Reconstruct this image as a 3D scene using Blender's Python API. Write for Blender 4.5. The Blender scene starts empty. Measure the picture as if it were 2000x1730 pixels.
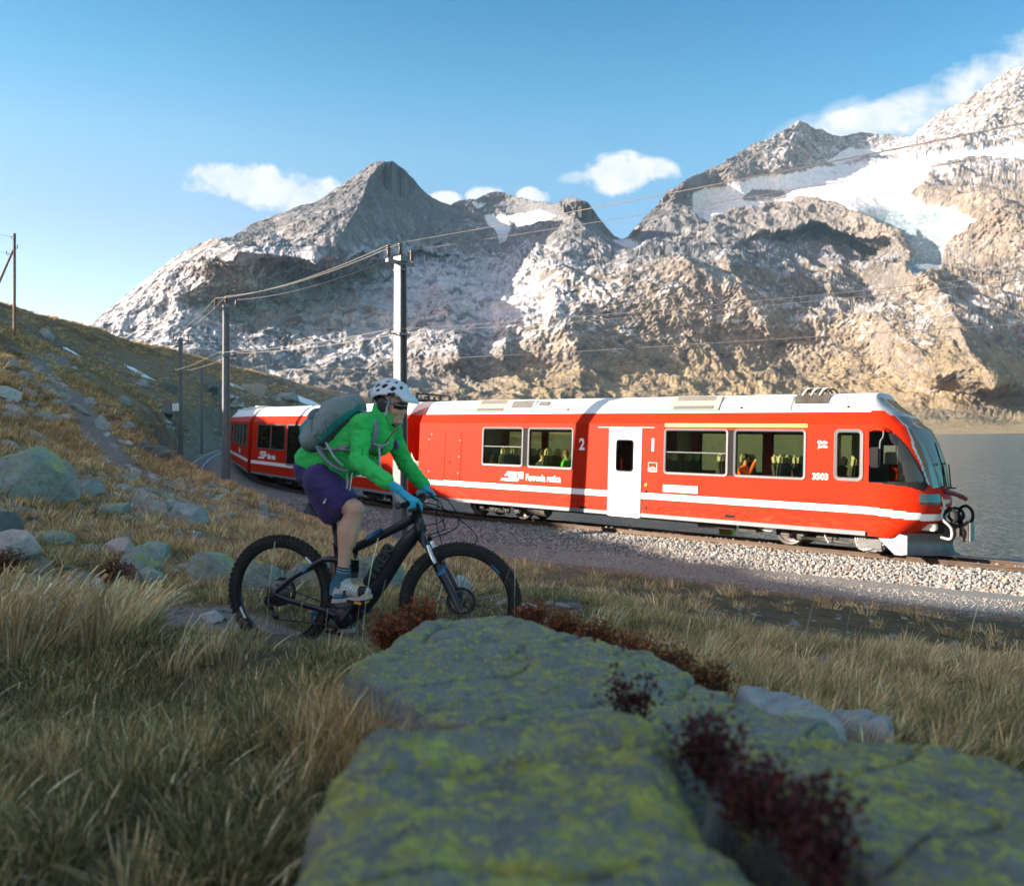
import bpy, bmesh, math, random
import numpy as np
from mathutils import Vector, Matrix, Euler

SC = bpy.context.scene
COL = SC.collection
R = math.radians
random.seed(7)
RNG = np.random.default_rng(11)

# ------------------------------------------------------------------ camera
FPX = 1600.0          # focal length in photo pixels (2000 px wide frame)
HX, HY = 1000.0, 820.0  # principal column, horizon row
cam_d = bpy.data.cameras.new('camera')
cam = bpy.data.objects.new('camera', cam_d)
COL.objects.link(cam)
cam.location = (0, 0, 0)
cam.rotation_euler = (R(90), 0, 0)
cam_d.sensor_width = 36.0
cam_d.lens = 36.0 * FPX / 2000.0
cam_d.shift_y = -(865.0 - HY) / 2000.0
cam_d.clip_start = 0.05
cam_d.clip_end = 20000
cam_d.dof.use_dof = True
cam_d.dof.focus_distance = 8.0
cam_d.dof.aperture_fstop = 2.6
SC.camera = cam

# ------------------------------------------------------------------ light
SUN_EL = 15.6
LX, LY = 0.975, 0.22           # the way the sunlight travels over the ground
_n = math.hypot(LX, LY); LX /= _n; LY /= _n
sun_d = bpy.data.lights.new('sun', 'SUN')
sun_d.energy = 2.6
sun_d.angle = R(0.5)
sun_d.color = (1.0, 0.87, 0.72)
sun = bpy.data.objects.new('sun', sun_d)
COL.objects.link(sun)
_d = Vector((LX * math.cos(R(SUN_EL)), LY * math.cos(R(SUN_EL)), -math.sin(R(SUN_EL))))
sun.rotation_euler = _d.to_track_quat('-Z', 'Y').to_euler()

world = bpy.data.worlds.new('World')
SC.world = world
world.use_nodes = True
WT = world.node_tree
WT.nodes.clear()

def wn(t, **kw):
    n = WT.nodes.new(t)
    for k, v in kw.items():
        setattr(n, k, v)
    return n

def wmath(op, a, b=None, clamp=False):
    n = wn('ShaderNodeMath', operation=op, use_clamp=clamp)
    for i, v in enumerate((a, b)):
        if v is None:
            continue
        if isinstance(v, (int, float)):
            n.inputs[i].default_value = v
        else:
            WT.links.new(v, n.inputs[i])
    return n.outputs[0]

def build_world():
    L = WT.links
    out = wn('ShaderNodeOutputWorld')
    sky = wn('ShaderNodeTexSky', sky_type='NISHITA')
    sky.sun_disc = False
    sky.sun_elevation = R(SUN_EL)
    sky.sun_rotation = math.atan2(-LX, -LY)
    sky.altitude = 2200
    sky.air_density = 1.0
    sky.dust_density = 0.6
    sky.ozone_density = 2.0
    tc = wn('ShaderNodeTexCoord')
    sep = wn('ShaderNodeSeparateXYZ')
    L.new(tc.outputs['Generated'], sep.inputs[0])
    x, y, z = sep.outputs
    # sky colour: nishita graded by elevation, pale to teal in view; zenith brightened for added fill
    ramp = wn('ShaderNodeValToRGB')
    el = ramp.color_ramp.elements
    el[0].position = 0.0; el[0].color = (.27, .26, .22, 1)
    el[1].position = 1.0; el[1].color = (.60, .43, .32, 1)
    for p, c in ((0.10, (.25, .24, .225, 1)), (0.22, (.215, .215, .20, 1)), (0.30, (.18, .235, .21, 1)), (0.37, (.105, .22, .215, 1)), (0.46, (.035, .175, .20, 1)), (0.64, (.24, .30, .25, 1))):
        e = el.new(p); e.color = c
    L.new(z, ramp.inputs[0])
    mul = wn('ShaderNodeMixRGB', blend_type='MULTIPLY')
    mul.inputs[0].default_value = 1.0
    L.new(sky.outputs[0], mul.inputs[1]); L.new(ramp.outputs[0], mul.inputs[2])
    # away from the view the sky is warmed and brightened to add fill light
    fill_tone = wn('ShaderNodeMixRGB'); fill_tone.inputs[2].default_value = (.72, .47, .345, 1)
    L.new(wmath('MULTIPLY', wmath('SUBTRACT', 0.25, y), 1.1, True), fill_tone.inputs[0]); L.new(ramp.outputs[0], fill_tone.inputs[1])
    L.new(fill_tone.outputs[0], mul.inputs[2])
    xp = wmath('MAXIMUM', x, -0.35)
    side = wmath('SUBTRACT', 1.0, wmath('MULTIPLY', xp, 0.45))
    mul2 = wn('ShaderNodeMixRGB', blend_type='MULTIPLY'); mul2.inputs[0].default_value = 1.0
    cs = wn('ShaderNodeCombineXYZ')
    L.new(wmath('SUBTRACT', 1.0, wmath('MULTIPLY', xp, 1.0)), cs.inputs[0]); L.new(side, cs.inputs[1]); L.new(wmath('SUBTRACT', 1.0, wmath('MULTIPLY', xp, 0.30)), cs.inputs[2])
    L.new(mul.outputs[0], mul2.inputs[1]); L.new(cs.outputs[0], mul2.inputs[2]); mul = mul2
    # clouds, by direction
    ys = wmath('MAXIMUM', y, 0.02)
    u = wmath('DIVIDE', x, ys); v = wmath('DIVIDE', z, ys)
    comb = wn('ShaderNodeCombineXYZ'); L.new(u, comb.inputs[0]); L.new(v, comb.inputs[1])
    def noise(scale, detail, rough, off=0.0, sx=1.0, sy=1.0):
        m = wn('ShaderNodeMapping'); m.inputs['Location'].default_value = (off, off * 1.7, off * .3)
        m.inputs['Scale'].default_value = (sx, sy, 1)
        L.new(comb.outputs[0], m.inputs[0])
        n = wn('ShaderNodeTexNoise'); n.inputs['Scale'].default_value = scale
        n.inputs['Detail'].default_value = detail; n.inputs['Roughness'].default_value = rough
        L.new(m.outputs[0], n.inputs[0]); return n.outputs['Fac']
    n1 = noise(14, 7, 0.6)
    n2 = noise(34, 5, 0.6, 3.1)
    n3 = noise(7, 7, 0.62, 8.0, 1.0, 2.2)
    wob = wmath('ADD', wmath('MULTIPLY', wmath('SUBTRACT', n1, 0.5), 2.4), wmath('MULTIPLY', wmath('SUBTRACT', n2, 0.5), 2.3))
    wob2 = wmath('ADD', wmath('MULTIPLY', wmath('SUBTRACT', n3, 0.5), 3.0), wmath('MULTIPLY', wmath('SUBTRACT', n2, 0.5), 0.9))
    def lobe(px, py, rx, ry, rot, wobble, soft, gain=1.0):
        cu, cv = (px - HX) / FPX, (HY - py) / FPX
        a, b = math.cos(R(rot)), math.sin(R(rot))
        du = wmath('SUBTRACT', u, cu); dv = wmath('SUBTRACT', v, cv)
        p = wmath('DIVIDE', wmath('ADD', wmath('MULTIPLY', du, a), wmath('MULTIPLY', dv, b)), rx / FPX)
        q = wmath('DIVIDE', wmath('SUBTRACT', wmath('MULTIPLY', dv, a), wmath('MULTIPLY', du, b)), ry / FPX)
        d = wmath('SUBTRACT', 1.0, wmath('ADD', wmath('MULTIPLY', p, p), wmath('MULTIPLY', q, q)))
        d = wmath('ADD', wmath('ADD', d, 0.12), wobble)
        return wmath('MULTIPLY', wmath('DIVIDE', d, soft * .8, True), gain)
    cl = None
    for args in ((520, 365, 150, 40, -7, wob, 0.75, 1.0), (440, 350, 62, 30, -12, wob, .8, .95), (600, 385, 95, 44, -8, wob, .8, 1.0),
                 (865, 388, 34, 16, 0, wob, .8, 1.0), (950, 382, 36, 18, 0, wob, .8, 1.0), (1042, 384, 34, 18, 0, wob, .8, 1.0),
                 (1205, 340, 66, 40, 5, wob, .9, 1.0), (1285, 330, 46, 24, -8, wob, 1.0, .9), (1115, 348, 40, 12, 10, wob, 1.2, .45),
                 (1740, 235, 190, 42, 8, wob2, .9, 1.0), (1840, 185, 215, 52, 27, wob2, 1.1, 1.0), (1980, 150, 150, 66, 20, wob2, 1.0, .95),
                 (1560, 250, 80, 22, 20, wob2, 1.9, .55), (1640, 215, 60, 20, 20, wob2, 1.7, .4), (2150, 120, 220, 70, 20, wob2, 1.6, .9)):
        d = lobe(*args)
        cl = d if cl is None else wmath('MAXIMUM', cl, d)
    fwd = wmath('MULTIPLY', wmath('SUBTRACT', y, 0.05), 20.0, True)
    cl = wmath('MULTIPLY', wmath('MULTIPLY', cl, fwd), wmath('ADD', 0.88, wmath('MULTIPLY', n2, 0.30)), True)
    ccol = wn('ShaderNodeMixRGB')
    ccol.inputs[1].default_value = (.58, .68, .77, 1)
    ccol.inputs[2].default_value = (.93, .91, .90, 1)
    shade = wmath('MULTIPLY', wmath('SUBTRACT', wmath('ADD', wmath('MULTIPLY', n1, .6), wmath('MULTIPLY', n2, .4)), 0.34), 3.6, True)
    L.new(shade, ccol.inputs[0])
    mix = wn('ShaderNodeMixRGB')
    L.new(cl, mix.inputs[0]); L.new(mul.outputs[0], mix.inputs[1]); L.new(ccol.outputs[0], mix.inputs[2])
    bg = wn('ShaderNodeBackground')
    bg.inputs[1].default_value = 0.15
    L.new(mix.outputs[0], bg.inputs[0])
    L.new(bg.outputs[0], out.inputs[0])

build_world()
SC.view_settings.view_transform = 'Standard'
SC.view_settings.look = 'None'
SC.view_settings.gamma = 1.0
SC.view_settings.use_curve_mapping = False
SC.view_settings.exposure = 2.92
SC.render.engine = 'CYCLES'
SC.cycles.max_bounces = 8
SC.cycles.diffuse_bounces = 3
SC.cycles.glossy_bounces = 3
SC.cycles.transmission_bounces = 4
SC.cycles.transparent_max_bounces = 12
SC.cycles.use_denoising = True

# ------------------------------------------------------------------ helpers
def P(px, py, Y):
    """a point of the place: picture column and row, and its distance in metres"""
    return Vector(((px - HX) / FPX * Y, Y, (HY - py) / FPX * Y))

_PERM = np.random.default_rng(3).permutation(256)
_PERM = np.concatenate([_PERM, _PERM, _PERM])
_g = np.random.default_rng(4).normal(size=(256, 3)); _GRAD = _g / np.linalg.norm(_g, axis=1)[:, None]

def pnoise(p):
    """gradient noise, about -1..1, p is (n,3)"""
    p = np.asarray(p, float)
    i = np.floor(p).astype(np.int64); f = p - i
    i &= 255
    u = f * f * f * (f * (f * 6 - 15) + 10)
    res = np.zeros(len(p))
    for dx in (0, 1):
        wx = u[:, 0] if dx else 1 - u[:, 0]
        for dy in (0, 1):
            wy = u[:, 1] if dy else 1 - u[:, 1]
            for dz in (0, 1):
                wz = u[:, 2] if dz else 1 - u[:, 2]
                h = _PERM[_PERM[_PERM[i[:, 0] + dx] + i[:, 1] + dy] + i[:, 2] + dz]
                g = _GRAD[h]
                res += wx * wy * wz * ((f[:, 0] - dx) * g[:, 0] + (f[:, 1] - dy) * g[:, 1] + (f[:, 2] - dz) * g[:, 2])
    return res * 1.5

def fbm(p, octv=5, gain=0.5, lac=2.03, ridged=False):
    p = np.asarray(p, float); a = 1.0; s = np.zeros(len(p)); n = 0
    for k in range(octv):
        v = pnoise(p + k * 17.3)
        if ridged:
            v = 1 - 2.2 * np.abs(v)
        s += a * v; n += a; a *= gain; p = p * lac
    return s / n

def sstep(a, b, x):
    t = np.clip((x - a) / (b - a), 0, 1)
    return t * t * (3 - 2 * t)

class TPS:
    """thin-plate spline through scattered points"""
    def __init__(self, pts, vals, lam=0.0):
        P0 = np.array(pts, float); self.P = P0; n = len(P0)
        d = np.linalg.norm(P0[:, None] - P0[None], axis=2)
        K = np.where(d > 0, d * d * np.log(d + 1e-12), 0) + lam * np.eye(n)
        Q = np.hstack([np.ones((n, 1)), P0])
        A = np.zeros((n + 3, n + 3)); A[:n, :n] = K; A[:n, n:] = Q; A[n:, :n] = Q.T
        b = np.concatenate([np.array(vals, float), np.zeros(3)])
        self.w = np.linalg.solve(A, b)
    def __call__(self, q):
        q = np.asarray(q, float); out = np.empty(len(q))
        for s in range(0, len(q), 40000):
            c = q[s:s + 40000]
            d = np.linalg.norm(c[:, None] - self.P[None], axis=2)
            K = np.where(d > 0, d * d * np.log(d + 1e-12), 0)
            out[s:s + 40000] = K @ self.w[:-3] + self.w[-3] + c @ self.w[-2:]
        return out

def link(o, parent=None):
    COL.objects.link(o)
    if parent is not None:
        o.parent = parent
    return o

def tag(o, label=None, cat=None, group=None, kind=None):
    if label: o['label'] = label
    if cat: o['category'] = cat
    if group: o['group'] = group
    if kind: o['kind'] = kind
    return o

def empty(name, loc=(0, 0, 0), rot=(0, 0, 0)):
    o = bpy.data.objects.new(name, None)
    o.empty_display_size = 0.1
    o.location = loc; o.rotation_euler = rot
    return link(o)

def mesh_np(name, verts, faces, mat, parent=None, smooth=True):
    me = bpy.data.meshes.new(name)
    me.from_pydata([tuple(v) for v in verts] if not isinstance(verts, np.ndarray) else verts.tolist(), [], faces if not isinstance(faces, np.ndarray) else faces.tolist())
    me.update()
    if mat is not None:
        for m in (mat if isinstance(mat, (list, tuple)) else [mat]):
            me.materials.append(m)
    if smooth:
        me.polygons.foreach_set('use_smooth', [True] * len(me.polygons))
    return link(bpy.data.objects.new(name, me), parent)

def grid_faces(nu, nv, close_u=False):
    """quads of a nu x nv vertex grid, index = i*nv + j"""
    i = np.arange(nu if close_u else nu - 1); j = np.arange(nv - 1)
    I, J = np.meshgrid(i, j, indexing='ij'); I2 = (I + 1) % nu
    return np.stack([I * nv + J, I2 * nv + J, I2 * nv + J + 1, I * nv + J + 1], -1).reshape(-1, 4)

def vcol(o, name, rgb):
    a = o.data.color_attributes.new(name, 'FLOAT_COLOR', 'POINT')
    c = np.ones((len(rgb), 4)); c[:, :rgb.shape[1]] = rgb
    a.data.foreach_set('color', c.ravel())

class MB:
    """collects simple shapes and links them as one mesh object"""
    def __init__(self):
        self.v = []; self.f = []; self.sm = []
    def add(self, v, f, smooth=False):
        b = len(self.v)
        self.v += [tuple(x) for x in v]
        self.f += [tuple(b + i for i in q) for q in f]
        self.sm += [smooth] * len(f)
        return self
    def box(self, c, s, rot=None, bev=0.0):
        hx, hy, hz = s[0] / 2, s[1] / 2, s[2] / 2
        if bev <= 0:
            v = [Vector((x * hx, y * hy, z * hz)) for x in (-1, 1) for y in (-1, 1) for z in (-1, 1)]
            f = [(0, 1, 3, 2), (4, 6, 7, 5), (0, 4, 5, 1), (2, 3, 7, 6), (0, 2, 6, 4), (1, 5, 7, 3)]
        else:
            bm = bmesh.new(); bmesh.ops.create_cube(bm, size=1)
            for q in bm.verts: q.co = Vector((q.co.x * s[0], q.co.y * s[1], q.co.z * s[2]))
            bmesh.ops.bevel(bm, geom=bm.edges[:], offset=bev, segments=2, affect='EDGES')
            bm.verts.index_update()
            v = [q.co.copy() for q in bm.verts]; f = [tuple(q.index for q in p.verts) for p in bm.faces]; bm.free()
        if rot is not None:
            M = rot if isinstance(rot, Matrix) else Euler(rot).to_matrix()
            v = [M @ x for x in v]
        c = Vector(c)
        return self.add([x + c for x in v], f)
    def tube(self, pts, r, n=8, cap=True, closed=False, smooth=True, flat=1.0, up=None):
        pts = [Vector(p) for p in pts]; m = len(pts)
        rs = list(r) if isinstance(r, (list, tuple)) else [r] * m
        v = []; f = []; prev = None
        for k, p in enumerate(pts):
            if closed: d = pts[(k + 1) % m] - pts[k - 1]
            else: d = pts[min(k + 1, m - 1)] - pts[max(k - 1, 0)]
            if d.length < 1e-9: d = Vector((0, 0, 1))
            d.normalize()
            if prev is None:
                a = Vector(up) if up is not None else (Vector((0, 0, 1)) if abs(d.z) < .9 else Vector((1, 0, 0)))
            else: a = prev
            a = (a - d * a.dot(d)).normalized(); prev = a
            b = d.cross(a)
            for q in range(n):
                t = 2 * math.pi * q / n
                v.append(p + a * math.cos(t) * rs[k] + b * math.sin(t) * rs[k] * flat)
        for k in range(m if closed else m - 1):
            k2 = (k + 1) % m
            for q in range(n):
                q2 = (q + 1) % n
                f.append((k * n + q, k2 * n + q, k2 * n + q2, k * n + q2))
        b = len(self.v); self.add(v, f, smooth)
        if cap and not closed:
            self.f.append(tuple(b + q for q in range(n))[::-1]); self.sm.append(False)
            self.f.append(tuple(b + (m - 1) * n + q for q in range(n))); self.sm.append(False)
        return self
    def cyl(self, p0, p1, r0, r1=None, n=16, cap=True):
        return self.tube([p0, p1], [r0, r1 if r1 is not None else r0], n, cap)
    def lathe(self, c, axis, prof, n=32):
        """prof: list of (offset along axis, radius)"""
        ax = Vector(axis).normalized(); a = Vector((0, 0, 1)) if abs(ax.z) < .9 else Vector((1, 0, 0))
        a = (a - ax * a.dot(ax)).normalized(); b = ax.cross(a); c = Vector(c); v = []; f = []
        for (h, r) in prof:
            for q in range(n):
                t = 2 * math.pi * q / n
                v.append(c + ax * h + a * math.cos(t) * r + b * math.sin(t) * r)
        for k in range(len(prof) - 1):
            for q in range(n):
                q2 = (q + 1) % n
                f.append((k * n + q, k * n + q2, (k + 1) * n + q2, (k + 1) * n + q))
        return self.add(v, f, True)
    def torus(self, c, axis, R0, r, nu=48, nv=10, flat=1.0):
        ax = Vector(axis).normalized(); prof = []
        for q in range(nv + 1):
            t = 2 * math.pi * q / nv
            prof.append((math.sin(t) * r * flat, R0 + math.cos(t) * r))
        return self.lathe(c, axis, prof, nu)
    def prism(self, poly, axis_vec, smooth=False):
        """poly: list of 3d points, extruded by axis_vec"""
        n = len(poly); a = Vector(axis_vec); v = [Vector(p) for p in poly] + [Vector(p) + a for p in poly]
        f = [tuple(range(n))[::-1], tuple(range(n, 2 * n))] + [(k, (k + 1) % n, n + (k + 1) % n, n + k) for k in range(n)]
        return self.add(v, f, smooth)
    def build(self, name, mat, parent=None):
        me = bpy.data.meshes.new(name)
        me.from_pydata(self.v, [], self.f); me.update()
        me.polygons.foreach_set('use_smooth', self.sm)
        for m in (mat if isinstance(mat, (list, tuple)) else [mat]): me.materials.append(m)
        return link(bpy.data.objects.new(name, me), parent)

def catmull(pts, n=8):
    pts = [Vector(p) for p in pts]; out = []
    for k in range(len(pts) - 1):
        p0 = pts[max(k - 1, 0)]; p1 = pts[k]; p2 = pts[k + 1]; p3 = pts[min(k + 2, len(pts) - 1)]
        for s in range(n):
            t = s / n
            out.append(0.5 * ((2 * p1) + (p2 - p0) * t + (2 * p0 - 5 * p1 + 4 * p2 - p3) * t * t + (3 * p1 - p0 - 3 * p2 + p3) * t ** 3))
    out.append(pts[-1]); return out

# ------------------------------------------------------------------ materials
class NT:
    def __init__(self, name):
        self.m = bpy.data.materials.new(name); self.m.use_nodes = True
        self.t = self.m.node_tree; self.t.nodes.clear()
        self.out = self.n('ShaderNodeOutputMaterial')
        self.b = self.n('ShaderNodeBsdfPrincipled')
        self.t.links.new(self.b.outputs[0], self.out.inputs[0])
        self._co = None
    def n(self, t, **kw):
        x = self.t.nodes.new(t)
        for k, v in kw.items(): setattr(x, k, v)
        return x
    def lk(self, a, b): self.t.links.new(a, b)
    def put(self, sock, v):
        if v is None: return
        if isinstance(v, (int, float)): sock.default_value = v
        elif isinstance(v, (tuple, list)): sock.default_value = (*v, 1) if len(v) == 3 and len(sock.default_value) == 4 else v
        else: self.lk(v, sock)
    def co(self, kind='Object'):
        if self._co is None: self._co = self.n('ShaderNodeTexCoord')
        return self._co.outputs[kind]
    def noise(self, scale, detail=5, rough=.55, kind='Object', stretch=None, dist=0.0, off=None):
        n = self.n('ShaderNodeTexNoise'); n.inputs['Scale'].default_value = scale
        n.inputs['Detail'].default_value = detail; n.inputs['Roughness'].default_value = rough
        n.inputs['Distortion'].default_value = dist
        c = self.co(kind)
        if stretch or off:
            m = self.n('ShaderNodeMapping')
            if stretch: m.inputs['Scale'].default_value = stretch
            if off: m.inputs['Location'].default_value = off
            self.lk(c, m.inputs[0]); c = m.outputs[0]
        self.lk(c, n.inputs['Vector']); return n.outputs['Fac']
    def vor(self, scale, feature='F1', out='Distance', kind='Object', rnd=1.0):
        n = self.n('ShaderNodeTexVoronoi', feature=feature); n.inputs['Scale'].default_value = scale
        n.inputs['Randomness'].default_value = rnd
        self.lk(self.co(kind), n.inputs['Vector']); return n.outputs[out]
    def math(self, op, a, b=None, clamp=False):
        n = self.n('ShaderNodeMath', operation=op, use_clamp=clamp)
        self.put(n.inputs[0], a); self.put(n.inputs[1], b); return n.outputs[0]
    def step(self, v, lo, hi):
        n = self.n('ShaderNodeMapRange'); n.interpolation_type = 'SMOOTHSTEP'
        n.inputs[1].default_value = lo; n.inputs[2].default_value = hi
        self.lk(v, n.inputs[0]); return n.outputs[0]
    def mix(self, f, a, b, blend='MIX'):
        n = self.n('ShaderNodeMixRGB', blend_type=blend)
        self.put(n.inputs[0], f); self.put(n.inputs[1], a); self.put(n.inputs[2], b); return n.outputs[0]
    def ramp(self, v, stops):
        n = self.n('ShaderNodeValToRGB'); e = n.color_ramp.elements
        e[0].position = stops[0][0]; e[0].color = (*stops[0][1], 1)
        e[1].position = stops[-1][0]; e[1].color = (*stops[-1][1], 1)
        for p, c in stops[1:-1]:
            q = e.new(p); q.color = (*c, 1)
        self.lk(v, n.inputs[0]); return n.outputs[0]
    def bump(self, h, strength=.3, dist=.01, normal=None):
        n = self.n('ShaderNodeBump'); n.inputs['Strength'].default_value = strength
        n.inputs['Distance'].default_value = dist
        self.lk(h, n.inputs['Height'])
        if normal is not None: self.lk(normal, n.inputs['Normal'])
        self.lk(n.outputs[0], self.b.inputs['Normal']); return n.outputs[0]
    def set(self, base=None, rough=None, metal=None, spec=None, coat=None, sheen=None, sss=None):
        self.put(self.b.inputs['Base Color'], base); self.put(self.b.inputs['Roughness'], rough)
        self.put(self.b.inputs['Metallic'], metal); self.put(self.b.inputs['Specular IOR Level'], spec)
        self.put(self.b.inputs['Coat Weight'], coat)
        self.put(self.b.inputs['Sheen Weight'], sheen)
        return self
    def attr(self, name, out='Color'):
        n = self.n('ShaderNodeAttribute'); n.attribute_name = name; return n.outputs[out]

def plain(name, col, rough=.5, metal=0.0, var=.12, scale=14, spec=.5, bump=0.0, bscale=60, coat=None, bdist=.004):
    """painted / plain surface with slight procedural wear"""
    t = NT(name)
    f = t.noise(scale, 5, .6)
    d = tuple(max(c * (1 - var), 0) for c in col); l = tuple(min(c * (1 + var), 1) for c in col)
    t.set(t.ramp(f, [(.3, d), (.7, l)]), None, metal, spec, coat)
    t.put(t.b.inputs['Roughness'], t.math('ADD', rough - .08, t.math('MULTIPLY', t.noise(scale * 2.3, 4, .6), .16), True))
    if bump > 0: t.bump(t.noise(bscale, 4, .6), bump, bdist)
    return t.m
# ------------------------------------------------------------------ the lie of the land
RAIL_Z = -3.17
CL = catmull([(-37, 122, 0), (-32.5, 103, 0), (-28.3, 87, 0), (-23.4, 71, 0), (-18.2, 56.2, 0), (-12.2, 41.8, 0), (-2.9, 28.95, 0), (1.87, 25.29, 0), (9.7, 19.1, 0), (20, 11.2, 0), (32, 3.0, 0), (46, -6, 0)], 10)
CL2 = np.array([(p.x, p.y) for p in CL])

def track_dist(q):
    """signed distance to the track's centre line (negative: the photographer's side) and the way along it"""
    q = np.asarray(q, float)
    best = np.full(len(q), 1e9); sgn = np.zeros(len(q)); along = np.zeros(len(q)); s0 = 0.0
    for k in range(len(CL2) - 1):
        a, b = CL2[k], CL2[k + 1]; ab = b - a; L = math.hypot(*ab)
        t = np.clip(((q - a) @ ab) / (L * L), 0, 1)
        d = q - (a + t[:, None] * ab); dist = np.hypot(d[:, 0], d[:, 1])
        m = dist < best
        best = np.where(m, dist, best)
        cr = ab[0] * d[:, 1] - ab[1] * d[:, 0]
        sgn = np.where(m, np.sign(cr), sgn); along = np.where(m, s0 + t * L, along); s0 += L
    return best * sgn, along

def pq(p, q, z):
    return (LX * p - LY * q, LY * p + LX * q, z)

def px3(a): 
    v = P(*a); return (v.x, v.y, v.z)

CTRL = [(0, .5, -.93), (0, 1.2, -.97), (-1, 1.0, -.95), (1, 1, -.97), (2, 1.5, -1.1), (-1.2, 0, -.85), (1.2, 0, -.95), (0, -2, -.9), (3, -1, -1.2), (-3, 0, -.8), (-4, 4, -1.0), (-3, 2, -.9),
        (.3, 2.2, -.93), (-.2, 2.8, -1.0), (.8, 2.6, -.98),
        (-1.52, 5.2, -1.46), (-.95, 5.05, -1.46), (-.36, 4.89, -1.46), (.5, 4.7, -1.46), (1.4, 4.9, -1.45), (-2.4, 5.45, -1.40), (-1.5, 4.75, -1.36), (-.5, 4.3, -1.28), (-1.0, 5.6, -1.45), (-.2, 5.4, -1.46),
        (0, 60, -10.5), (20, 40, -10.5), (10, 100, -11), (40, 200, -11), (-14, 150, -8.0), (0, 200, -11), (60, 60, -11), (40, 10, -9), (50, -10, -8), (20, 0, -3.4), (10, 2, -2.2),
        (-15, -4, .6), (-15, 3, .7), (-22, 5, 3.5), (-15, 9, 1.0), (-25, 18, 3.4), (-20, -12, 1.5)]
for a in [(200, 1730, 1.6), (200, 1400, 3.0), (600, 1400, 2.6), (560, 1238, 4.0), (440, 1240, 4.3), (250, 1215, 4.6), (0, 1205, 4.8), (400, 1195, 5.6), (200, 1180, 6.2), (0, 1165, 6.6),
          (1100, 1215, 4.5), (1300, 1290, 3.8), (1500, 1345, 3.4), (1700, 1410, 2.8), (1950, 1410, 3), (2000, 1315, 4.5), (1100, 1195, 5.6), (1300, 1212, 6), (1500, 1243, 6), (1750, 1276, 6), (2000, 1316, 5.8),
          (1200, 1150, 11), (1500, 1190, 11), (1900, 1235, 11), (1000, 1140, 10), (1000, 1100, 17), (1600, 1165, 15), (2200, 1300, 9), (2300, 1250, 13),
          (500, 1100, 9), (600, 1068, 12), (700, 1070, 14), (500, 1012, 18), (560, 985, 24), (440, 962, 35.5), (600, 1005, 25), (700, 1150, 7), (560, 1150, 7), (850, 1150, 8), (850, 1100, 13),
          (350, 1100, 8.5), (200, 1080, 8.5), (0, 1100, 7), (100, 1000, 11), (300, 1000, 13), (400, 980, 18), (420, 945, 28), (352, 910, 50), (250, 905, 22), (100, 885, 18), (0, 850, 16), (300, 880, 32),
          (330, 872, 40), (200, 800, 30), (100, 762, 32), (0, 700, 28), (60, 690, 46), (0, 650, 45), (130, 760, 40), (250, 806, 42), (28, 657, 70), (90, 650, 95), (170, 640, 130), (0, 588, 100), (330, 690, 160), (470, 712, 200),
          (600, 765, 240), (700, 790, 270), (300, 770, 90), (400, 805, 105), (200, 720, 90), (430, 866, 84), (500, 785, 130), (600, 792, 160), (700, 800, 185), (380, 880, 66), (340, 840, 66),
          (-200, 600, 70), (-100, 560, 110), (-300, 640, 40), (-60, 590, 85)]:
    CTRL.append(px3(a))
for a in [(-35, 0, 13), (-35, 9, 10.5), (-35, 16, 7.6), (-35, 23, 8.0), (-36, 30, 8.3), (-36, 36, 9.4), (-36, 43, 10.2), (-44, 60, 15.5), (-50, 82, 18.5), (-60, 110, 22), (-46, -12, 15), (-50, 20, 14), (-52, 45, 16), (-30, -15, 8)]:
    CTRL.append(pq(*a))
_C = np.array(CTRL)
GROUND = TPS(_C[:, :2] , _C[:, 2], lam=0.02)

TRAIL = [(-8.5, 6.9), (-5.2, 6.5), (-3.3, 5.95), (-1.52, 5.25), (-.36, 4.92), (.9, 4.62), (2.4, 5.0), (4.5, 6.2), (7.5, 8.0)]
UPATH = [tuple(P(*a).xy) for a in ((330, 960, 19), (230, 900, 22), (150, 830, 26), (110, 775, 31), (95, 742, 34), (85, 715, 38), (80, 690, 44), (95, 668, 56), (150, 655, 80))]

def line_dist(q, line):
    best = np.full(len(q), 1e9)
    L = np.array(line)
    for a, b in zip(L[:-1], L[1:]):
        ab = b - a; t = np.clip(((q - a) @ ab) / (ab @ ab), 0, 1)
        d = q - (a + t[:, None] * ab); best = np.minimum(best, np.hypot(d[:, 0], d[:, 1]))
    return best

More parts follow.
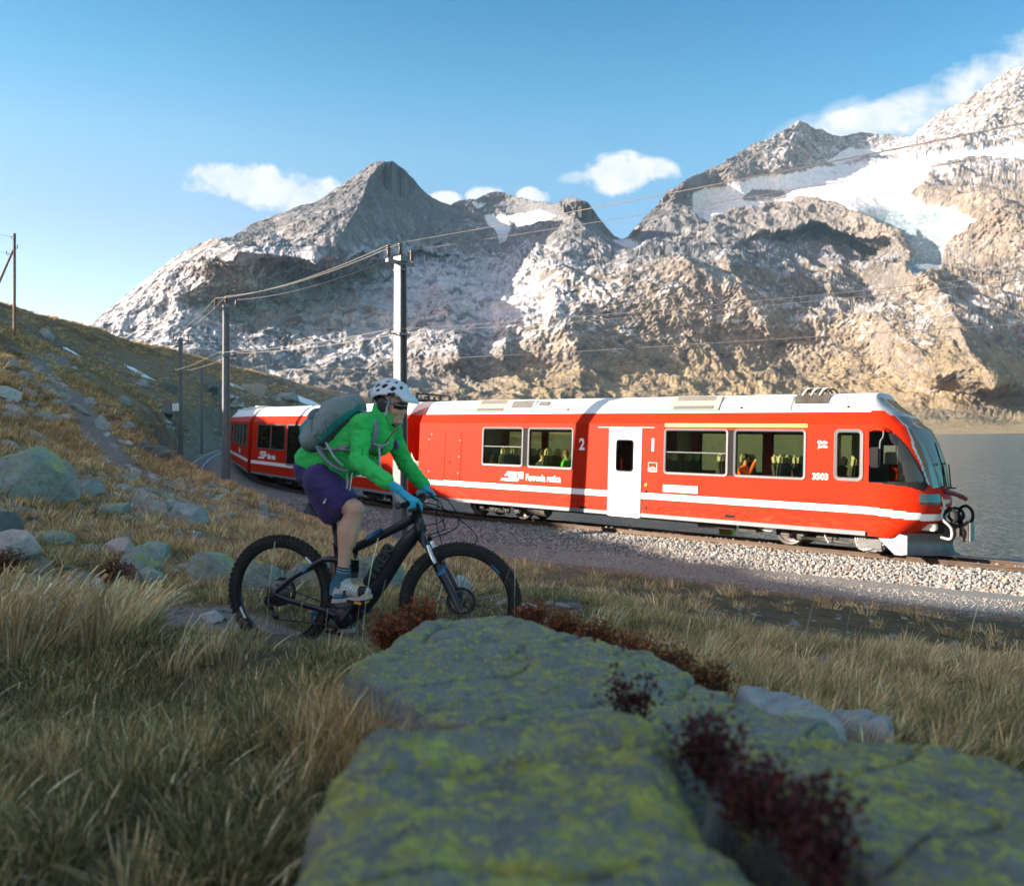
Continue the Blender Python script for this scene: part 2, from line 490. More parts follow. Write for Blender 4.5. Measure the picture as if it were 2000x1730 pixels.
def ground_z(q, rough=True):
    q = np.asarray(q, float)
    z = GROUND(q)
    r = np.hypot(q[:, 0], q[:, 1])
    d, al = track_dist(q)
    if rough:
        p = np.c_[q, np.zeros(len(q))]
        fade = sstep(2.2, 7, r)
        dtr = line_dist(q, TRAIL)
        calm = 0.15 + 0.85 * sstep(.25, .8, dtr)
        z = z + calm * (0.03 * fbm(p * 1.1, 4) + fade * 0.12 * fbm(p * .45 + 5, 4) + sstep(12, 40, r) * .75 * fbm(p * .10 + 9, 5, .55) + sstep(60, 140, r) * 1.8 * fbm(p * .035 + 3, 5, .55))
    # the ridge left of the place, whose shade covers the slope and the foot of the train
    pp = q[:, 0] * LX + q[:, 1] * LY; qq = -q[:, 0] * LY + q[:, 1] * LX; tn = math.tan(R(SUN_EL))
    H = np.interp(qq, [-20, 5, 10, 14.6, 19, 22, 28, 36, 42, 55, 78, 110], [2.5, 1.4, .5, -.45, -.85, -1.0, -1.3, -.8, -.8, .6, 2.6, 6.0]) + .22 * pnoise(np.c_[qq * .35, qq * 0, qq * 0 + 2])
    cap_ = np.where(pp > -33, H - tn * pp, H + tn * 33 - .12 * (-33 - pp))
    wc = 1 - sstep(-22, -13, pp)
    z = z * (1 - wc) + np.minimum(z, cap_) * wc
    wr = np.exp(-((pp + 33) / 8) ** 2) * (1 - sstep(46, 60, qq))
    z = np.maximum(z, cap_ - 14 * (1 - wr))
    # railway bench and ballast foundation
    bench = np.full(len(q), -3.78) + 0.012 * np.clip(al - 95, 0, 30)
    ad = np.abs(d)
    w = np.where(d < 0, 1 - sstep(3.9, 7.5, ad), 1 - sstep(3.0, 6.5, ad))
    z = z * (1 - w) + bench * w
    return z

def gz(x, y):
    return float(ground_z(np.array([[x, y]]))[0])

def ground_material():
    t = NT('hillside_ground')
    m = t.attr('mask')
    sp = t.n('ShaderNodeSeparateColor'); t.lk(m, sp.inputs[0])
    path, bench, stony = sp.outputs
    n1 = t.noise(.55, 7, .62); n2 = t.noise(3.2, 6, .65); n3 = t.noise(17, 5, .65); n4 = t.noise(.09, 6, .6)
    grass = t.ramp(n2, [(.28, (.085, .052, .026)), (.45, (.20, .125, .058)), (.6, (.31, .20, .095)), (.78, (.42, .30, .165))])
    green = t.mix(t.step(n1, .42, .66), grass, (.17, .105, .05))
    red = t.mix(t.math('MULTIPLY', t.step(n4, .50, .60), .75), green, (.10, .05, .03))
    soil = t.ramp(n3, [(.3, (.10, .08, .065)), (.55, (.21, .17, .14)), (.75, (.34, .29, .25))])
    vo = t.vor(7.5, 'F1', 'Color'); vs = t.n('ShaderNodeSeparateColor'); t.lk(vo, vs.inputs[0])
    stonec = t.ramp(vs.outputs[0], [(.1, (.12, .115, .11)), (.5, (.24, .225, .21)), (.9, (.36, .34, .32))])
    ed = t.step(t.vor(7.5, 'DISTANCE_TO_EDGE'), .02, .12)
    stones = t.mix(ed, (.06, .05, .04), stonec)
    few = t.math('MULTIPLY', t.step(t.math('ADD', n1, t.math('MULTIPLY', stony, .32)), .60, .68), t.step(vs.outputs[1], .35, .45))
    c = t.mix(few, red, stones)
    c = t.mix(t.math('MULTIPLY', stony, t.step(n2, .35, .6), True), c, soil)
    c = t.mix(t.step(t.math('ADD', path, t.math('MULTIPLY', t.math('SUBTRACT', n2, .5), .5)), .35, .62), c, t.mix(.45, soil, (.20, .17, .15)))
    gravel = t.ramp(t.noise(38, 3, .7), [(.3, (.095, .097, .09)), (.5, (.165, .168, .158)), (.72, (.29, .29, .275))])
    c = t.mix(t.step(bench, .35, .65), c, gravel)
    sp2 = t.n('ShaderNodeSeparateColor'); t.lk(t.attr('mask_two'), sp2.inputs[0])
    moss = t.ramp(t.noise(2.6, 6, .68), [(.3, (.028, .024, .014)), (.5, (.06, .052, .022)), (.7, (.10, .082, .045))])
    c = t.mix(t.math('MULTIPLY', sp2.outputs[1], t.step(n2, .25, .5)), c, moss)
    thatch = t.ramp(n3, [(.3, (.045, .036, .022)), (.6, (.10, .078, .045)), (.8, (.17, .135, .085))])
    c = t.mix(t.math('MULTIPLY', sp2.outputs[2], t.math('SUBTRACT', 1.0, t.step(path, .3, .6))), c, thatch)
    c = t.mix(t.step(t.math('ADD', t.math('MULTIPLY', sp2.outputs[0], .30), t.noise(.55, 8, .74)), .78, .83), c, (.74, .77, .82))
    t.set(c, .92, 0, .2)
    h = t.math('ADD', t.math('MULTIPLY', n2, .6), t.math('MULTIPLY', n3, .25))
    t.bump(h, .75, .08)
    return t.m

def build_ground():
    a = np.concatenate([np.arange(-178, -60, 4.0), np.arange(-60, -34, 1.0), np.arange(-34, 34, .17), np.arange(34, 60, 1.0), np.arange(60, 178, 4.0)])
    a = np.radians(a)
    r = np.exp(np.linspace(math.log(.3), math.log(420), 430))
    A, RR = np.meshgrid(a, r, indexing='ij')
    q = np.c_[(np.sin(A) * RR).ravel(), (np.cos(A) * RR).ravel()]
    z = ground_z(q)
    d, al = track_dist(q)
    o = mesh_np('ground', np.c_[q, z], grid_faces(len(a), len(r))[:, ::-1].copy(), ground_material())
    mask = np.zeros((len(q), 3))
    mask[:, 0] = np.maximum(1 - sstep(.16, .42, line_dist(q, TRAIL)), 1 - sstep(.4, 1.0, line_dist(q, UPATH)))
    mask[:, 1] = np.where(d < 0, 1 - sstep(3.7, 4.3, -d), 1 - sstep(3.2, 4.2, d))
    # stony slope beside the upper path, the dark bank under the gravel bench
    c = P(400, 950, 20)
    mask[:, 2] = np.exp(-((q[:, 0] + 7.5) ** 2 / 16 + (q[:, 1] - 20) ** 2 / 120)) * .9 + .35 * sstep(60, 120, np.hypot(q[:, 0], q[:, 1])) * (q[:, 0] > -55) + .5 * np.exp(-((d + 5.0) / 1.2) ** 2)
    vcol(o, 'mask', np.clip(mask, 0, 1))
    m2 = np.zeros((len(q), 3)); rr = np.hypot(q[:, 0], q[:, 1])
    m2[:, 0] = .55 * np.exp(-((q[:, 0] + 40) / 16) ** 2 - ((q[:, 1] - 118) / 45) ** 2) + .25 * np.exp(-((q[:, 0] + 62) / 14) ** 2 - ((q[:, 1] - 108) / 30) ** 2) + .0 * rr
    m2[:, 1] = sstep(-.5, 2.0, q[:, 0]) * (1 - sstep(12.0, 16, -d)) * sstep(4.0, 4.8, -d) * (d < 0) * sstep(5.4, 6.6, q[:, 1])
    m2[:, 2] = 1 - sstep(5.0, 7.5, rr)
    vcol(o, 'mask_two', np.clip(m2, 0, 1))
    tag(o, 'autumn hillside of brown grass and stones sloping down to the railway', None, None, 'structure')
    # the closing patch of ground under the camera
    n = len(a)
    ring = [tuple(v.co) for v in (o.data.vertices[i * len(r)] for i in range(0, n, 8))]
    return o

GROUND_OBJ = build_ground()

# far shore, lake
def build_lake():
    t = NT('lake_water')
    t.set((.085, .115, .12), .16, 0, .5)
    h = t.math('ADD', t.noise(.22, 5, .65, stretch=(1, 2.2, 1)), t.math('MULTIPLY', t.noise(1.5, 3, .6, stretch=(1, 2.0, 1)), .35))
    t.bump(h, 1.0, 2.6)
    x = np.linspace(-120, 900, 60); y = np.concatenate([np.linspace(8, 120, 60), np.linspace(124, 700, 100)])
    X, Y = np.meshgrid(x, y, indexing='ij')
    o = mesh_np('lake_water', np.c_[X.ravel(), Y.ravel(), np.full(X.size, LAKE_Z)], grid_faces(len(x), len(y)), t.m)
    tag(o, 'grey green mountain lake with small wind ripples behind the train', None, None, 'structure')
LAKE_Z = -7.5
build_lake()
# ------------------------------------------------------------------ mountains across the lake
SKY_L = [(-420, 900), (-200, 850), (0, 770), (100, 690), (172, 637), (230, 590), (300, 535), (350, 500), (385, 479), (412, 468), (440, 464), (456, 461), (500, 435), (560, 414), (590, 401), (612, 398), (650, 374), (690, 347),
         (720, 325), (738, 318), (765, 317), (790, 332), (810, 354), (830, 378), (860, 394), (880, 400), (900, 391), (930, 390), (952, 378), (975, 376), (1000, 382), (1040, 392), (1062, 395), (1085, 400),
         (1100, 391), (1118, 387), (1145, 395), (1160, 412), (1180, 441), (1200, 462), (1213, 467), (1226, 464), (1242, 443), (1280, 405), (1305, 374), (1318, 368), (1345, 349), (1380, 335), (1420, 314), (1470, 283), (1500, 272), (1540, 250), (1562, 236),
         (1590, 249), (1620, 262), (1650, 268), (1680, 258), (1702, 261), (1740, 264), (1775, 271), (1800, 250), (1830, 224), (1850, 214), (1880, 204), (1900, 186), (1940, 160), (1980, 134), (2000, 130), (2060, 96), (2130, 60), (2250, 40), (2420, 90)]
RCTRL = [(-400, 880, 520), (0, 860, 380), (400, 860, 370), (800, 858, 366), (1200, 857, 364), (1600, 857, 362), (2000, 857, 360), (2400, 857, 360),
         (1600, 836, 560), (2000, 834, 600), (1200, 836, 520), (800, 836, 480), (400, 836, 480), (0, 836, 500), (2400, 836, 600),
         (2000, 800, 800), (1600, 790, 820), (1200, 770, 800), (900, 780, 700), (600, 770, 650), (300, 740, 640), (100, 780, 640),
         (300, 640, 1000), (500, 640, 1150), (700, 640, 1250), (850, 650, 1350), (1000, 640, 1090), (1200, 640, 1060), (1400, 640, 1080), (1600, 660, 1130), (1800, 680, 1130), (2000, 680, 1150), (2400, 680, 1100),
         (300, 540, 1350), (440, 470, 1550), (520, 530, 1520), (420, 545, 1300), (400, 600, 1130), (600, 520, 1600), (700, 520, 1750), (850, 540, 1850), (960, 540, 1900), (1060, 525, 1500), (1200, 510, 1530), (1330, 515, 1480), (1440, 525, 1420), (1600, 560, 1420),
         (1200, 480, 2150), (1300, 460, 2100), (1450, 450, 2150), (1600, 440, 2150), (1740, 470, 2100), (1900, 480, 1750), (1950, 400, 1850), (2000, 560, 1450), (2300, 500, 1450),
         (600, 400, 2150), (755, 320, 2500), (680, 420, 2150), (830, 420, 2500), (950, 400, 3000), (960, 450, 2700), (1050, 400, 2700), (1120, 395, 2050), (1120, 480, 1850), (1226, 468, 2600),
         (1330, 370, 2450), (1400, 380, 2500), (1500, 330, 2750), (1560, 240, 3100), (1700, 265, 3400), (1600, 370, 2600), (1800, 340, 2700), (1950, 320, 2800), (1900, 200, 3500), (2000, 130, 3700), (2300, 100, 3600), (2300, 300, 2500), (1850, 420, 2050), (1780, 560, 1650),
         (900, 390, 2900), (1000, 382, 2950), (1085, 398, 2500), (1160, 410, 2150), (1190, 455, 2200), (1040, 440, 2500), (1100, 520, 1600), (1000, 500, 2150), (900, 470, 2450), (1280, 402, 2500)]
#        arete line (top to foot), relief in metres, width to the left, width to the right (photo px)
ARETES = [([(757, 312), (725, 350), (708, 390), (692, 440), (662, 480), (610, 515)], 560, 320, 185),
          ([(425, 460), (450, 490), (470, 530), (492, 565)], 260, 320, 120),
          ([(1108, 385), (1122, 430), (1125, 470), (1090, 515)], 190, 110, 95),
          ([(905, 470), (892, 520), (878, 565)], 80, 50, 60),
          ([(660, 520), (780, 512), (838, 530), (862, 580), (880, 640), (890, 700)], 210, 330, 125),
          ([(1062, 525), (1030, 560), (1000, 620), (985, 690)], 90, 40, 420),
          ([(1345, 350), (1322, 380), (1310, 420), (1300, 455)], 120, 90, 55),
          ([(1250, 440), (1235, 480), (1225, 505)], 60, 20, 60),
          ([(1560, 236), (1545, 280), (1520, 330)], 160, 140, 130),
          ([(1800, 245), (1790, 280), (1775, 310)], 60, 30, 160),
          ([(1990, 130), (1950, 220), (1880, 290)], 120, 160, 160),
          ([(1820, 335), (1800, 400), (1790, 440)], 140, 60, 330),
          ([(1440, 520), (1560, 560), (1680, 600), (1740, 660), (1830, 740)], 150, 260, 90),
          ([(1790, 540), (1840, 590), (1868, 640), (1885, 690), (1940, 760)], 350, 190, 260),
          ([(1330, 510), (1380, 545), (1440, 585), (1500, 640)], 60, 220, 90),
          ([(1100, 560), (1080, 640), (1130, 700), (1135, 760)], 40, 120, 60),
          ([(300, 535), (340, 600), (380, 680)], 70, 160, 120),
          ([(1640, 392), (1692, 425), (1742, 470), (1772, 530), (1780, 560)], 170, 120, 75),
          ([(560, 400), (600, 440), (640, 470)], 60, 120, 60), ([(930, 390), (925, 420), (905, 450)], 90, 60, 70), ([(1420, 312), (1440, 350), (1450, 380)], 60, 80, 60)]
GLACIER = [(1352, 385), (1375, 372), (1420, 372), (1500, 345), (1560, 338), (1640, 322), (1700, 322), (1770, 312), (1850, 300), (1920, 296), (2000, 286), (2200, 262), (2400, 270), (2400, 330), (2150, 330), (2000, 322), (1900, 312), (1820, 330), (1800, 372), (1772, 392), (1810, 410),
           (1868, 420), (1905, 445), (1850, 480), (1838, 530), (1790, 555), (1770, 545), (1790, 500), (1760, 470), (1720, 440), (1680, 420), (1640, 402), (1560, 398), (1500, 405), (1420, 420), (1385, 442), (1352, 425)]
SNOWFIELDS = [[(1010, 418), (1060, 412), (1085, 425), (1070, 440), (1000, 432), (990, 424)], [(945, 420), (990, 425), (1000, 450), (990, 480), (975, 478), (955, 445)], [(500, 498), (520, 500), (515, 512)],
              [(1000, 425), (1090, 425), (1040, 445), (1010, 460)], [(920, 395), (950, 400), (930, 410)], [(1195, 470), (1230, 468), (1260, 495), (1235, 495)], [(1660, 290), (1760, 300), (1640, 322), (1610, 318)]]

def in_poly(x, y, poly):
    c = np.zeros(len(x), bool); n = len(poly)
    for k in range(n):
        x1, y1 = poly[k]; x2, y2 = poly[(k + 1) % n]
        cond = ((y1 > y) != (y2 > y)) & (x < (x2 - x1) * (y - y1) / (y2 - y1 + 1e-9) + x1)
        c ^= cond
    return c

def build_mountains():
    nu, nv, nb = 1080, 330, 5
    ux = np.concatenate([np.linspace(-420, 150, 60)[:-1], np.linspace(150, 2020, nu - 119), np.linspace(2020, 2420, 62)[1:]])
    nu = len(ux)
    sx, sy = np.array(SKY_L, float).T
    top = np.interp(ux, sx, sy)
    jag = fbm(np.c_[ux * .05, np.zeros(nu), np.zeros(nu)], 5, .6) * np.interp(ux, [150, 400, 600, 800, 1000, 1300, 1600, 2000], [2, 2.5, 4, 5, 6, 6, 9, 12])
    top = top - jag
    v = np.linspace(0, 1, nv)
    PX = np.repeat(ux[:, None], nv, 1); PY = 860 + (top[:, None] - 860) * v[None] ** 1.0
    px, py = PX.ravel(), PY.ravel()
    rc = np.array(RCTRL, float)
    sp = TPS(np.c_[rc[:, 0] / 400, rc[:, 1] / 160], np.log(rc[:, 2]), lam=.015)
    r = np.exp(sp(np.c_[px / 400, py / 160]))
    r = np.clip(r, 340, 4000)
    r = np.where(r > 700, 700 + (r - 700) * .55, r)
    low = sstep(852, 800, py)
    wob = fbm(np.c_[px / 60, py / 60, np.zeros(len(px))], 4) 
    for line, amp, wl, wr in ARETES:
        L = np.array(line, float); order = np.argsort(L[:, 1]); ly, lx = L[order, 1], L[order, 0]
        xa = np.interp(py, ly, lx) + wob * 14
        dx = px - xa
        prof = np.where(dx < 0, np.clip(1 + dx / wl, 0, 1), np.clip(1 - dx / wr, 0, 1))
        prof = np.where(dx < 0, prof ** 1.2, prof)
        fade = sstep(ly[0] - 30, ly[0] + 4, py) * (1 - sstep(ly[-1] - 5, ly[-1] + 55, py))
        r = r - amp * .62 * prof * fade * low
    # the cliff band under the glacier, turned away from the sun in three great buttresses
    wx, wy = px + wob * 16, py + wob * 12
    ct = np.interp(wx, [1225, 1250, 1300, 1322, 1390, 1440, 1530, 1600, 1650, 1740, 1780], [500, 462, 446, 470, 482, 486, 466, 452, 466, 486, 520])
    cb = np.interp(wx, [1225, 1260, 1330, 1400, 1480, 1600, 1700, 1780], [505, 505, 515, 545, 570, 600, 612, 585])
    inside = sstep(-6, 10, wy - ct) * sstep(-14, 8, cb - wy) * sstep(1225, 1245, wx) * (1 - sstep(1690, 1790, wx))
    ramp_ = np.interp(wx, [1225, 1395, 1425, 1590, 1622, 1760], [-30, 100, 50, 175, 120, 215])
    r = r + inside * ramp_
    pos = np.c_[(px - HX) / FPX * r, r, (HY - py) / FPX * r]
    # rugged relief at several scales
    pn_ = pos / .64
    high = sstep(620, 420, py); right = sstep(1200, 1500, px)
    big = fbm(pn_ / 330 + 3, 4, .55, ridged=True)
    mid = fbm(pn_ / 95 + 7, 5, .6, ridged=True)
    tilt = np.c_[pn_[:, 0] * .8 + pn_[:, 2] * .6, pn_[:, 1], pn_[:, 2] * .8 - pn_[:, 0] * .6]
    strata = fbm(tilt / np.array([120., 120., 22.]) + 11, 4, .6, ridged=True)
    fine = fbm(pn_ / 26 + 1, 4, .62); vfine = fbm(pn_ / 9 + 6, 3, .6, ridged=True)
    gl = in_poly(px + wob * 9, py + fine * 5, GLACIER)
    sf = np.zeros(len(px), bool)
    for poly in SNOWFIELDS: sf |= in_poly(px + wob * 8, py + fine * 4, poly)
    smoothz = np.where(gl | sf, .14, 1.0)
    sm = smoothz.reshape(nu, nv)
    for _ in range(7):
        sm = (sm + np.roll(sm, 1, 0) + np.roll(sm, -1, 0) + np.pad(sm, ((0, 0), (1, 0)), 'edge')[:, :-1] + np.pad(sm, ((0, 0), (0, 1)), 'edge')[:, 1:]) / 5
    smoothz = sm.ravel()
    beach = sstep(838, 815, py)
    amp = np.interp(r, [340, 600, 850, 1300, 2000], [2, 12, 27, 36, 43])
    acr = np.c_[(-pn_[:, 0] * .60 + pn_[:, 2] * .80) / 48, (pn_[:, 0] * .80 + pn_[:, 2] * .60) / 260, pn_[:, 1] / 300]; acr2 = np.c_[(pn_[:, 0] * .80 + pn_[:, 2] * .60) / 60, (-pn_[:, 0] * .60 + pn_[:, 2] * .80) / 240, pn_[:, 1] / 300]
    gul = fbm(acr + 3, 4, .6, ridged=True) * (1 - right) + fbm(acr2 + 8, 4, .6, ridged=True) * right
    # ribs and gullies run down the slopes: relief is lifted upward over the ground plan, broken by a little craggy depth
    gp = np.c_[pos[:, 0], pos[:, 1], np.zeros(len(px))] / .64
    wv = np.c_[fbm(gp / 210 + 50, 3), fbm(gp / 210 + 70, 3), np.zeros(len(px))]
    gw_ = gp + wv * 70
    big2 = fbm(gw_ / np.array([330., 520., 1]) + 3, 4, .55, ridged=True)
    mid2 = fbm(gw_ / np.array([105., 190., 1]) + 7, 5, .58, ridged=True)
    gul2 = fbm((gw_ + wv * 40) / np.array([46., 150., 1]) + 21, 4, .6, ridged=True)
    fin2 = fbm(gp / 30 + 5, 3, .55)
    vv = np.tile(v, nu); calm = 1 - .90 * sstep(.84, 1.0, vv)
    zup = amp * .62 * (big2 * 1.0 + mid2 * .62 + gul2 * .30 + fin2 * .16 - .5) * smoothz * beach * calm
    rel = amp * (mid * .16 + fine * .34 + vfine * .17 + strata * .10 * right) * smoothz * beach
    r2 = r - rel
    pos = np.c_[(px - HX) / FPX * r2, r2, (HY - py) / FPX * r2 + zup]
    G = pos.reshape(nu, nv, 3)
    # the far sides, falling away behind the skyline
    back = []
    for k in range(1, nb + 1):
        b = G[:, -1].copy(); b *= (1 + .08 * k); b[:, 2] = G[:, -1, 2] - 80 * k - 12 * k * k
        back.append(b)
    V = np.concatenate([G] + [b[:, None] for b in back], 1)
    # surface slope for the snow
    du = np.gradient(G, axis=0); dv = np.gradient(G, axis=1)
    N = np.cross(du, dv); N /= np.linalg.norm(N, axis=2, keepdims=True) + 1e-9
    N = N * np.where(N[..., 1:2] > 0, -1, 1)
    nz = N[..., 2].ravel(); nx = N[..., 0].ravel()
    # ---- what the rock, grass and snow are made of
    n_a = fbm(pn_ / 60 + 20, 5, .6); n_b = fbm(pn_ / 14 + 31, 4, .65); n_c = fbm(pn_ / 240 + 41, 4, .55)
    n_d = fbm(tilt / np.array([90., 90., 9.]) + 5, 4, .65)
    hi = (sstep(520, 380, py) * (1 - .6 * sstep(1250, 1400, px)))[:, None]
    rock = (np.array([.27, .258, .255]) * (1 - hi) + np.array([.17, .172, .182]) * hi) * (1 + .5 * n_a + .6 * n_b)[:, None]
    warm = sstep(1250, 1850, px) * .55 + .2 * sstep(.0, .4, n_c)
    rock = rock * (1 - warm[:, None]) + warm[:, None] * np.array([.33, .265, .195]) * (1 + .4 * n_a + .35 * n_b)[:, None]
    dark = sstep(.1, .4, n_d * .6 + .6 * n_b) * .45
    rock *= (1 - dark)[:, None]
    rock = rock * (1 - .30 * inside)[:, None] * (1 + inside[:, None] * np.array([-.06, .0, .08]))  # the cliff band's shade painted in: rock darkened and tinted blue
    gw = sstep(560, 830, py + 70 * n_c) * sstep(700, 1150, px) + sstep(690, 840, py + 60 * n_c) * .7 * sstep(300, 700, px) + .75 * sstep(985, 1080, px + 20 * n_c) * sstep(515, 545, py + 25 * n_c) * (1 - sstep(640, 700, py) * .3)
    gm = np.clip(gw * (.60 + .7 * n_a + .4 * n_b) * sstep(.05, .40, nz), 0, .80)
    grass = np.array([.37, .275, .15]) * (1 + .35 * n_b + .25 * n_c)[:, None]
    c = rock * (1 - gm[:, None]) + grass * gm[:, None]
    # thin fresh snow on the ledges
    band = np.exp(-((py - 600) / 120) ** 2) * (1 - .55 * sstep(1000, 1300, px)) + .22 * sstep(900, 1300, px) * np.exp(-((py - 640) / 130) ** 2) + .32 * sstep(420, 330, py) * sstep(1300, 1600, px) + .10
    band = band + .28 * sstep(1420, 1560, px) * sstep(440, 300, py)
    sn = np.clip(sstep(.58, 1.0, band * .80 - .25 * gm + .50 * n_a + .40 * n_d + .75 * n_b + .50 * (nz - .45) + .35 * vfine - .12), 0, 1) * .85
    snowc = np.array([.70, .70, .75])
    c = c * (1 - sn[:, None]) + snowc * sn[:, None]
    crev = np.clip(1 - .28 * sstep(.05, .4, fbm(pn_ / np.array([30., 30., 9.]) + 2, 4, .6)) * sstep(380, 430, py), 0, 1)
    g2 = (gl | sf)
    ice = sstep(392, 420, py) * (1 - sstep(560, 600, py)) * sstep(1660, 1700, px) * (1 - sstep(1835, 1860, px))
    crev = crev * (1 - ice * .45 * sstep(-.1, .5, fbm(pn_ / np.array([14., 14., 7.]) + 2, 3, .6, ridged=True)))
    outcrop = g2 & (in_poly(px, py, [(1450, 388), (1470, 372), (1530, 372), (1540, 388), (1500, 396), (1452, 394)]) | ((n_a > .34) & (py < 340)))
    g2 = g2 & ~outcrop
    c = np.where(g2[:, None], (np.array([.80, .81, .83]) * (1 - ice[:, None]) + np.array([.50, .62, .68]) * ice[:, None]) * crev[:, None] * (1 + .10 * n_a)[:, None], c)
    # pale beach at the water
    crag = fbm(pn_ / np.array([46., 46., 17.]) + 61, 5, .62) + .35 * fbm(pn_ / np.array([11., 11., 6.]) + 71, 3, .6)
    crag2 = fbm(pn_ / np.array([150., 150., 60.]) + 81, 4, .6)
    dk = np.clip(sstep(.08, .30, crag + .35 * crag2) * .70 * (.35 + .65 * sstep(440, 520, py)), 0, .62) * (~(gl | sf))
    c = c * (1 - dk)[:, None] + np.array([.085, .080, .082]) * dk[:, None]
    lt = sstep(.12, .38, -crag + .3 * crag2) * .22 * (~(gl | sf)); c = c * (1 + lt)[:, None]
    bm_ = sstep(826, 838, py + 4 * n_c)
    c = c * (1 - bm_[:, None]) + np.array([.36, .285, .175]) * (1 + .18 * n_b)[:, None] * bm_[:, None]
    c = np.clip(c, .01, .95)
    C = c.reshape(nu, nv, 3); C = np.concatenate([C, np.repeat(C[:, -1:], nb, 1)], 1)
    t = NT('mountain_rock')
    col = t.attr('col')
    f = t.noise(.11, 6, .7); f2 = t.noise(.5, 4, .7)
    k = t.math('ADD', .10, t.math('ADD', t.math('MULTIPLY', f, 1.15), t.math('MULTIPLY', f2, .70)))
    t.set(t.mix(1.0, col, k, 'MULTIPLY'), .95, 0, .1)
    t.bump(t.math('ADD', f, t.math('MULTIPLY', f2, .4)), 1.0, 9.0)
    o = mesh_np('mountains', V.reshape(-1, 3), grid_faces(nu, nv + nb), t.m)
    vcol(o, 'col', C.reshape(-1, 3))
    tag(o, 'rocky mountains dusted with snow and a white glacier across the lake', None, None, 'structure')
    return o

MOUNTAINS = build_mountains()

def build_haze():
    m = MB(); x0, x1, y0, y1, z0, z1 = -2600, 4200, -900, 3600, -20, 1300
    m.box(((x0 + x1) / 2, (y0 + y1) / 2, (z0 + z1) / 2), (x1 - x0, y1 - y0, z1 - z0))
    mt = bpy.data.materials.new('haze'); mt.use_nodes = True; nt = mt.node_tree; nt.nodes.clear()
    o = nt.nodes.new('ShaderNodeOutputMaterial'); v = nt.nodes.new('ShaderNodeVolumePrincipled')
    v.inputs['Color'].default_value = (.38, .68, 1.0, 1); v.inputs['Density'].default_value = HAZE
    v.inputs['Anisotropy'].default_value = 0.0
    nt.links.new(v.outputs[0], o.inputs['Volume'])
    ob = m.build('haze', mt)
    tag(ob, 'thin pale blue mountain air between the lake and the far peaks', None, None, 'stuff')
HAZE = 0.000042
build_haze()
# ------------------------------------------------------------------ soft bodies and lettering
def cap(p0, r0, p1, r1, flat=None):
    return ('cap', Vector(p0), r0, Vector(p1), r1, flat)

def ell(c, rad, rot=None):
    return ('ell', Vector(c), rad, rot)

def _sphere(bm, M, seg=16, rings=10):
    bmesh.ops.create_uvsphere(bm, u_segments=seg, v_segments=rings, radius=1.0, matrix=M)

def chain(pts, radii, flat=None):
    return [cap(pts[k], radii[k], pts[k + 1], radii[k + 1], flat) for k in range(len(pts) - 1)]

def fused_mesh(name, prims, voxel=.012, smooth=6, factor=.5):
    bm = bmesh.new()
    for p in prims:
        if p[0] == 'ell':
            M = Matrix.Translation(p[1]) @ (p[3].to_4x4() if p[3] is not None else Matrix.Identity(4)) @ Matrix.Diagonal((*p[2], 1))
            _sphere(bm, M)
        else:
            _, a, ra, b, rb, flat = p
            d = (b - a); L = max(d.length, 1e-5); d.normalize()
            q = d.to_track_quat('Z', 'Y').to_matrix().to_4x4()
            if flat is not None:     # flat = (axis, factor): squash along a world axis
                ax, fc = Vector(flat[0]).normalized(), flat[1]
                S = Matrix.Scale(fc, 4, ax)
            else: S = Matrix.Identity(4)
            for c, r in ((a, ra), (b, rb)):
                _sphere(bm, Matrix.Translation(c) @ S @ Matrix.Diagonal((r, r, r, 1)))
            n = 16; vs = []
            for k in range(5):
                t = k / 4; c = a.lerp(b, t); r = ra + (rb - ra) * t
                for j in range(n):
                    an = 2 * math.pi * j / n
                    v = (q @ Vector((math.cos(an) * r, math.sin(an) * r, 0, 0))).to_3d()
                    vs.append(bm.verts.new(c + (S.to_3x3() @ v)))
            for k in range(4):
                for j in range(n):
                    j2 = (j + 1) % n
                    bm.faces.new((vs[k * n + j], vs[k * n + j2], vs[(k + 1) * n + j2], vs[(k + 1) * n + j]))
            bm.faces.new([vs[j] for j in range(n)][::-1]); bm.faces.new([vs[4 * n + j] for j in range(n)])
    me = bpy.data.meshes.new(name + '_src'); bm.to_mesh(me); bm.free()
    ob = bpy.data.objects.new(name + '_src', me); COL.objects.link(ob)
    md = ob.modifiers.new('r', 'REMESH'); md.mode = 'VOXEL'; md.voxel_size = voxel; md.adaptivity = 0
    if smooth:
        ms = ob.modifiers.new('s', 'SMOOTH'); ms.factor = factor; ms.iterations = smooth
    dg = bpy.context.evaluated_depsgraph_get()
    out = bpy.data.meshes.new_from_object(ob.evaluated_get(dg))
    out.name = name
    bpy.data.objects.remove(ob); bpy.data.meshes.remove(me)
    return out

def fuse(name, prims, mat, parent=None, voxel=.012, smooth=6, wrinkle=None, factor=.5, shape=None, wrinkle2=None):
    """one continuous surface from overlapping tapered limbs; wrinkle = (amount, scale xyz, seed)"""
    me = fused_mesh(name, prims, voxel, smooth, factor)
    n = len(me.vertices); co = np.empty(n * 3); me.vertices.foreach_get('co', co); co = co.reshape(-1, 3)
    if shape is not None:
        co = shape(co)
    for wrinkle in (wrinkle, wrinkle2):
        if not wrinkle: continue
        no = np.empty(n * 3); me.vertices.foreach_get('normal', no); no = no.reshape(-1, 3)
        amt, sc, seed = wrinkle
        w = fbm(co * np.array(sc) + seed, 3, .5, ridged=True)
        co = co + no * (w * amt)[:, None]; me.vertices.foreach_set('co', co.ravel()); me.update()
    me.vertices.foreach_set('co', co.ravel()); me.update()
    me.polygons.foreach_set('use_smooth', [True] * len(me.polygons))
    me.materials.append(mat)
    return link(bpy.data.objects.new(name, me), parent)

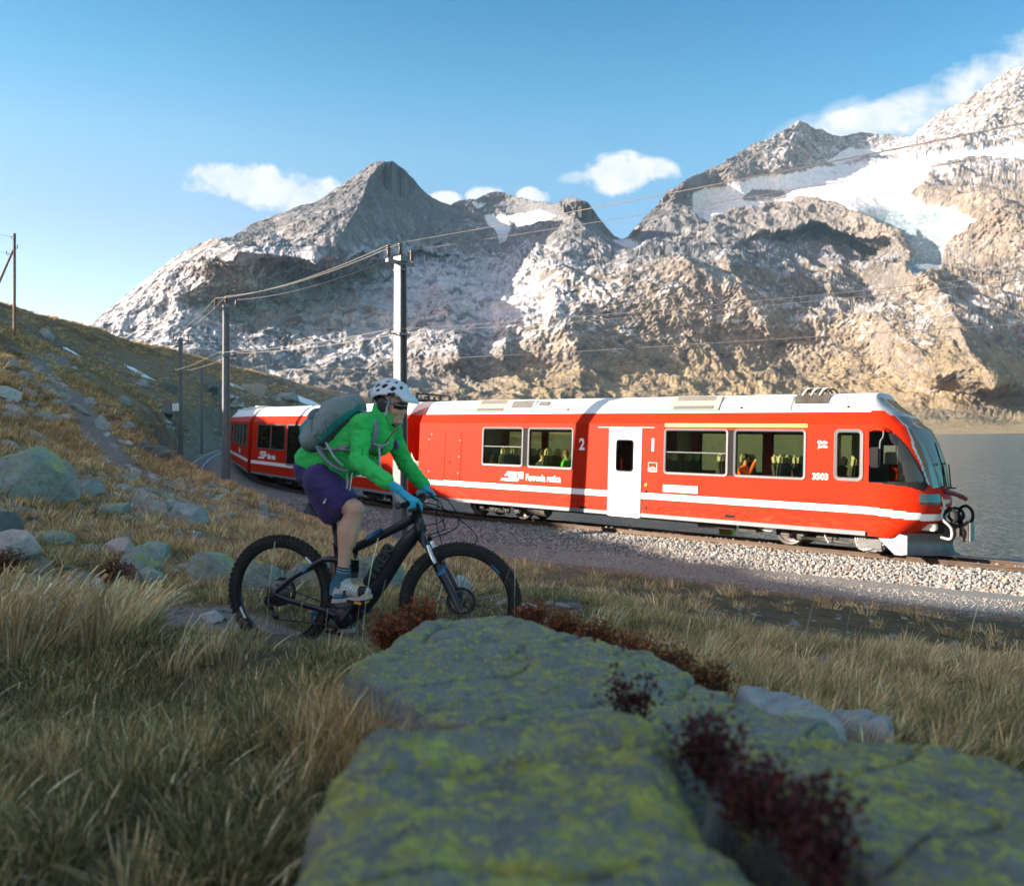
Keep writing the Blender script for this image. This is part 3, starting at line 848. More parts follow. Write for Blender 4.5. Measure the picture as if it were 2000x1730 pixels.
def text_mesh(s, size, depth=.002, bold=.0, xscale=1.0, align='LEFT', shear=0.0):
    cu = bpy.data.curves.new('t', 'FONT'); cu.body = s; cu.size = size; cu.extrude = depth; cu.offset = bold
    cu.align_x = align; cu.shear = shear; cu.resolution_u = 3; cu.space_line = .95
    ob = bpy.data.objects.new('t', cu); COL.objects.link(ob)
    dg = bpy.context.evaluated_depsgraph_get()
    me = bpy.data.meshes.new_from_object(ob.evaluated_get(dg))
    bpy.data.objects.remove(ob); bpy.data.curves.remove(cu)
    for v in me.vertices: v.co.x *= xscale
    return me

def put_text(name, s, size, mat, parent, M, **kw):
    me = text_mesh(s, size, **kw); me.transform(M); me.materials.clear(); me.materials.append(mat); me.name = name
    return link(bpy.data.objects.new(name, me), parent)
# ------------------------------------------------------------------ the red train
CANT = R(-3.0)
def glass_mat(name, tint, rough=.015, gl=(1, 1, 1), ior=1.45, k=1.0, beige_refl=0.0):
    m = bpy.data.materials.new(name); m.use_nodes = True; t = m.node_tree; t.nodes.clear()
    o = t.nodes.new('ShaderNodeOutputMaterial'); mx = t.nodes.new('ShaderNodeMixShader'); fr = t.nodes.new('ShaderNodeFresnel')
    fr.inputs[0].default_value = ior
    tr = t.nodes.new('ShaderNodeBsdfTransparent'); tr.inputs[0].default_value = (*tint, 1)
    g = t.nodes.new('ShaderNodeBsdfGlossy'); g.inputs[1].default_value = rough; g.inputs[0].default_value = (*gl, 1)
    nz = t.nodes.new('ShaderNodeTexNoise'); nz.inputs['Scale'].default_value = 1.3
    bp = t.nodes.new('ShaderNodeBump'); bp.inputs['Strength'].default_value = .02; t.links.new(nz.outputs[0], bp.inputs['Height'])
    t.links.new(bp.outputs[0], g.inputs['Normal'])
    mk = t.nodes.new('ShaderNodeMath'); mk.operation = 'MULTIPLY'; mk.inputs[1].default_value = k; t.links.new(fr.outputs[0], mk.inputs[0]); t.links.new(mk.outputs[0], mx.inputs[0]); t.links.new(tr.outputs[0], mx.inputs[1]); t.links.new(g.outputs[0], mx.inputs[2])
    res = mx.outputs[0]
    if beige_refl:     # beige film painted in for the landscape mirrored in the windscreen
        df = t.nodes.new('ShaderNodeBsdfDiffuse'); df.inputs[0].default_value = (.33, .28, .20, 1); m2 = t.nodes.new('ShaderNodeMixShader'); m2.inputs[0].default_value = beige_refl
        t.links.new(res, m2.inputs[1]); t.links.new(df.outputs[0], m2.inputs[2]); res = m2.outputs[0]
    t.links.new(res, o.inputs[0]); return m

def red_paint():
    t = NT('train_red_paint')
    f = t.noise(1.1, 5, .6); d = t.noise(5, 5, .65, stretch=(1, 1, 3.5))
    c = t.ramp(f, [(.3, (.38, .016, .003)), (.7, (.45, .021, .004))])
    sx = t.n('ShaderNodeSeparateXYZ'); t.lk(t.co('Object'), sx.inputs[0])
    dirt = t.math('MULTIPLY', t.step(sx.outputs[2], 1.3, .35), t.step(d, .48, .75))
    c = t.mix(t.math('MULTIPLY', dirt, .5), c, (.16, .09, .06))
    t.set(c, .5, 0, .06, .0); t.b.inputs['Coat Roughness'].default_value = .12
    t.bump(t.noise(2.2, 2, .5), .02, .02)
    return t.m

M_RED = red_paint()
M_WHITE = plain('train_white_paint', (.76, .75, .72), .32, var=.05, scale=3)
M_ROOF = plain('train_roof_paint', (.70, .70, .68), .42, var=.08, scale=2.2)
M_STRIPE = plain('white_stripe_paint', (.80, .79, .77), .3, var=.04, scale=4)
M_LETTER = plain('white_lettering', (.82, .82, .80), .4, var=.02)
M_YELLOW = plain('first_class_yellow', (.78, .48, .03), .35, var=.04)
M_GREYTRIM = plain('grey_sill_paint', (.17, .175, .185), .4, var=.1, scale=5)
M_BLACK = plain('black_rubber', (.012, .012, .013), .75, var=.2, spec=.15)
M_ALU = plain('window_aluminium', (.10, .10, .105), .5, .2, var=.1, spec=.3)
M_UNDER = plain('underframe_grime', (.045, .038, .033), .75, var=.4, scale=6, bump=.3)
M_BOGIE = plain('bogie_steel', (.055, .05, .045), .6, .3, var=.35, scale=9, bump=.3)
M_WHEEL = plain('wheel_steel', (.10, .09, .085), .45, .6, var=.3)
M_TREAD = plain('wheel_tread_steel', (.45, .43, .40), .3, .9, var=.1)
M_GLASS = glass_mat('window_glass', (.84, .87, .70))
M_DGLASS = glass_mat('tinted_glass', (.30, .33, .30))
M_WSHIELD = glass_mat('windscreen_glass', (.22, .20, .14), .06, ior=1.25, k=.22, beige_refl=.42)
M_INT = plain('carriage_lining', (.42, .41, .33), .6, var=.06)
M_INTD = plain('carriage_floor', (.06, .06, .065), .7, var=.1)
M_SEAT = plain('seat_cloth', (.035, .04, .055), .85, var=.25, scale=30)
M_HEADREST = plain('headrest_leather', (.33, .31, .28), .5, var=.1)
M_VENT = plain('vent_grey_metal', (.30, .285, .25), .5, .2, var=.1, scale=8)
M_VENTD = plain('vent_dark_grille', (.13, .125, .115), .6, .2, var=.2)
M_CREAM = plain('roof_cover_cream', (.62, .57, .46), .5, var=.06)
M_PLOW = plain('plow_grey_paint', (.11, .112, .115), .45, .3, var=.25, scale=5, bump=.1)
M_HOSE = plain('pale_hose_rubber', (.48, .44, .37), .6, var=.15)
M_LAMP = plain('lamp_lens_dark', (.05, .05, .055), .1, var=.1, coat=.5)
M_CERAMIC = plain('brown_insulator_glaze', (.055, .028, .02), .18, var=.15)
M_SILVER = plain('silver_cab_trim', (.34, .35, .37), .35, .3, var=.05)
M_ORANGE = plain('button_amber', (.75, .38, .06), .3, var=.05)

def rrect(w, h, r, n=6):
    """rounded rectangle outline about 0,0, counter-clockwise"""
    out = []
    for cx, cy, a0 in ((w / 2 - r, h / 2 - r, 0), (-w / 2 + r, h / 2 - r, 90), (-w / 2 + r, -h / 2 + r, 180), (w / 2 - r, -h / 2 + r, 270)):
        for k in range(n + 1):
            a = R(a0 + 90 * k / n); out.append((cx + r * math.cos(a), cy + r * math.sin(a)))
    return out

def ring_on_side(mb, t, z, w, h, r, fw, y0, y1, side=-1):
    """a rounded frame standing on the side wall between y0 (inside) and y1 (outside)"""
    a = rrect(w, h, r); b = rrect(w - 2 * fw, h - 2 * fw, max(r - fw * .8, .02)); n = len(a)
    v = []
    for (ring, y) in ((a, y1), (b, y1 - .006 * (1 if y1 > y0 else -1)), (b, y0), (a, y0)):
        v += [(t + p[0], y, z + p[1]) for p in ring]
    f = []
    for k in range(4):
        for j in range(n):
            j2 = (j + 1) % n; k2 = (k + 1) % 4
            f.append((k * n + j, k2 * n + j, k2 * n + j2, k * n + j2))
    mb.add(v, f); return mb

def plate_on_side(t, z, w, h, r, y, th, side=-1):
    a = rrect(w, h, r)
    return [(t + p[0], y, z + p[1]) for p in a], (0, side * th, 0)

def wall_cells(t0, t1, zs, holes, y):
    """side wall sheet with rectangular openings; returns verts, faces"""
    ts = sorted({t0, t1, *[a for h in holes for a in h[:2]]}); zz = sorted({*zs, *[a for h in holes for a in h[2:]]})
    v = []; f = []; idx = {}
    def vi(i, j):
        if (i, j) not in idx: idx[(i, j)] = len(v); v.append((ts[i], y, zz[j]))
        return idx[(i, j)]
    for i in range(len(ts) - 1):
        for j in range(len(zz) - 1):
            tc, zc = (ts[i] + ts[i + 1]) / 2, (zz[j] + zz[j + 1]) / 2
            if any(h[0] < tc < h[1] and h[2] < zc < h[3] for h in holes): continue
            f.append((vi(i, j), vi(i + 1, j), vi(i + 1, j + 1), vi(i, j + 1)))
    return v, f

ZB, ZG, ZK, ZR = .46, .56, 3.0, 3.30      # bottom, top of grey sill, shoulder bend, roof edge
HW = 1.34

def roof_profile():
    return [(HW - .15, ZR), (HW - .30, 3.52), (HW - .46, 3.68), (HW - .66, 3.765), (.36, 3.80), (0, 3.81)]

def add_window(car, t, z, w, h, side=-1, r=.10, bar=None, glass=None, fw=.05, frame=None):
    y0, y1 = side * (HW - .07), side * (HW + .022)
    m = MB(); ring_on_side(m, t, z, w, h, r, fw, y0, y1, side)
    wnd = m.build('window', frame or M_ALU, car)
    m = MB(); ring_on_side(m, t, z, w - 2 * fw + .02, h - 2 * fw + .02, max(r - fw, .03), .03, y0, side * (HW + .008), side)
    m.build('seal', M_BLACK, wnd)
    m = MB(); v, ax = plate_on_side(t, z, w - fw, h - fw, r * .7, side * (HW - .025), .008, side); m.prism(v, ax)
    m.build('pane', glass or M_GLASS, wnd)
    if bar is not None:
        m = MB(); m.box((t, side * (HW - .02), z + bar), (w - 1.6 * fw, .03, .022)); m.build('bar', M_ALU, wnd)
    return wnd

def body_shell(car, t0, t1, holes_near, holes_far, roof_mat, far=True, roof_t=None, end_back=True, end_front=False):
    m = MB()
    for side, holes in ((-1, holes_near), (1, holes_far)):
        v, f = wall_cells(t0, t1, [ZG, ZK], holes, side * HW); m.add(v, f)
        v, f = wall_cells(t0, t1, [ZG, ZK], holes, side * (HW - .07)); m.add(v, f)
        m.add([(t0, side * HW, ZK), (t1, side * HW, ZK), (t1, side * (HW - .15), ZR), (t0, side * (HW - .15), ZR)], [(0, 1, 2, 3)])
    def end(t):
        poly = [(-HW, ZG), (-HW, ZK), (-HW + .15, ZR), (-.5, 3.6), (.5, 3.6), (HW - .15, ZR), (HW, ZK), (HW, ZG)]
        m.add([(t, a, b) for a, b in poly], [tuple(range(len(poly)))])
    if end_back: end(t0)
    if end_front: end(t1)
    m.build('body', M_RED, car)
    m = MB()
    for side in (-1, 1): m.box(((t0 + t1) / 2, side * (HW - .02), (ZB + ZG) / 2), (t1 - t0 - .1, .06, ZG - ZB))
    m.build('sill', M_GREYTRIM, car)
    pr = roof_profile(); pr = [(-a, b) for a, b in pr] + [(a, b) for a, b in pr[-2::-1]]
    ra, rb = roof_t or (t0, t1)
    m = MB(); n = len(pr); ts = np.linspace(ra, rb, 12); v = [(t, a, b) for t in ts for a, b in pr]
    f = [(k * n + j, (k + 1) * n + j, (k + 1) * n + j + 1, k * n + j + 1) for k in range(len(ts) - 1) for j in range(n - 1)]
    m.add(v, f, True)
    m.add([(ra, a, b) for a, b in pr], [tuple(range(n))]); m.add([(rb, a, b) for a, b in pr], [tuple(range(n))[::-1]])
    m.build('roof', roof_mat, car)
    m = MB(); m.box(((t0 + t1) / 2, 0, .80), (t1 - t0 - .1, 2 * HW - .2, .12)); m.build('floor', M_INTD, car)
    m = MB(); m.box(((t0 + t1) / 2, 0, 3.08), (t1 - t0 - .1, 2 * HW - .3, .06)); m.build('ceiling', M_INT, car)
    m = MB(); m.box(((t0 + t1) / 2, 0, .50), (t1 - t0 - .3, 1.7, .14)); m.build('underframe', M_UNDER, car)

def bogie(car, ta, tb, hoses=False):
    m = MB()
    for side in (-1, 1):
        m.box(((ta + tb) / 2, side * .78, .46), (abs(tb - ta) + .5, .12, .15), bev=.03)
        m.box(((ta + tb) / 2, side * .82, .30), (.5, .14, .22), bev=.03)
        for t in (ta, tb):
            m.box((t, side * .83, .36), (.28, .16, .26), bev=.04)
            m.cyl((t - .2, side * .84, .42), (t - .2, side * .84, .66), .075, n=12); m.cyl((t + .2, side * .84, .42), (t + .2, side * .84, .66), .075, n=12)
        m.cyl(((ta + tb) / 2 - .6, side * .9, .25), ((ta + tb) / 2 + .6, side * .9, .22), .045)
        m.box((ta + .38, side * .88, .38), (.16, .1, .34)); m.box((tb - .38, side * .88, .38), (.16, .1, .34))
    b = m.build('bogie', M_BOGIE, car)
    for t in (ta, tb):
        for side in (-1, 1):
            w = MB(); w.lathe((t, side * .5, .36), (0, side, 0), [(-.03, .0), (-.03, .36), (-.02, .385), (.0, .385), (.005, .36), (.07, .355), (.07, .30), (.045, .28), (.045, .12), (.09, .10), (.09, 0)], 30)
            w.build('wheel', [M_WHEEL], b)
    if hoses:
        h = MB()
        for k in range(5):
            t = tb + .05 + .05 * k
            h.tube(catmull([(t - .28 + .02 * k, -1.0, .62), (t - .34, -1.06, .32), (t - .15, -1.08, .10 + .02 * k), (t + .10, -1.06, .30), (t + .05, -1.0, .62)], 6), .014, 6)
        h.tube(catmull([(ta - .7, -1.0, .62), (ta - .6, -1.05, .42), (ta - .3, -1.06, .36), (ta - .1, -1.04, .55)], 6), .016, 6)
        h.tube(catmull([(ta + 1.0, -1.0, .66), (ta + 1.0, -1.05, .4), (ta + 1.1, -1.06, .2)], 6), .016, 6)
        h.build('hose', M_HOSE, b)

def make_seat(car, t, y, face):
    m = MB(); m.box((t, y, 1.22), (.46, .95, .16), bev=.05)
    m.box((t - face * .24, y, 1.66), (.13, .92, .80), rot=(0, -face * .12, 0), bev=.05)
    s = m.build('seat', M_SEAT, car)
    h = MB()
    for d in (-.24, .24): h.box((t - face * .29, y + d, 2.13), (.13, .34, .26), rot=(0, -face * .12, 0), bev=.05)
    h.build('headrest', M_HEADREST, s)

CAR_F = Vector((.7828, -.6222, 0)); CAR_O = Vector((1.87, 25.29, RAIL_Z))
_n3 = Vector((.6222, .7828, 0)); _u = Vector((0, 0, 1))
CAR_N = _n3 * math.cos(CANT) + _u * math.sin(CANT); CAR_U = _u * math.cos(CANT) - _n3 * math.sin(CANT)

def inv(px, py, y=-HW):
    """place on the car's side (way along, height) that the photograph shows at px, py"""
    r = (px - HX) / FPX; s = (HY - py) / FPX; b = CAR_O + CAR_N * y
    A = np.array([[CAR_F.x - r * CAR_F.y, CAR_U.x - r * CAR_U.y], [CAR_F.z - s * CAR_F.y, CAR_U.z - s * CAR_U.y]])
    q = np.linalg.solve(A, -np.array([b.x - r * b.y, b.z - s * b.y])); return float(q[0]), float(q[1])

def box_of(x0, y0, x1, y1, y=-HW):
    a = inv(x0, y0, y); b = inv(x1, y1, y); c = inv(x0, y1, y); d = inv(x1, y0, y)
    t0, t1 = (a[0] + c[0]) / 2, (b[0] + d[0]) / 2; z1, z0 = (a[1] + d[1]) / 2, (b[1] + c[1]) / 2
    return (t0 + t1) / 2, (z0 + z1) / 2, t1 - t0, z1 - z0

def side_text(car, name, s, t, z, size, y=-HW, **kw):
    M = Matrix.Translation((t, y - .006, z)) @ Matrix.Rotation(R(90), 4, 'X')
    return put_text(name, s, size, M_LETTER, car, M, **kw)

def rail_logo(car, t, z, w, y=-HW):
    """the railway's emblem: a slanted speeding train outline of three bars"""
    k = w / 1.0; y0 = y - .004
    def para(x0, x1, z0, z1, sl=.35):
        return [(t + (x0 + 0) * k, y0, z + z0 * k), (t + x1 * k, y0, z + z0 * k), (t + (x1 + sl * (z1 - z0)) * k, y0, z + z1 * k), (t + (x0 + sl * (z1 - z0) * 2) * k, y0, z + z1 * k)]
    m = MB()
    m.prism([(t + a * k, y0, z + b * k) for a, b in ((0, 0), (.76, 0), (.83, .08), (.06, .08))], (0, -.004, 0))
    m.prism([(t + a * k, y0, z + b * k) for a, b in ((.17, .17), (.31, .32), (1.0, .32), (1.0, .25), (.35, .25), (.26, .17))], (0, -.004, 0))
    m.prism([(t + a * k, y0, z + b * k) for a, b in ((.78, .10), (1.0, .10), (1.0, .235), (.78, .235))], (0, -.004, 0))
    m.build('emblem', M_LETTER, car)
    side_text(car, 'lettering', 'RhB', t + .36 * k, z + .095 * k, .19 * k, y, bold=.006 * k, xscale=1.1)

def build_front_car():
    rz = math.atan2(CAR_F.y, CAR_F.x)
    car = empty('train_car', CAR_O, (CANT, 0, rz))
    tag(car, 'leading red railcar numbered 3503 with white door, slanted windscreen and snow plow', 'train car', 'coupled cars of the red train')
    T0, T1 = -5.42, 9.0
    wins = {k: box_of(*b) for k, b in dict(A=(942, 834, 1022, 910), B=(1031, 835, 1120, 915), C=(1297, 837, 1422, 928), D=(1433, 838, 1574, 934), E=(1629, 838, 1686, 939)).items()}
    door = box_of(1190, 836, 1251, 1010)
    holes = []
    for k, (t, z, w, h) in wins.items():
        d = .045; holes.append((t - w / 2 + d, t + w / 2 - d, z - h / 2 + d, z + h / 2 - d))
    holes.append((door[0] - door[2] / 2, door[0] + door[2] / 2, ZG - .01, door[1] + door[3] / 2))
    fz0, fz1 = 1.75, 2.86
    far = [(-3.7, -2.2, fz0, fz1), (-2.0, -.3, fz0, fz1), (3.6, 5.5, fz0, fz1), (5.75, 8.0, fz0, fz1)]
    body_shell(car, T0, T1, holes, far, M_ROOF, roof_t=(T0 + .12, 8.997))
    add_window(car, *wins['A'], bar=.0); add_window(car, *wins['B']); add_window(car, *wins['C'], bar=-.02); add_window(car, *wins['D'])
    add_window(car, *wins['E'], r=.13, fw=.07)
    for a in far: add_window(car, (a[0] + a[1]) / 2, (a[2] + a[3]) / 2, a[1] - a[0] + .09, a[3] - a[2] + .09, 1)
    for a, b in (('A', 'B'), ('C', 'D')):
        ta = wins[a][0] + wins[a][2] / 2 - .01; tb = wins[b][0] - wins[b][2] / 2 + .01; z, h = wins[a][1], wins[a][3]
        m = MB(); m.box(((ta + tb) / 2, -HW, z), (tb - ta, .014, h - .05)); m.build('window_pillar', M_BLACK, car)
    # passenger door
    t, z, w, h = door; z0 = ZB - .03; h = z + h / 2 - z0; z = z0 + h / 2
    dw = box_of(1203, 858, 1238, 921)
    hole = (dw[0] - dw[2] / 2 + .03, dw[0] + dw[2] / 2 - .03, dw[1] - dw[3] / 2 + .03, dw[1] + dw[3] / 2 - .03)
    m = MB()
    for yy in (-HW - .012, -HW + .03):
        v, f = wall_cells(t - w / 2 + .02, t + w / 2 - .02, [z0, z0 + h - .02], [hole], yy); m.add(v, f)
    m.box((t - w / 2 + .012, -HW + .01, z), (.02, .05, h - .02)); m.box((t + w / 2 - .012, -HW + .01, z), (.02, .05, h - .02)); m.box((t, -HW + .01, z0 + h - .012), (w - .05, .05, .02))
    d = m.build('door', M_WHITE, car)
    m = MB(); ring_on_side(m, dw[0], dw[1], dw[2], dw[3], .1, .035, -HW + .03, -HW - .02); m.build('window_frame', M_BLACK, d)
    m = MB(); v, ax = plate_on_side(dw[0], dw[1], dw[2] - .03, dw[3] - .03, .08, -HW - .002, .006); m.prism(v, ax); m.build('pane', M_DGLASS, d)
    m = MB(); m.box((t + w / 2 + .012, -HW - .005, z), (.035, .03, h)); m.box((t - w / 2 - .012, -HW - .005, z), (.035, .03, h)); m.box((t, -HW - .006, z + h / 2 + .02), (w + .8, .03, .025))
    m.build('door_frame', M_GREYTRIM, car)
    m = MB(); m.box((t + .1, -HW + .35, 2.0), (.03, .03, 2.0)); m.build('grab_pole', M_YELLOW, car)
    # white stripe, yellow first-class line
    zs = 1.04
    for a, b in ((T0, t - w / 2 - .03), (t + w / 2 + .03, T1)):
        m = MB(); m.box(((a + b) / 2, -HW - .002, zs), (b - a, .008, .16)); m.build('stripe', M_STRIPE, car)
    m = MB(); m.box(((T0 + T1) / 2, HW + .002, zs), (T1 - T0, .008, .16)); m.build('stripe', M_STRIPE, car)
    y = box_of(1299, 828, 1577, 837); m = MB(); m.box((y[0], -HW - .003, 2.965), (y[2], .008, .085)); m.build('first_class_line', M_YELLOW, car)
    # lettering
    b = box_of(1027, 928, 1117, 943); side_text(car, 'lettering', 'Ferrovia retica', b[0] - b[2] / 2, b[1] - .075, .285, bold=.005, xscale=.76)
    b = box_of(978, 925, 1022, 939); rail_logo(car, b[0] - b[2] / 2, b[1] - .11, b[2])
    b = box_of(1130, 856, 1144, 878); side_text(car, 'class_number', '2', b[0] - .10, b[1] - .16, .46, bold=.014, xscale=.85)
    b = box_of(1271, 857, 1280, 880); side_text(car, 'class_number', '1', b[0] - .10, b[1] - .16, .46, bold=.014, xscale=.85)
    b = box_of(1586, 924, 1615, 936); side_text(car, 'car_number', '3503', b[0] - b[2] / 2, b[1] - .075, .21, bold=.004, xscale=.92)
    b = box_of(1602, 861, 1616, 873); side_text(car, 'lettering', 'Carlo\nJanka', b[0] + b[2] / 2, b[1] + .01, .10, bold=.003, align='RIGHT')
    # bicycle symbol in its square
    b = box_of(1266, 903, 1283, 921); m = MB(); ring_on_side(m, b[0], b[1], b[2], b[3], .005, .012, -HW, -HW - .005)
    for dx in (-.055, .055): m.torus((b[0] + dx, -HW - .004, b[1] - .05), (0, 1, 0), .036, .006, 16, 5)
    for p, q in (((-.055, -.05), (-.02, .0)), ((-.02, 0), (.04, .0)), ((.04, 0), (.055, -.05)), ((-.02, 0), (.0, -.05)), ((.0, -.05), (.04, 0)), ((-.055, -.05), (0, -.05))):
        m.tube([(b[0] + p[0], -HW - .004, b[1] + p[1]), (b[0] + q[0], -HW - .004, b[1] + q[1])], .006, 5)
    m.build('bicycle_symbol', M_LETTER, car)
    # hatch in the red wall, small covers and buttons
    for x0, x1 in ((838.5, 869), (870, 900)):
        b = box_of(x0, 846, x1, 938); m = MB(); v, ax = plate_on_side(b[0], b[1], b[2] - .015, b[3], .05, -HW, .012); m.prism(v, ax); h = m.build('hatch', M_RED, car)
    m = MB()
    for px, py in ((844, 848), (839, 858), (838, 920), (895, 924), (897, 892), (899, 860)):
        q = inv(px, py); m.lathe((q[0], -HW - .012, q[1]), (0, -1, 0), [(0, .028), (.012, .022), (.012, 0)], 10)
    m.build('hatch_bolt', M_SILVER, car)
    b = box_of(838, 845, 901, 939); m = MB(); ring_on_side(m, b[0], b[1], b[2] + .03, b[3] + .03, .07, .014, -HW + .01, -HW - .003); m.build('hatch_seam', M_BLACK, car)
    b = box_of(869, 899, 884, 905); m = MB(); m.box((b[0], -HW - .012, b[1]), (.16, .012, .10)); hh = m.build('latch', M_RED, car)
    m = MB(); m.box((b[0] + .05, -HW - .02, b[1]), (.04, .012, .08)); m.build('latch_slot', M_BLACK, hh)
    b = box_of(1295, 948, 1363, 962); m = MB(); ring_on_side(m, b[0], b[1], b[2] + .04, b[3] + .04, .01, .02, -HW, -HW - .012); dd = m.build('destination_display', M_BLACK, car)
    m = MB(); m.box((b[0], -HW - .004, b[1]), (b[2], .008, b[3])); m.build('display_glass', M_CREAM, dd)
    b = box_of(1286, 939, 1373, 968); m = MB(); ring_on_side(m, b[0], b[1], b[2], b[3], .03, .008, -HW, -HW - .003); m.build('panel_seam', M_BLACK, car)
    q = inv(1262, 947); m = MB(); m.lathe((q[0], -HW, q[1]), (0, -1, 0), [(0, .05), (.02, .045), (.03, 0)], 14); m.build('door_button', M_ORANGE, car)
    q = inv(1262, 960); m = MB(); m.lathe((q[0], -HW, q[1]), (0, -1, 0), [(0, .045), (.01, .04), (.01, 0)], 14); m.build('door_lock', M_BLACK, car)
    for x in (1257, 1262, 1268):
        q = inv(x, 992); m = MB(); m.box((q[0], -HW, q[1]), (.02 if x != 1262 else .05, .01, .11)); m.build('marking', M_BLACK, car)
    # seams of the lower skirts
    m = MB()
    for pts in (((1279, 1020), (1289, 990.5), (1430, 1000), (1450, 1003), (1470, 1026)), ((990, 990), (1000, 972), (1015, 969), (1145, 978), (1158, 1006)), ((1289, 991), (1288, 1021)), ((1435, 1001), (1434, 1032)), ((1015, 970), (1014, 994)), ((1128, 977), (1127, 1004))):
        q = [inv(*p) for p in pts]; m.tube([(a, -HW - .001, max(b, ZG)) for a, b in q], .007, 4)
    m.build('skirt_seam', M_BLACK, car)
    for px, py in ((1138, 991), (1425, 1008)):
        q = inv(px, py); m = MB(); m.box((q[0], -HW - .002, q[1]), (.26, .01, .08)); m.build('vent_slot', M_BLACK, car)
    # roof fittings, on the sloping roof edge
    def roof_pt(px, py):
        t, z = inv(px, py, -(HW - .35)); return t
    sl = math.atan2(3.68 - ZR, .31); YM, ZM = -(HW - .295), 3.515
    def on_roof(t, w, d0, d1, th, mat, name, par=None):
        """plate lying on the roof slope: d0..d1 is the way up the slope (0 to 1)"""
        m = MB(); L = .49; c = (d0 + d1) / 2 - .5
        m.box((t, YM + .012 + c * L * math.cos(sl) - (th / 2 + .012) * math.sin(sl), ZM + c * L * math.sin(sl) + (th / 2 + .012) * math.cos(sl)), (w, (d1 - d0) * L, th), rot=(sl, 0, 0), bev=.004)
        return m.build(name, mat, par or car)
    for x0, x1, body, mat in ((931, 996, 'roof_vent', M_VENT), (1311, 1409, 'roof_vent', M_VENT)):
        a, b = roof_pt(x0, 805), roof_pt(x1, 805); v = on_roof((a + b) / 2, b - a, .06, 1.12, .03, mat, body)
        on_roof((a + b) / 2, (b - a) * .78, .14, .34, .045, M_VENTD, 'grille', v)
        for d in (.76, .84, .92, 1.0): on_roof((a + b) / 2, (b - a) * .76, d, d + .035, .045, M_VENTD, 'louver', v)
    a, b = roof_pt(994, 800), roof_pt(1046, 800); v = on_roof((a + b) / 2, b - a, .05, 1.1, .02, M_WHITE, 'roof_panel'); on_roof((a + b) / 2 + .03, (b - a) * .8, .36, 1.02, .03, M_VENTD, 'grille', v)
    a, b = roof_pt(1052, 790), roof_pt(1072, 790); on_roof((a + b) / 2, b - a, .58, .92, .02, M_VENTD, 'roof_grille')
    a, b = roof_pt(1463, 800), roof_pt(1548, 800); v = on_roof((a + b) / 2, b - a, .12, 1.08, .02, M_WHITE, 'roof_panel'); on_roof((a + b) / 2, (b - a) * .78, .26, 1.0, .03, M_CREAM, 'cover', v)
    m = MB()
    for x in (872, 908, 1112, 1217, 1265, 1460, 1550, 1652): m.box((roof_pt(x, 798), YM, ZM - .01), (.012, .45, .02), rot=(sl, 0, 0))
    m.build('roof_seam', M_VENT, car)
    m = MB()
    for x in (931, 985, 993, 1043, 1115, 1407, 1452, 1315, 1393, 1660): m.box((roof_pt(x, 800), YM - .09, ZM - .09), (.045, .05, .03), rot=(sl, 0, 0))
    m.build('roof_eyelet', M_BLACK, car)
    a, b = roof_pt(1553, 788), roof_pt(1620, 788)
    rc = on_roof((a + b) / 2, b - a, .46, 1.1, .012, M_UNDER, 'roof_recess')
    m = MB()
    for k in range(6):
        t = a + (b - a) * (.12 + .15 * k)
        m.tube(catmull([(t, -.86, 3.66), (t + .04, -.83, 3.84), (t + .12, -.7, 3.88), (t + .16, -.55, 3.8)], 4), .026, 6)
        m.cyl((t - .05, -.82, 3.62), (t - .05, -.7, 3.8), .02, n=6)
    m.build('cooling_pipe', M_BOGIE, rc)
    m = MB()
    for k in range(3):
        t = a + (b - a) * (.3 + .25 * k); m.tube(catmull([(t - .1, -.9, 3.72), (t, -.86, 3.88), (t + .12, -.72, 3.9)], 4), .03, 6)
    m.build('cable_bundle', M_HOSE, rc)
    # bogies and gear under the floor
    bogie(car, -3.3, -1.5); bogie(car, 6.95, 8.95, True)
    m = MB(); m.cyl((-.95, -.9, .42), (-.3, -.9, .42), .22, n=18); m.cyl((4.6, -.8, .40), (5.6, -.8, .40), .12, n=12); m.box((6.0, -.7, .42), (.5, .5, .3), bev=.03); m.box((.9, -.85, .44), (2.4, .2, .12)); m.box((3.6, -.85, .44), (2.4, .2, .12)); m.build('air_tank', M_UNDER, car)
    m = MB()
    for t in (-2.9, -2.4, -2.0): m.cyl((t, -1.0, .5), (t + .1, -1.02, .22), .02, n=6)
    m.build('pipe', M_BOGIE, car)
    # seats
    for t, f in ((-3.4, 1), (-2.3, -1), (-1.7, 1), (-.6, -1), (3.9, 1), (5.0, -1), (5.55, 1), (6.55, -1), (7.0, 1), (7.9, -1)):
        for y in (-.72, .72): make_seat(car, t, y, f)
    for t in (-3.98, 2.0, 3.3, 8.15):
        m = MB(); m.box((t, .82 if t != 2.0 else .9, 1.95), (.05, .85, 2.2)); m.box((t, -.9, 1.95), (.05, .55, 2.2)); m.build('partition', M_INT, car)
    m = MB()
    for side in (-1, 1):
        m.box((-2, side * 1.05, 2.93), (4.0, .3, .05)); m.box((5.8, side * 1.05, 2.93), (4.6, .3, .05))
    m.build('luggage_rack', M_INTD, car)
    m = MB()
    for side in (-1, 1): m.box((5.8, side * .6, 3.035), (4.2, .12, .03)); m.box((-2, side * .6, 3.035), (3.4, .12, .03))
    m.build('light_strip', M_WHITE, car)
    build_nose(car)
    # back end: gangway and hoses
    m = MB(); m.box((T0 - .12, 0, 1.95), (.24, 1.3, 2.4), bev=.03); m.box((T0 - .28, 0, 1.95), (.16, 1.2, 2.3)); m.build('gangway', M_BLACK, car)
    m = MB()
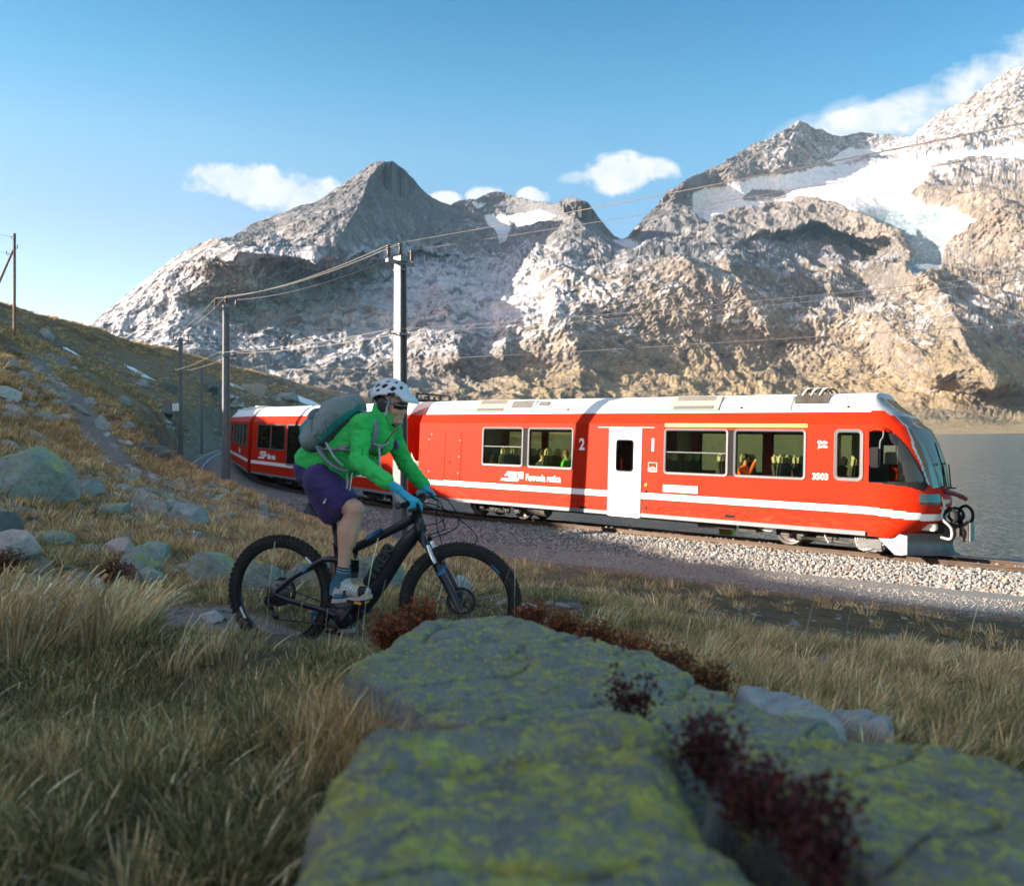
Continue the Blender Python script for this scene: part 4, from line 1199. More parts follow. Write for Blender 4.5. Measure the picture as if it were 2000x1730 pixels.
    for k in range(5): m.tube(catmull([(T0 + .02, -1.12 - .02 * k, 2.05 - .05 * k), (T0 - .2, -1.1, 1.72 - .05 * k), (T0 - .42, -1.1, 1.72 - .05 * k), (T0 - .6, -1.12, 2.0 - .04 * k)], 6), .014, 6)
    m.build('coupling_hose', M_HOSE, car)
    return car

def build_nose(car):
    T1 = 9.0
    tipz = [(.46, 9.85), (.56, 9.99), (.82, 10.28), (1.05, 10.40), (1.29, 10.43), (1.67, 10.37), (2.17, 10.28), (2.6, 10.14), (2.95, 9.96), (3.08, 9.78), (3.30, 9.58), (3.45, 9.35), (3.6, 9.17), (3.7, 9.08), (3.80, 9.03)]
    zz, tt = np.array(tipz).T
    wz = np.array([(.46, HW), (3.0, HW), (3.30, HW - .15), (3.52, HW - .30), (3.68, HW - .46), (3.765, HW - .66), (3.80, .36)])
    NZ, NA = 150, 110
    zs = np.linspace(.46, 3.80, NZ); a = np.linspace(-math.pi / 2, math.pi / 2, NA)
    V = np.zeros((NZ, NA, 3))
    for i, z in enumerate(zs):
        tip = np.interp(z, zz, tt); W = np.interp(z, wz[:, 0], wz[:, 1])
        b0 = T1
        tip = max(tip, b0 + .02)
        ca, sa = np.cos(a), np.sin(a)
        V[i, :, 0] = b0 + (tip - b0) * np.abs(ca) ** .62
        V[i, :, 1] = W * np.sign(sa) * np.abs(sa) ** .80
        V[i, :, 2] = z
    F = grid_faces(NZ, NA)
    vv = V.reshape(-1, 3); cen = vv[F].mean(1)
    t, y, z = cen.T
    tipc = np.interp(z, zz, tt); front = np.clip((t - T1) / np.maximum(tipc - T1, .05), 0, 1)
    edge = 1.0 - .62 * np.clip((2.95 - z) / 1.35, 0, 1) * 0
    # windscreen, the band over it, the cab's side windows, the white stripe
    wy = np.interp(z, [1.5, 1.75, 2.5, 3.0, 3.12], [.78, .92, 1.06, 1.03, 1.0])
    shield = (z > 1.60) & (z < 3.10) & (np.abs(y) < wy)
    shield |= (z >= 3.10) & (z < 3.22) & (np.abs(y) < .98)
    trim = ~shield & (z > 1.66) & (z < 3.28) & (np.abs(y) < wy + .045)
    silver = (z >= 3.22) & ((z > 3.32) | (np.abs(y) < 1.12)) & ~trim
    upper = silver & (z < 3.66) & (np.abs(y) < .80) & (front > .2)
    # side window polygon in (t, z), from the photograph
    poly = [inv(1500 + q[0] / 3.76, 740 + q[1] / 3.76, -HW + .06) for q in ((764, 372), (850, 380), (930, 420), (1008, 508), (1062, 600), (1104, 690), (1122, 745), (1112, 765), (764, 752))]
    big = [inv(1500 + q[0] / 3.76, 740 + q[1] / 3.76, -HW + .06) for q in ((752, 362), (860, 370), (945, 412), (1022, 500), (1076, 596), (1120, 690), (1150, 790), (1130, 830), (1040, 795), (752, 758))]
    sidew = in_poly(t, z, poly) & ~shield & ~trim
    sideb = in_poly(t, z, big) & ~shield & ~trim & ~sidew
    lampm = (z > 1.22) & (z < 1.46) & (np.abs(y) > .60) & (np.abs(y) < 1.13) & (t > 9.5)
    stz = 1.04 - .10 * np.clip((t - 9.0) / 1.2, 0, 1)
    strp = (np.abs(z - stz) < .08) & ~lampm
    cls = np.zeros(len(F), int)
    for k, msk in enumerate((silver, upper, strp, lampm, sideb, trim, sidew, shield), 1): cls[msk] = k
    def part(name, ids, mat, par=car, push=0.0):
        f = F[np.isin(cls, ids)]
        if not len(f): return None
        used, invx = np.unique(f, return_inverse=True)
        p = vv[used].copy()
        if push:
            nrm = np.c_[np.full(len(p), .6), p[:, 1] * .8, np.zeros(len(p))]; nrm /= np.linalg.norm(nrm, axis=1)[:, None]; p += nrm * push
        return mesh_np(name, p, invx.reshape(f.shape), mat, par)
    part('nose', [0], M_RED); part('nose_roof', [1], M_SILVER); part('upper_windscreen', [2], M_WSHIELD); part('stripe', [3], M_STRIPE)
    part('headlight', [4], M_LAMP); part('window_surround', [5], M_BLACK); part('windscreen_trim', [6], M_SILVER)
    part('cab_window', [7], M_DGLASS); part('windscreen', [8], M_WSHIELD)
    m = MB()     # inside the cab
    m.box((9.25, 0, 1.55), (.9, 2.3, .25), bev=.05); m.box((9.55, 0, 1.1), (.5, 1.9, .9)); d = m.build('dashboard', M_GREYTRIM, car)
    m = MB(); m.box((8.75, .2, 1.9), (.15, .55, 1.0), bev=.05); m.box((8.95, .2, 1.45), (.5, .5, .12), bev=.04); m.build('driver_seat', M_SEAT, car)
    m = MB(); m.box((8.97, -.35, 2.2), (.04, 1.7, 2.2)); m.build('cab_partition', M_INTD, car)
    m = MB(); m.box((9.42, -1.12, 2.32), (.3, .02, .42), bev=.006); m.build('sun_blind', M_CREAM, car)
    # mirror, red bracket
    a = inv(1500 + 770 / 3.76, 740 + 335 / 3.76); m = MB(); m.tube(catmull([(9.02, -HW - .01, 2.86), (9.2, -HW - .05, 2.90), (9.34, -HW - .06, 2.88), (9.42, -HW - .0, 2.85)], 5), [.03] * 5 + [.05] * 6 + [.03] * 5, 8); mr = m.build('mirror_bracket', M_RED, car)
    m = MB(); m.tube(catmull([(9.33, -HW - .07, 2.88), (9.33, -HW - .10, 2.72), (9.28, -HW - .12, 2.62), (9.27, -HW - .12, 2.45)], 5), .017, 7); m.build('mirror_arm', M_ALU, mr)
    m = MB(); m.box((9.16, -HW - .12, 2.25), (.24, .11, .46), bev=.035); m.build('mirror', M_BLACK, mr)
    # wipers
    m = MB(); m.tube([(10.40, -.45, 1.62), (10.36, -.52, 2.1), (10.22, -.58, 2.62)], .016, 6); m.tube([(10.42, -.30, 1.62), (10.37, -.50, 2.12)], .014, 6); m.tube([(10.43, .1, 1.62), (10.40, .0, 2.15)], .014, 6); m.box((10.36, -.42, 2.16), (.06, .26, .05)); m.tube([(10.45, -.6, 1.62), (10.48, .3, 1.6)], .02, 6)
    m.build('wiper', M_BLACK, car)
    # plow
    m = MB()
    pro = [(.52, .10), (.40, .02), (.26, .0), (.12, .04), (.03, .16)]    # height, way back
    n = 13; v = []
    for k in range(n):
        y = -1.18 + 2.36 * k / (n - 1); front = 10.62 - .95 * (abs(y) / 1.18) ** 1.15
        for h, back in pro: v.append((front - (.10 - back) * 1.2, y, h + .05))
    f = [(k * 5 + j, (k + 1) * 5 + j, (k + 1) * 5 + j + 1, k * 5 + j + 1) for k in range(n - 1) for j in range(4)]
    m.add(v, f, True); pl = m.build('snow_plow', M_PLOW, car)
    m = MB()
    for sd in (-1, 1):
        m.prism([(9.02, sd * 1.19, .60), (9.30, sd * 1.19, .60), (9.72, sd * 1.19, .08), (9.55, sd * 1.19, .08)], (0, sd * .03, 0))
        m.prism([(9.30, sd * 1.19, .60), (9.8, sd * 1.16, .52), (9.8, sd * 1.16, .1), (9.72, sd * 1.19, .08)], (0, sd * .02, 0))
    m.build('plow_cheek', M_SILVER, pl)
    m = MB(); m.box((8.98, -1.02, .26), (.62, .16, .30), bev=.05); m.box((8.98, 1.02, .26), (.62, .16, .30), bev=.05); m.build('rail_guard', M_PLOW, car)
    # buffer, coupling and hoses
    m = MB(); m.box((10.40, 0, .66), (.9, .34, .26), bev=.03); m.box((10.80, 0, .64), (.16, .52, .46), bev=.03); m.box((10.53, -.26, .62), (.3, .1, .2)); bf = m.build('coupler', M_UNDER, car)
    m = MB(); m.box((10.88, 0, .64), (.03, .5, .42)); m.build('coupler_plate', M_PLOW, bf)
    m = MB(); m.box((10.07, -.62, .72), (.42, .3, .16), bev=.02); m.build('step', M_CREAM, car)
    m = MB(); m.torus((10.50, -.40, .98), (.55, 1, .1), .17, .04, 24, 8); m.torus((10.73, .15, 1.0), (.75, 1, .0), .21, .035, 24, 8); m.torus((10.50, .34, .98), (.5, -1, .1), .16, .035, 24, 8)
    m.tube(catmull([(10.32, -.2, .95), (10.48, -.3, 1.14), (10.68, -.1, .95), (10.58, .1, .7)], 5), .035, 7); m.build('brake_hose', M_BLACK, car)
    m = MB(); m.tube(catmull([(10.34, -.52, 1.42), (10.42, -.58, 1.2), (10.38, -.62, .95), (10.56, -.55, .72), (10.54, -.48, .48), (10.33, -.46, .50)], 6), .028, 8); m.build('pale_hose', M_HOSE, car)
    m = MB(); m.tube(catmull([(10.22, -.66, 1.58), (10.30, -.5, 1.60), (10.44, -.28, 1.52), (10.60, -.1, 1.46), (10.78, .02, 1.36)], 6), [.05, .06, .05, .065, .055, .05, .06, .05, .06, .05, .065, .05, .06, .045, .06, .05, .06, .05, .045, .06, .05, .05, .05, .05, .03], 8)
    m.box((10.40, -.42, 1.60), (.12, .1, .12), bev=.02); m.box((10.68, -.04, 1.42), (.12, .12, .1), bev=.02); m.build('multiple_unit_cable', plain('dark_red_cable', (.13, .012, .02), .45, var=.2), car)
    m = MB(); m.box((10.37, -.45, 1.16), (.16, .3, .05)); m.box((10.39, -.3, 1.3), (.12, .5, .10), bev=.02); m.build('cable_socket', M_HOSE, car)

def build_rear_car(a, b, label, wins, texts, roof=M_ROOF, tall=None, far_wins=None, panto=False):
    """a plain car between plan points a (front) and b (back)"""
    f = (Vector(a) - Vector(b)); L = f.length; c = (Vector(a) + Vector(b)) / 2
    car = empty('train_car', (c.x, c.y, RAIL_Z), (CANT, 0, math.atan2(f.y, f.x)))
    tag(car, label, 'train car', 'coupled cars of the red train')
    h = L / 2; holes = []
    for (t, z, w, hh) in wins: holes.append((t - w / 2 + .04, t + w / 2 - .04, z - hh / 2 + .04, z + hh / 2 - .04))
    fh = [(x[0], x[1], 1.75, 2.86) for x in holes if x[2] > 1.2]
    body_shell(car, -h, h, holes, fh, roof, end_front=True)
    for (t, z, w, hh) in wins: add_window(car, t, z, w, hh, r=.06, glass=M_DGLASS)
    for x in fh: add_window(car, (x[0] + x[1]) / 2, 2.305, x[1] - x[0] + .08, 1.19, 1)
    for side in (-1, 1):
        m = MB(); m.box((0, side * (HW + .002), 1.04), (2 * h, .008, .16)); m.build('stripe', M_STRIPE, car)
    for w in texts:
        if w[0] == 'logo': rail_logo(car, w[1], w[2], w[3])
        else: side_text(car, 'lettering', w[0], w[1], w[2], w[3], bold=.012, xscale=w[4])
    bogie(car, -h + 2.0, -h + 3.8); bogie(car, h - 3.8, h - 2.0)
    m = MB(); m.box((0, -.8, .40), (3.2, .5, .34), bev=.04); m.box((-3.0, -.8, .42), (1.2, .4, .26), bev=.04); m.build('equipment_box', M_UNDER, car)
    for s in (-1, 1):
        m = MB(); m.box((s * (h + .1), 0, 1.95), (.2, 1.3, 2.4)); m.build('gangway', M_BLACK, car)
    if panto:
        g = MB(); g.box((h - 1.0, 0, 3.86), (1.5, 1.7, .07))
        for y in (-.7, -.2, .3, .7):
            for t in (h - 1.6, h - .5): g.lathe((t, y, 3.88), (0, 0, 1), [(0, .06), (.04, .09), (.07, .06), (.11, .09), (.14, .06), (.2, .03)], 10)
        g.tube([(h - 1.6, -.7, 4.08), (h - .5, -.7, 4.08)], .035, 6); g.tube(catmull([(h - 1.5, -.5, 4.05), (h - 1.0, -.62, 4.2), (h - .4, -.5, 4.1)], 5), .03, 6); g.tube([(h - .5, -.7, 4.08), (h - .5, .7, 4.08)], .035, 6)
        g.build('roof_switchgear', M_UNDER, car)
    else:
        m = MB()
        for k in range(3):
            t = -h + 3 + k * (2 * h - 6) / 2; m.box((t, -.35, 3.85), (1.5, .9, .10), bev=.02)
        m.build('roof_unit', M_ROOF, car)
    return car

FRONT_CAR = build_front_car()
J1 = (-2.72, 28.95, 0); J2 = (-11.95, 41.5, 0); J2b = (-12.25, 42.1, 0); J3 = (-18.0, 56.0, 0); J3b = (-18.25, 56.7, 0); J4 = (-23.4, 71.5, 0)
_L2 = (Vector(J1) - Vector(J2)).length / 2
# the second car's windows, from the left end
_w2 = [(-_L2 + 1.7, 2.30, 1.75, 1.2), (-_L2 + 3.55, 2.30, 1.75, 1.2), (-_L2 + 5.55, 1.98, 1.7, 1.85), (-_L2 + 10.0, 2.3, 1.9, 1.2), (-_L2 + 12.0, 2.3, 1.6, 1.2)]
build_rear_car(J1, J2, 'second red car of the train, passing behind the cyclist', _w2, [('logo', -_L2 + 1.0, 1.24, 1.1), ('Viafier retica', -_L2 + 2.25, 1.26, .34, .62), ('2', -_L2 + 6.75, 2.35, .5, .8)], panto=True)
_L3 = (Vector(J2b) - Vector(J3)).length / 2
_w3 = [(-_L3 + 3.0, 2.3, 1.9, 1.2), (-_L3 + 6.0, 2.3, 2.2, 1.2), (-_L3 + 8.4, 2.3, 2.2, 1.2), (-_L3 + 10.8, 2.3, 2.2, 1.2), (-_L3 + 13.2, 2.3, 1.8, 1.2)]
build_rear_car(J2b, J3, 'third red car with grey white roof, beside the tall pole left of the cyclist', _w3, [('Retica', -_L3 + 9.0, 1.26, .42, .9)])
_L4 = (Vector(J3b) - Vector(J4)).length / 2
build_rear_car(J3b, J4, 'hindmost red car of the train, mostly hidden behind the third car', [(-_L4 + 4 + 2.6 * k, 2.3, 2.2, 1.2) for k in range(4)], [])

# ------------------------------------------------------------------ people in the train
def car_pt(t, y, z):
    return CAR_O + CAR_F * t + CAR_N * y + CAR_U * z

M_SKIN_T = plain('passenger_skin', (.42, .24, .16), .6, var=.08)
def passenger(px, py, y, face, label, coat, hair, arm=None, scale=1.0, hat=False):
    """seated figure whose head shows at px, py; face = +1 looks along the train"""
    t, z = inv(px, py, y); s = scale
    o = empty('person', car_pt(t, y, z)); o.rotation_euler = (CANT, 0, math.atan2(CAR_F.y, CAR_F.x) + (0 if face > 0 else math.pi))
    tag(o, label, 'person', 'passengers behind the train windows')
    H = Vector((0, 0, 0))
    body = [ell((.0, 0, .0), (.095 * s, .075 * s, .125 * s)), ell((.075 * s, 0, -.03 * s), (.03 * s, .025 * s, .04 * s)), cap((-.01, 0, -.1 * s), .055 * s, (-.03 * s, 0, -.22 * s), .06 * s)]
    body += [cap((-.04 * s, -.14 * s, -.28 * s), .07 * s, (-.04 * s, .14 * s, -.28 * s), .07 * s), cap((-.03 * s, 0, -.33 * s), .15 * s, (-.08 * s, 0, -.75 * s), .15 * s)]
    body += [cap((-.02, .1 * s, -.8 * s), .08 * s, (.38 * s, .1 * s, -.78 * s), .065 * s), cap((-.02, -.1 * s, -.8 * s), .08 * s, (.38 * s, -.1 * s, -.78 * s), .065 * s)]
    arms = []
    for sd in (-1, 1):
        sh = Vector((-.03, sd * .2 * s, -.29 * s))
        if arm and sd == (1 if face < 0 else -1): el, ha = Vector((.16 * s, sd * .22 * s, -.42 * s)), Vector((.30 * s, sd * .18 * s, -.10 * s))
        else: el, ha = Vector((.02, sd * .25 * s, -.56 * s)), Vector((.24 * s, sd * .16 * s, -.62 * s))
        arms += [cap(sh, .06 * s, el, .05 * s), cap(el, .05 * s, ha, .035 * s)]
        body += [cap(el, .04 * s, ha, .03 * s), ell(ha + (ha - el).normalized() * .06 * s, (.05 * s, .03 * s, .05 * s))]
    fuse('body', body, M_SKIN_T, o, .02, 3)
    cs = [cap((-.04 * s, -.14 * s, -.29 * s), .085 * s, (-.04 * s, .14 * s, -.29 * s), .085 * s), cap((-.03 * s, 0, -.34 * s), .175 * s, (-.08 * s, 0, -.76 * s), .17 * s), cap((-.02, 0, -.19 * s), .07 * s, (-.03, 0, -.27 * s), .09 * s)] + [cap(a[1], a[2] * 1.22, a[3], a[4] * 1.2) for a in arms]
    fuse('jacket', cs, coat, o, .022, 3, wrinkle=(.006, (9, 9, 9), 3))
    hp = [ell((-.02 * s, 0, .035 * s), (.105 * s, .088 * s, .112 * s)), ell((-.06 * s, 0, -.02 * s), (.06 * s, .078 * s, .09 * s))]
    if hat: hp += [ell((.07 * s, 0, .07 * s), (.09 * s, .07 * s, .018 * s))]
    fuse('cap' if hat else 'hair', hp, hair, o, .016, 2)
    return o

HAIR_D = plain('dark_hair', (.018, .013, .010), .6, var=.3); HAIR_B = plain('brown_hair', (.11, .06, .03), .6, var=.3); HAIR_G = plain('grey_hair', (.22, .20, .18), .6, var=.2)
passenger(1060, 888, -.72, 1, 'passenger in a pale jacket and dark cap behind the window left of the number 2', plain('pale_jacket', (.55, .55, .42), .8), HAIR_D, hat=True)
passenger(1085, 893, -.45, -1, 'passenger in dark clothes between the pale jacket and the green shirt', plain('navy_jacket', (.03, .035, .06), .8), HAIR_B)
passenger(1105, 886, -.80, -1, 'child in a bright green shirt at the train window beside the number 2', plain('green_shirt', (.06, .45, .05), .8), HAIR_B, scale=.86)
passenger(960, 890, -.72, 1, 'passenger in a whitish top behind the barred second class window', plain('whitish_top', (.40, .38, .34), .8), HAIR_D)
passenger(1457, 896, -.78, 1, 'passenger in an orange shirt with raised arm at the first class window', plain('orange_shirt', (.75, .10, .02), .8), HAIR_D, arm=True)
passenger(1527, 903, -.55, 1, 'grey haired passenger in black with one arm raised at the first class window', plain('black_top', (.02, .02, .022), .8), HAIR_G, arm=True)
# ------------------------------------------------------------------ scattering small things nobody could count
def scatter(name, pts, rots, scl, idx, sources, label=None, kind='stuff', parent=None):
    """one object that repeats the small source meshes on its points"""
    me = bpy.data.meshes.new(name); me.from_pydata([tuple(p) for p in pts], [], []); me.update()
    n = len(pts)
    a = me.attributes.new('rot', 'FLOAT_VECTOR', 'POINT'); a.data.foreach_set('vector', np.asarray(rots, float).ravel())
    a = me.attributes.new('scl', 'FLOAT', 'POINT'); a.data.foreach_set('value', np.asarray(scl, float))
    a = me.attributes.new('idx', 'INT', 'POINT'); a.data.foreach_set('value', np.asarray(idx, np.int32))
    col = bpy.data.collections.new(name + '_sources')
    for i, s in enumerate(sources):
        o = bpy.data.objects.new('%s_%02d' % (name, i), s); col.objects.link(o)
    ob = link(bpy.data.objects.new(name, me), parent)
    g = bpy.data.node_groups.new(name, 'GeometryNodeTree')
    g.interface.new_socket('Geometry', in_out='INPUT', socket_type='NodeSocketGeometry')
    g.interface.new_socket('Geometry', in_out='OUTPUT', socket_type='NodeSocketGeometry')
    gi = g.nodes.new('NodeGroupInput'); go = g.nodes.new('NodeGroupOutput')
    ci = g.nodes.new('GeometryNodeCollectionInfo'); ci.inputs[0].default_value = col
    ci.inputs['Separate Children'].default_value = True; ci.inputs['Reset Children'].default_value = True
    io = g.nodes.new('GeometryNodeInstanceOnPoints')
    def at(nm, ty):
        x = g.nodes.new('GeometryNodeInputNamedAttribute'); x.data_type = ty; x.inputs[0].default_value = nm; return x.outputs[0]
    L = g.links
    L.new(gi.outputs[0], io.inputs['Points']); L.new(ci.outputs[0], io.inputs['Instance'])
    io.inputs['Pick Instance'].default_value = True
    L.new(at('idx', 'INT'), io.inputs['Instance Index'])
    e2r = g.nodes.new('FunctionNodeEulerToRotation'); L.new(at('rot', 'FLOAT_VECTOR'), e2r.inputs[0]); L.new(e2r.outputs[0], io.inputs['Rotation'])
    L.new(at('scl', 'FLOAT'), io.inputs['Scale'])
    L.new(io.outputs[0], go.inputs[0])
    md = ob.modifiers.new('scatter', 'NODES'); md.node_group = g
    tag(ob, label, None, None, kind)
    return ob

def stone_mesh(name, seed, mat, sub=2, flat=.75, cuts=7):
    rg = np.random.default_rng(seed); bm = bmesh.new(); bmesh.ops.create_icosphere(bm, subdivisions=sub, radius=1)
    for k in range(cuts):
        d = rg.normal(size=3); d /= np.linalg.norm(d); c = rg.uniform(.55, .85)
        for v in bm.verts:
            s = v.co.dot(Vector(d)) - c
            if s > 0: v.co -= Vector(d) * s
    sc = Vector((rg.uniform(.8, 1.25), rg.uniform(.8, 1.2), flat * rg.uniform(.8, 1.15)))
    for v in bm.verts: v.co = Vector((v.co.x * sc.x, v.co.y * sc.y, v.co.z * sc.z))
    me = bpy.data.meshes.new(name); bm.to_mesh(me); bm.free(); me.materials.append(mat); return me

def track_frame(step=.25, s0=0, s1=1e9):
    """points along the track with direction and left normal"""
    out = []; pts = [Vector((p[0], p[1], 0)) for p in CL2]; acc = 0
    for a, b in zip(pts[:-1], pts[1:]):
        L = (b - a).length; n = max(int(L / step), 1)
        for k in range(n):
            s = acc + L * k / n
            if s0 <= s <= s1: out.append((a.lerp(b, k / n), s))
        acc += L
    res = []
    for i, (p, s) in enumerate(out):
        q0 = out[max(i - 2, 0)][0]; q1 = out[min(i + 2, len(out) - 1)][0]; d = (q1 - q0).normalized()
        res.append((p, d, Vector((-d.y, d.x, 0)), s))
    return res

def ballast_stone_mat():
    t = NT('ballast_stone')
    oi = t.n('ShaderNodeObjectInfo'); rnd = oi.outputs['Random']
    c = t.ramp(rnd, [(0, (.15, .148, .145)), (.35, (.25, .245, .24)), (.62, (.36, .35, .335)), (.80, (.46, .44, .40)), (.90, (.34, .22, .14)), (1, (.48, .465, .44))])
    c = t.mix(1.0, c, t.math('ADD', .65, t.math('MULTIPLY', t.noise(6, 4, .65), .7)), 'MULTIPLY')
    t.set(c, .88, 0, .25); t.bump(t.noise(9, 4, .6), .5, .15); return t.m

def build_track():
    # ballast bed
    fr = track_frame(.5); prof = [(-2.75, -3.83), (-2.3, -3.72), (-1.85, -3.50), (-1.4, -3.31), (-.5, -3.28), (.5, -3.30), (1.4, -3.36), (2.2, -3.72), (2.8, -3.95)]
    V = np.array([[tuple(p + n * d) [:2] + (z,) for d, z in prof] for p, dd, n, s in fr])
    t = NT('ballast_bed')
    vo = t.vor(16, 'F1', 'Color'); vs = t.n('ShaderNodeSeparateColor'); t.lk(vo, vs.inputs[0])
    c = t.ramp(vs.outputs[0], [(0, (.14, .138, .135)), (.5, (.25, .245, .24)), (.8, (.35, .335, .315)), (.9, (.29, .20, .14)), (1, (.40, .385, .37))])
    c = t.mix(t.step(t.vor(16, 'DISTANCE_TO_EDGE'), .0, .10), (.05, .048, .045), c)
    t.set(c, .9, 0, .2); t.bump(t.vor(16, 'F1'), -.9, .05)
    o = mesh_np('ballast_bed', V.reshape(-1, 3), grid_faces(len(fr), len(prof)), t.m); tag(o, 'bed of crushed grey stone under the railway track', None, None, 'structure')
    # loose stones on the part one can make out
    sm = ballast_stone_mat(); src = [stone_mesh('ballast_stone', 40 + k, sm) for k in range(7)]
    fr2 = [f for f in track_frame(.05) if -8 < f[0].x < 14.5]
    rg = np.random.default_rng(5); N = 30000
    pk = rg.integers(0, len(fr2), N); d = np.where(rg.random(N) < .82, rg.uniform(-2.65, -.6, N), rg.uniform(-.6, 1.6, N))
    pd, pz = np.array(prof).T
    pts = np.array([tuple(fr2[i][0] + fr2[i][2] * dd + fr2[i][1] * rg.uniform(-.03, .03)) for i, dd in zip(pk, d)])
    pts[:, 2] = np.interp(d, pd, pz) + rg.uniform(-.012, .03, N)
    scl = rg.uniform(.022, .046, N) * (1 + .35 * (rg.random(N) < .1))
    keep = ~((np.abs(np.abs(d) - .5) < .09) & (pts[:, 2] > -3.34))
    scatter('ballast_stones', pts[keep], rg.uniform(0, 6.28, (N, 3))[keep], scl[keep], rg.integers(0, 7, N)[keep], src, 'loose grey and rusty stones of the track ballast')
    # fine gravel strewn on the bench path
    fr3 = [f for f in track_frame(.05) if -5 < f[0].x < 16]
    N = 6000; pk = rg.integers(0, len(fr3), N); d = -2.6 - 1.9 * rg.random(N) ** 1.4
    q = np.array([tuple((fr3[i][0] + fr3[i][2] * dd).xy) for i, dd in zip(pk, d)]); z = ground_z(q) + .004
    scatter('gravel', np.c_[q, z], rg.uniform(0, 6.28, (N, 3)), rg.uniform(.010, .026, N), rg.integers(0, 7, N), src, 'fine gravel strewn along the service path beside the track')
    # rails
    tr = empty('railway_track', (CL2[20][0], CL2[20][1], RAIL_Z)); M_RAIL = plain('rail_steel', (.085, .055, .038), .5, .5, var=.3, scale=3)
    M_RTOP = plain('rail_head_steel', (.30, .22, .16), .3, .8, var=.15)
    tag(tr, 'narrow gauge railway track curving away to the left under the train', 'railway track')
    I = [(-.06, -.14), (.06, -.14), (.06, -.125), (.012, -.105), (.012, -.045), (.034, -.035), (.034, -.003), (-.034, -.003), (-.034, -.035), (-.012, -.045), (-.012, -.105), (-.06, -.125)]
    fr = track_frame(.5); inv_m = Matrix.Translation(-tr.location)
    for sd in (-.533, .533):
        V = np.array([[tuple(inv_m @ Vector((*(p + n * (sd + a)).xy, RAIL_Z + b + (.028 if sd < 0 else -.028)))) for a, b in I] for p, dd, n, s in fr])
        n = len(I); ii = np.arange(len(fr) - 1)
        F = [(k * n + j, (k + 1) * n + j, (k + 1) * n + (j + 1) % n, k * n + (j + 1) % n) for k in range(len(fr) - 1) for j in range(n)]
        o = mesh_np('rail', V.reshape(-1, 3), F, M_RAIL, tr, False); o.data.materials.append(M_RTOP)
        for i, pl in enumerate(o.data.polygons):
            if i % n == 6: pl.material_index = 1
    M_SLEEP = plain('sleeper_steel', (.11, .085, .07), .8, var=.3)
    base = None
    for i, (p, d, n, s) in enumerate(track_frame(.75)):
        if not (-30 < p.x < 13 and p.y < 75): continue
        if base is None:
            m = MB(); m.box((0, 0, 0), (.24, 1.8, .12), bev=.02); base = m.build('sleeper', M_SLEEP, tr); o = base
        else: o = base.copy(); link(o)
        o.parent = tr; o.location = inv_m @ Vector((p.x, p.y, RAIL_Z - .195)); o.rotation_euler = (0, 0, math.atan2(d.y, d.x))
    # pale concrete cable troughs that edge the bench on the bend
    M_CONC = plain('pale_concrete', (.42, .41, .40), .85, var=.15, scale=3, bump=.2)
    for d0, lab, s0, s1 in ((-2.95, 'pale concrete kerb line nearest the ballast on the bend', 20, 92), (-4.0, 'pale concrete kerb line along the outer edge of the bend', 20, 88)):
        fr = [f for f in track_frame(.5) if s0 < f[3] < s1]
        V = np.array([[tuple((p + n * (d0 + a)).xy) + (-3.80 + b,) for a, b in ((-.07, 0), (-.07, .12), (.07, .12), (.07, 0))] for p, d, n, s in fr])
        o = mesh_np('concrete_kerb', V.reshape(-1, 3), grid_faces(len(fr), 4), M_CONC, None, False); tag(o, lab, 'kerb')
    # yellow trackside box on the lake side, seen under the train
    c = P(1421, 1046, 24.6); m = MB(); m.box((0, 0, .35), (.42, .3, .7), bev=.03); m.box((0, 0, .73), (.5, .36, .05), bev=.01)
    b = m.build('trackside_box', plain('yellow_box_paint', (.62, .42, .05), .5, var=.15)); b.location = (c.x, c.y, -3.95); b.rotation_euler = (0, 0, -.67)
    tag(b, 'small yellow trackside box on the lake side, seen under the train', 'box')

build_track()

# ------------------------------------------------------------------ poles and wires
M_POLE = plain('pole_galvanised_steel', (.155, .15, .155), .55, .15, var=.14, scale=4, bump=.08)
M_WIRE = plain('wire_metal', (.22, .20, .18), .5, .4, var=.1)
M_WIRE_D = plain('wire_dark', (.10, .085, .08), .5, .3, var=.1)

def insulator(mb_, c, h, r):
    prof = [(0, r * .45)]
    n = 5
    for k in range(n):
        a = h * (k + .15) / n; prof += [(a, r * .5), (a + h * .45 / n, r), (a + h * .6 / n, r * .5)]
    prof += [(h, r * .35), (h, 0)]
    mb_.lathe(c, (0, 0, 1), prof, 14)

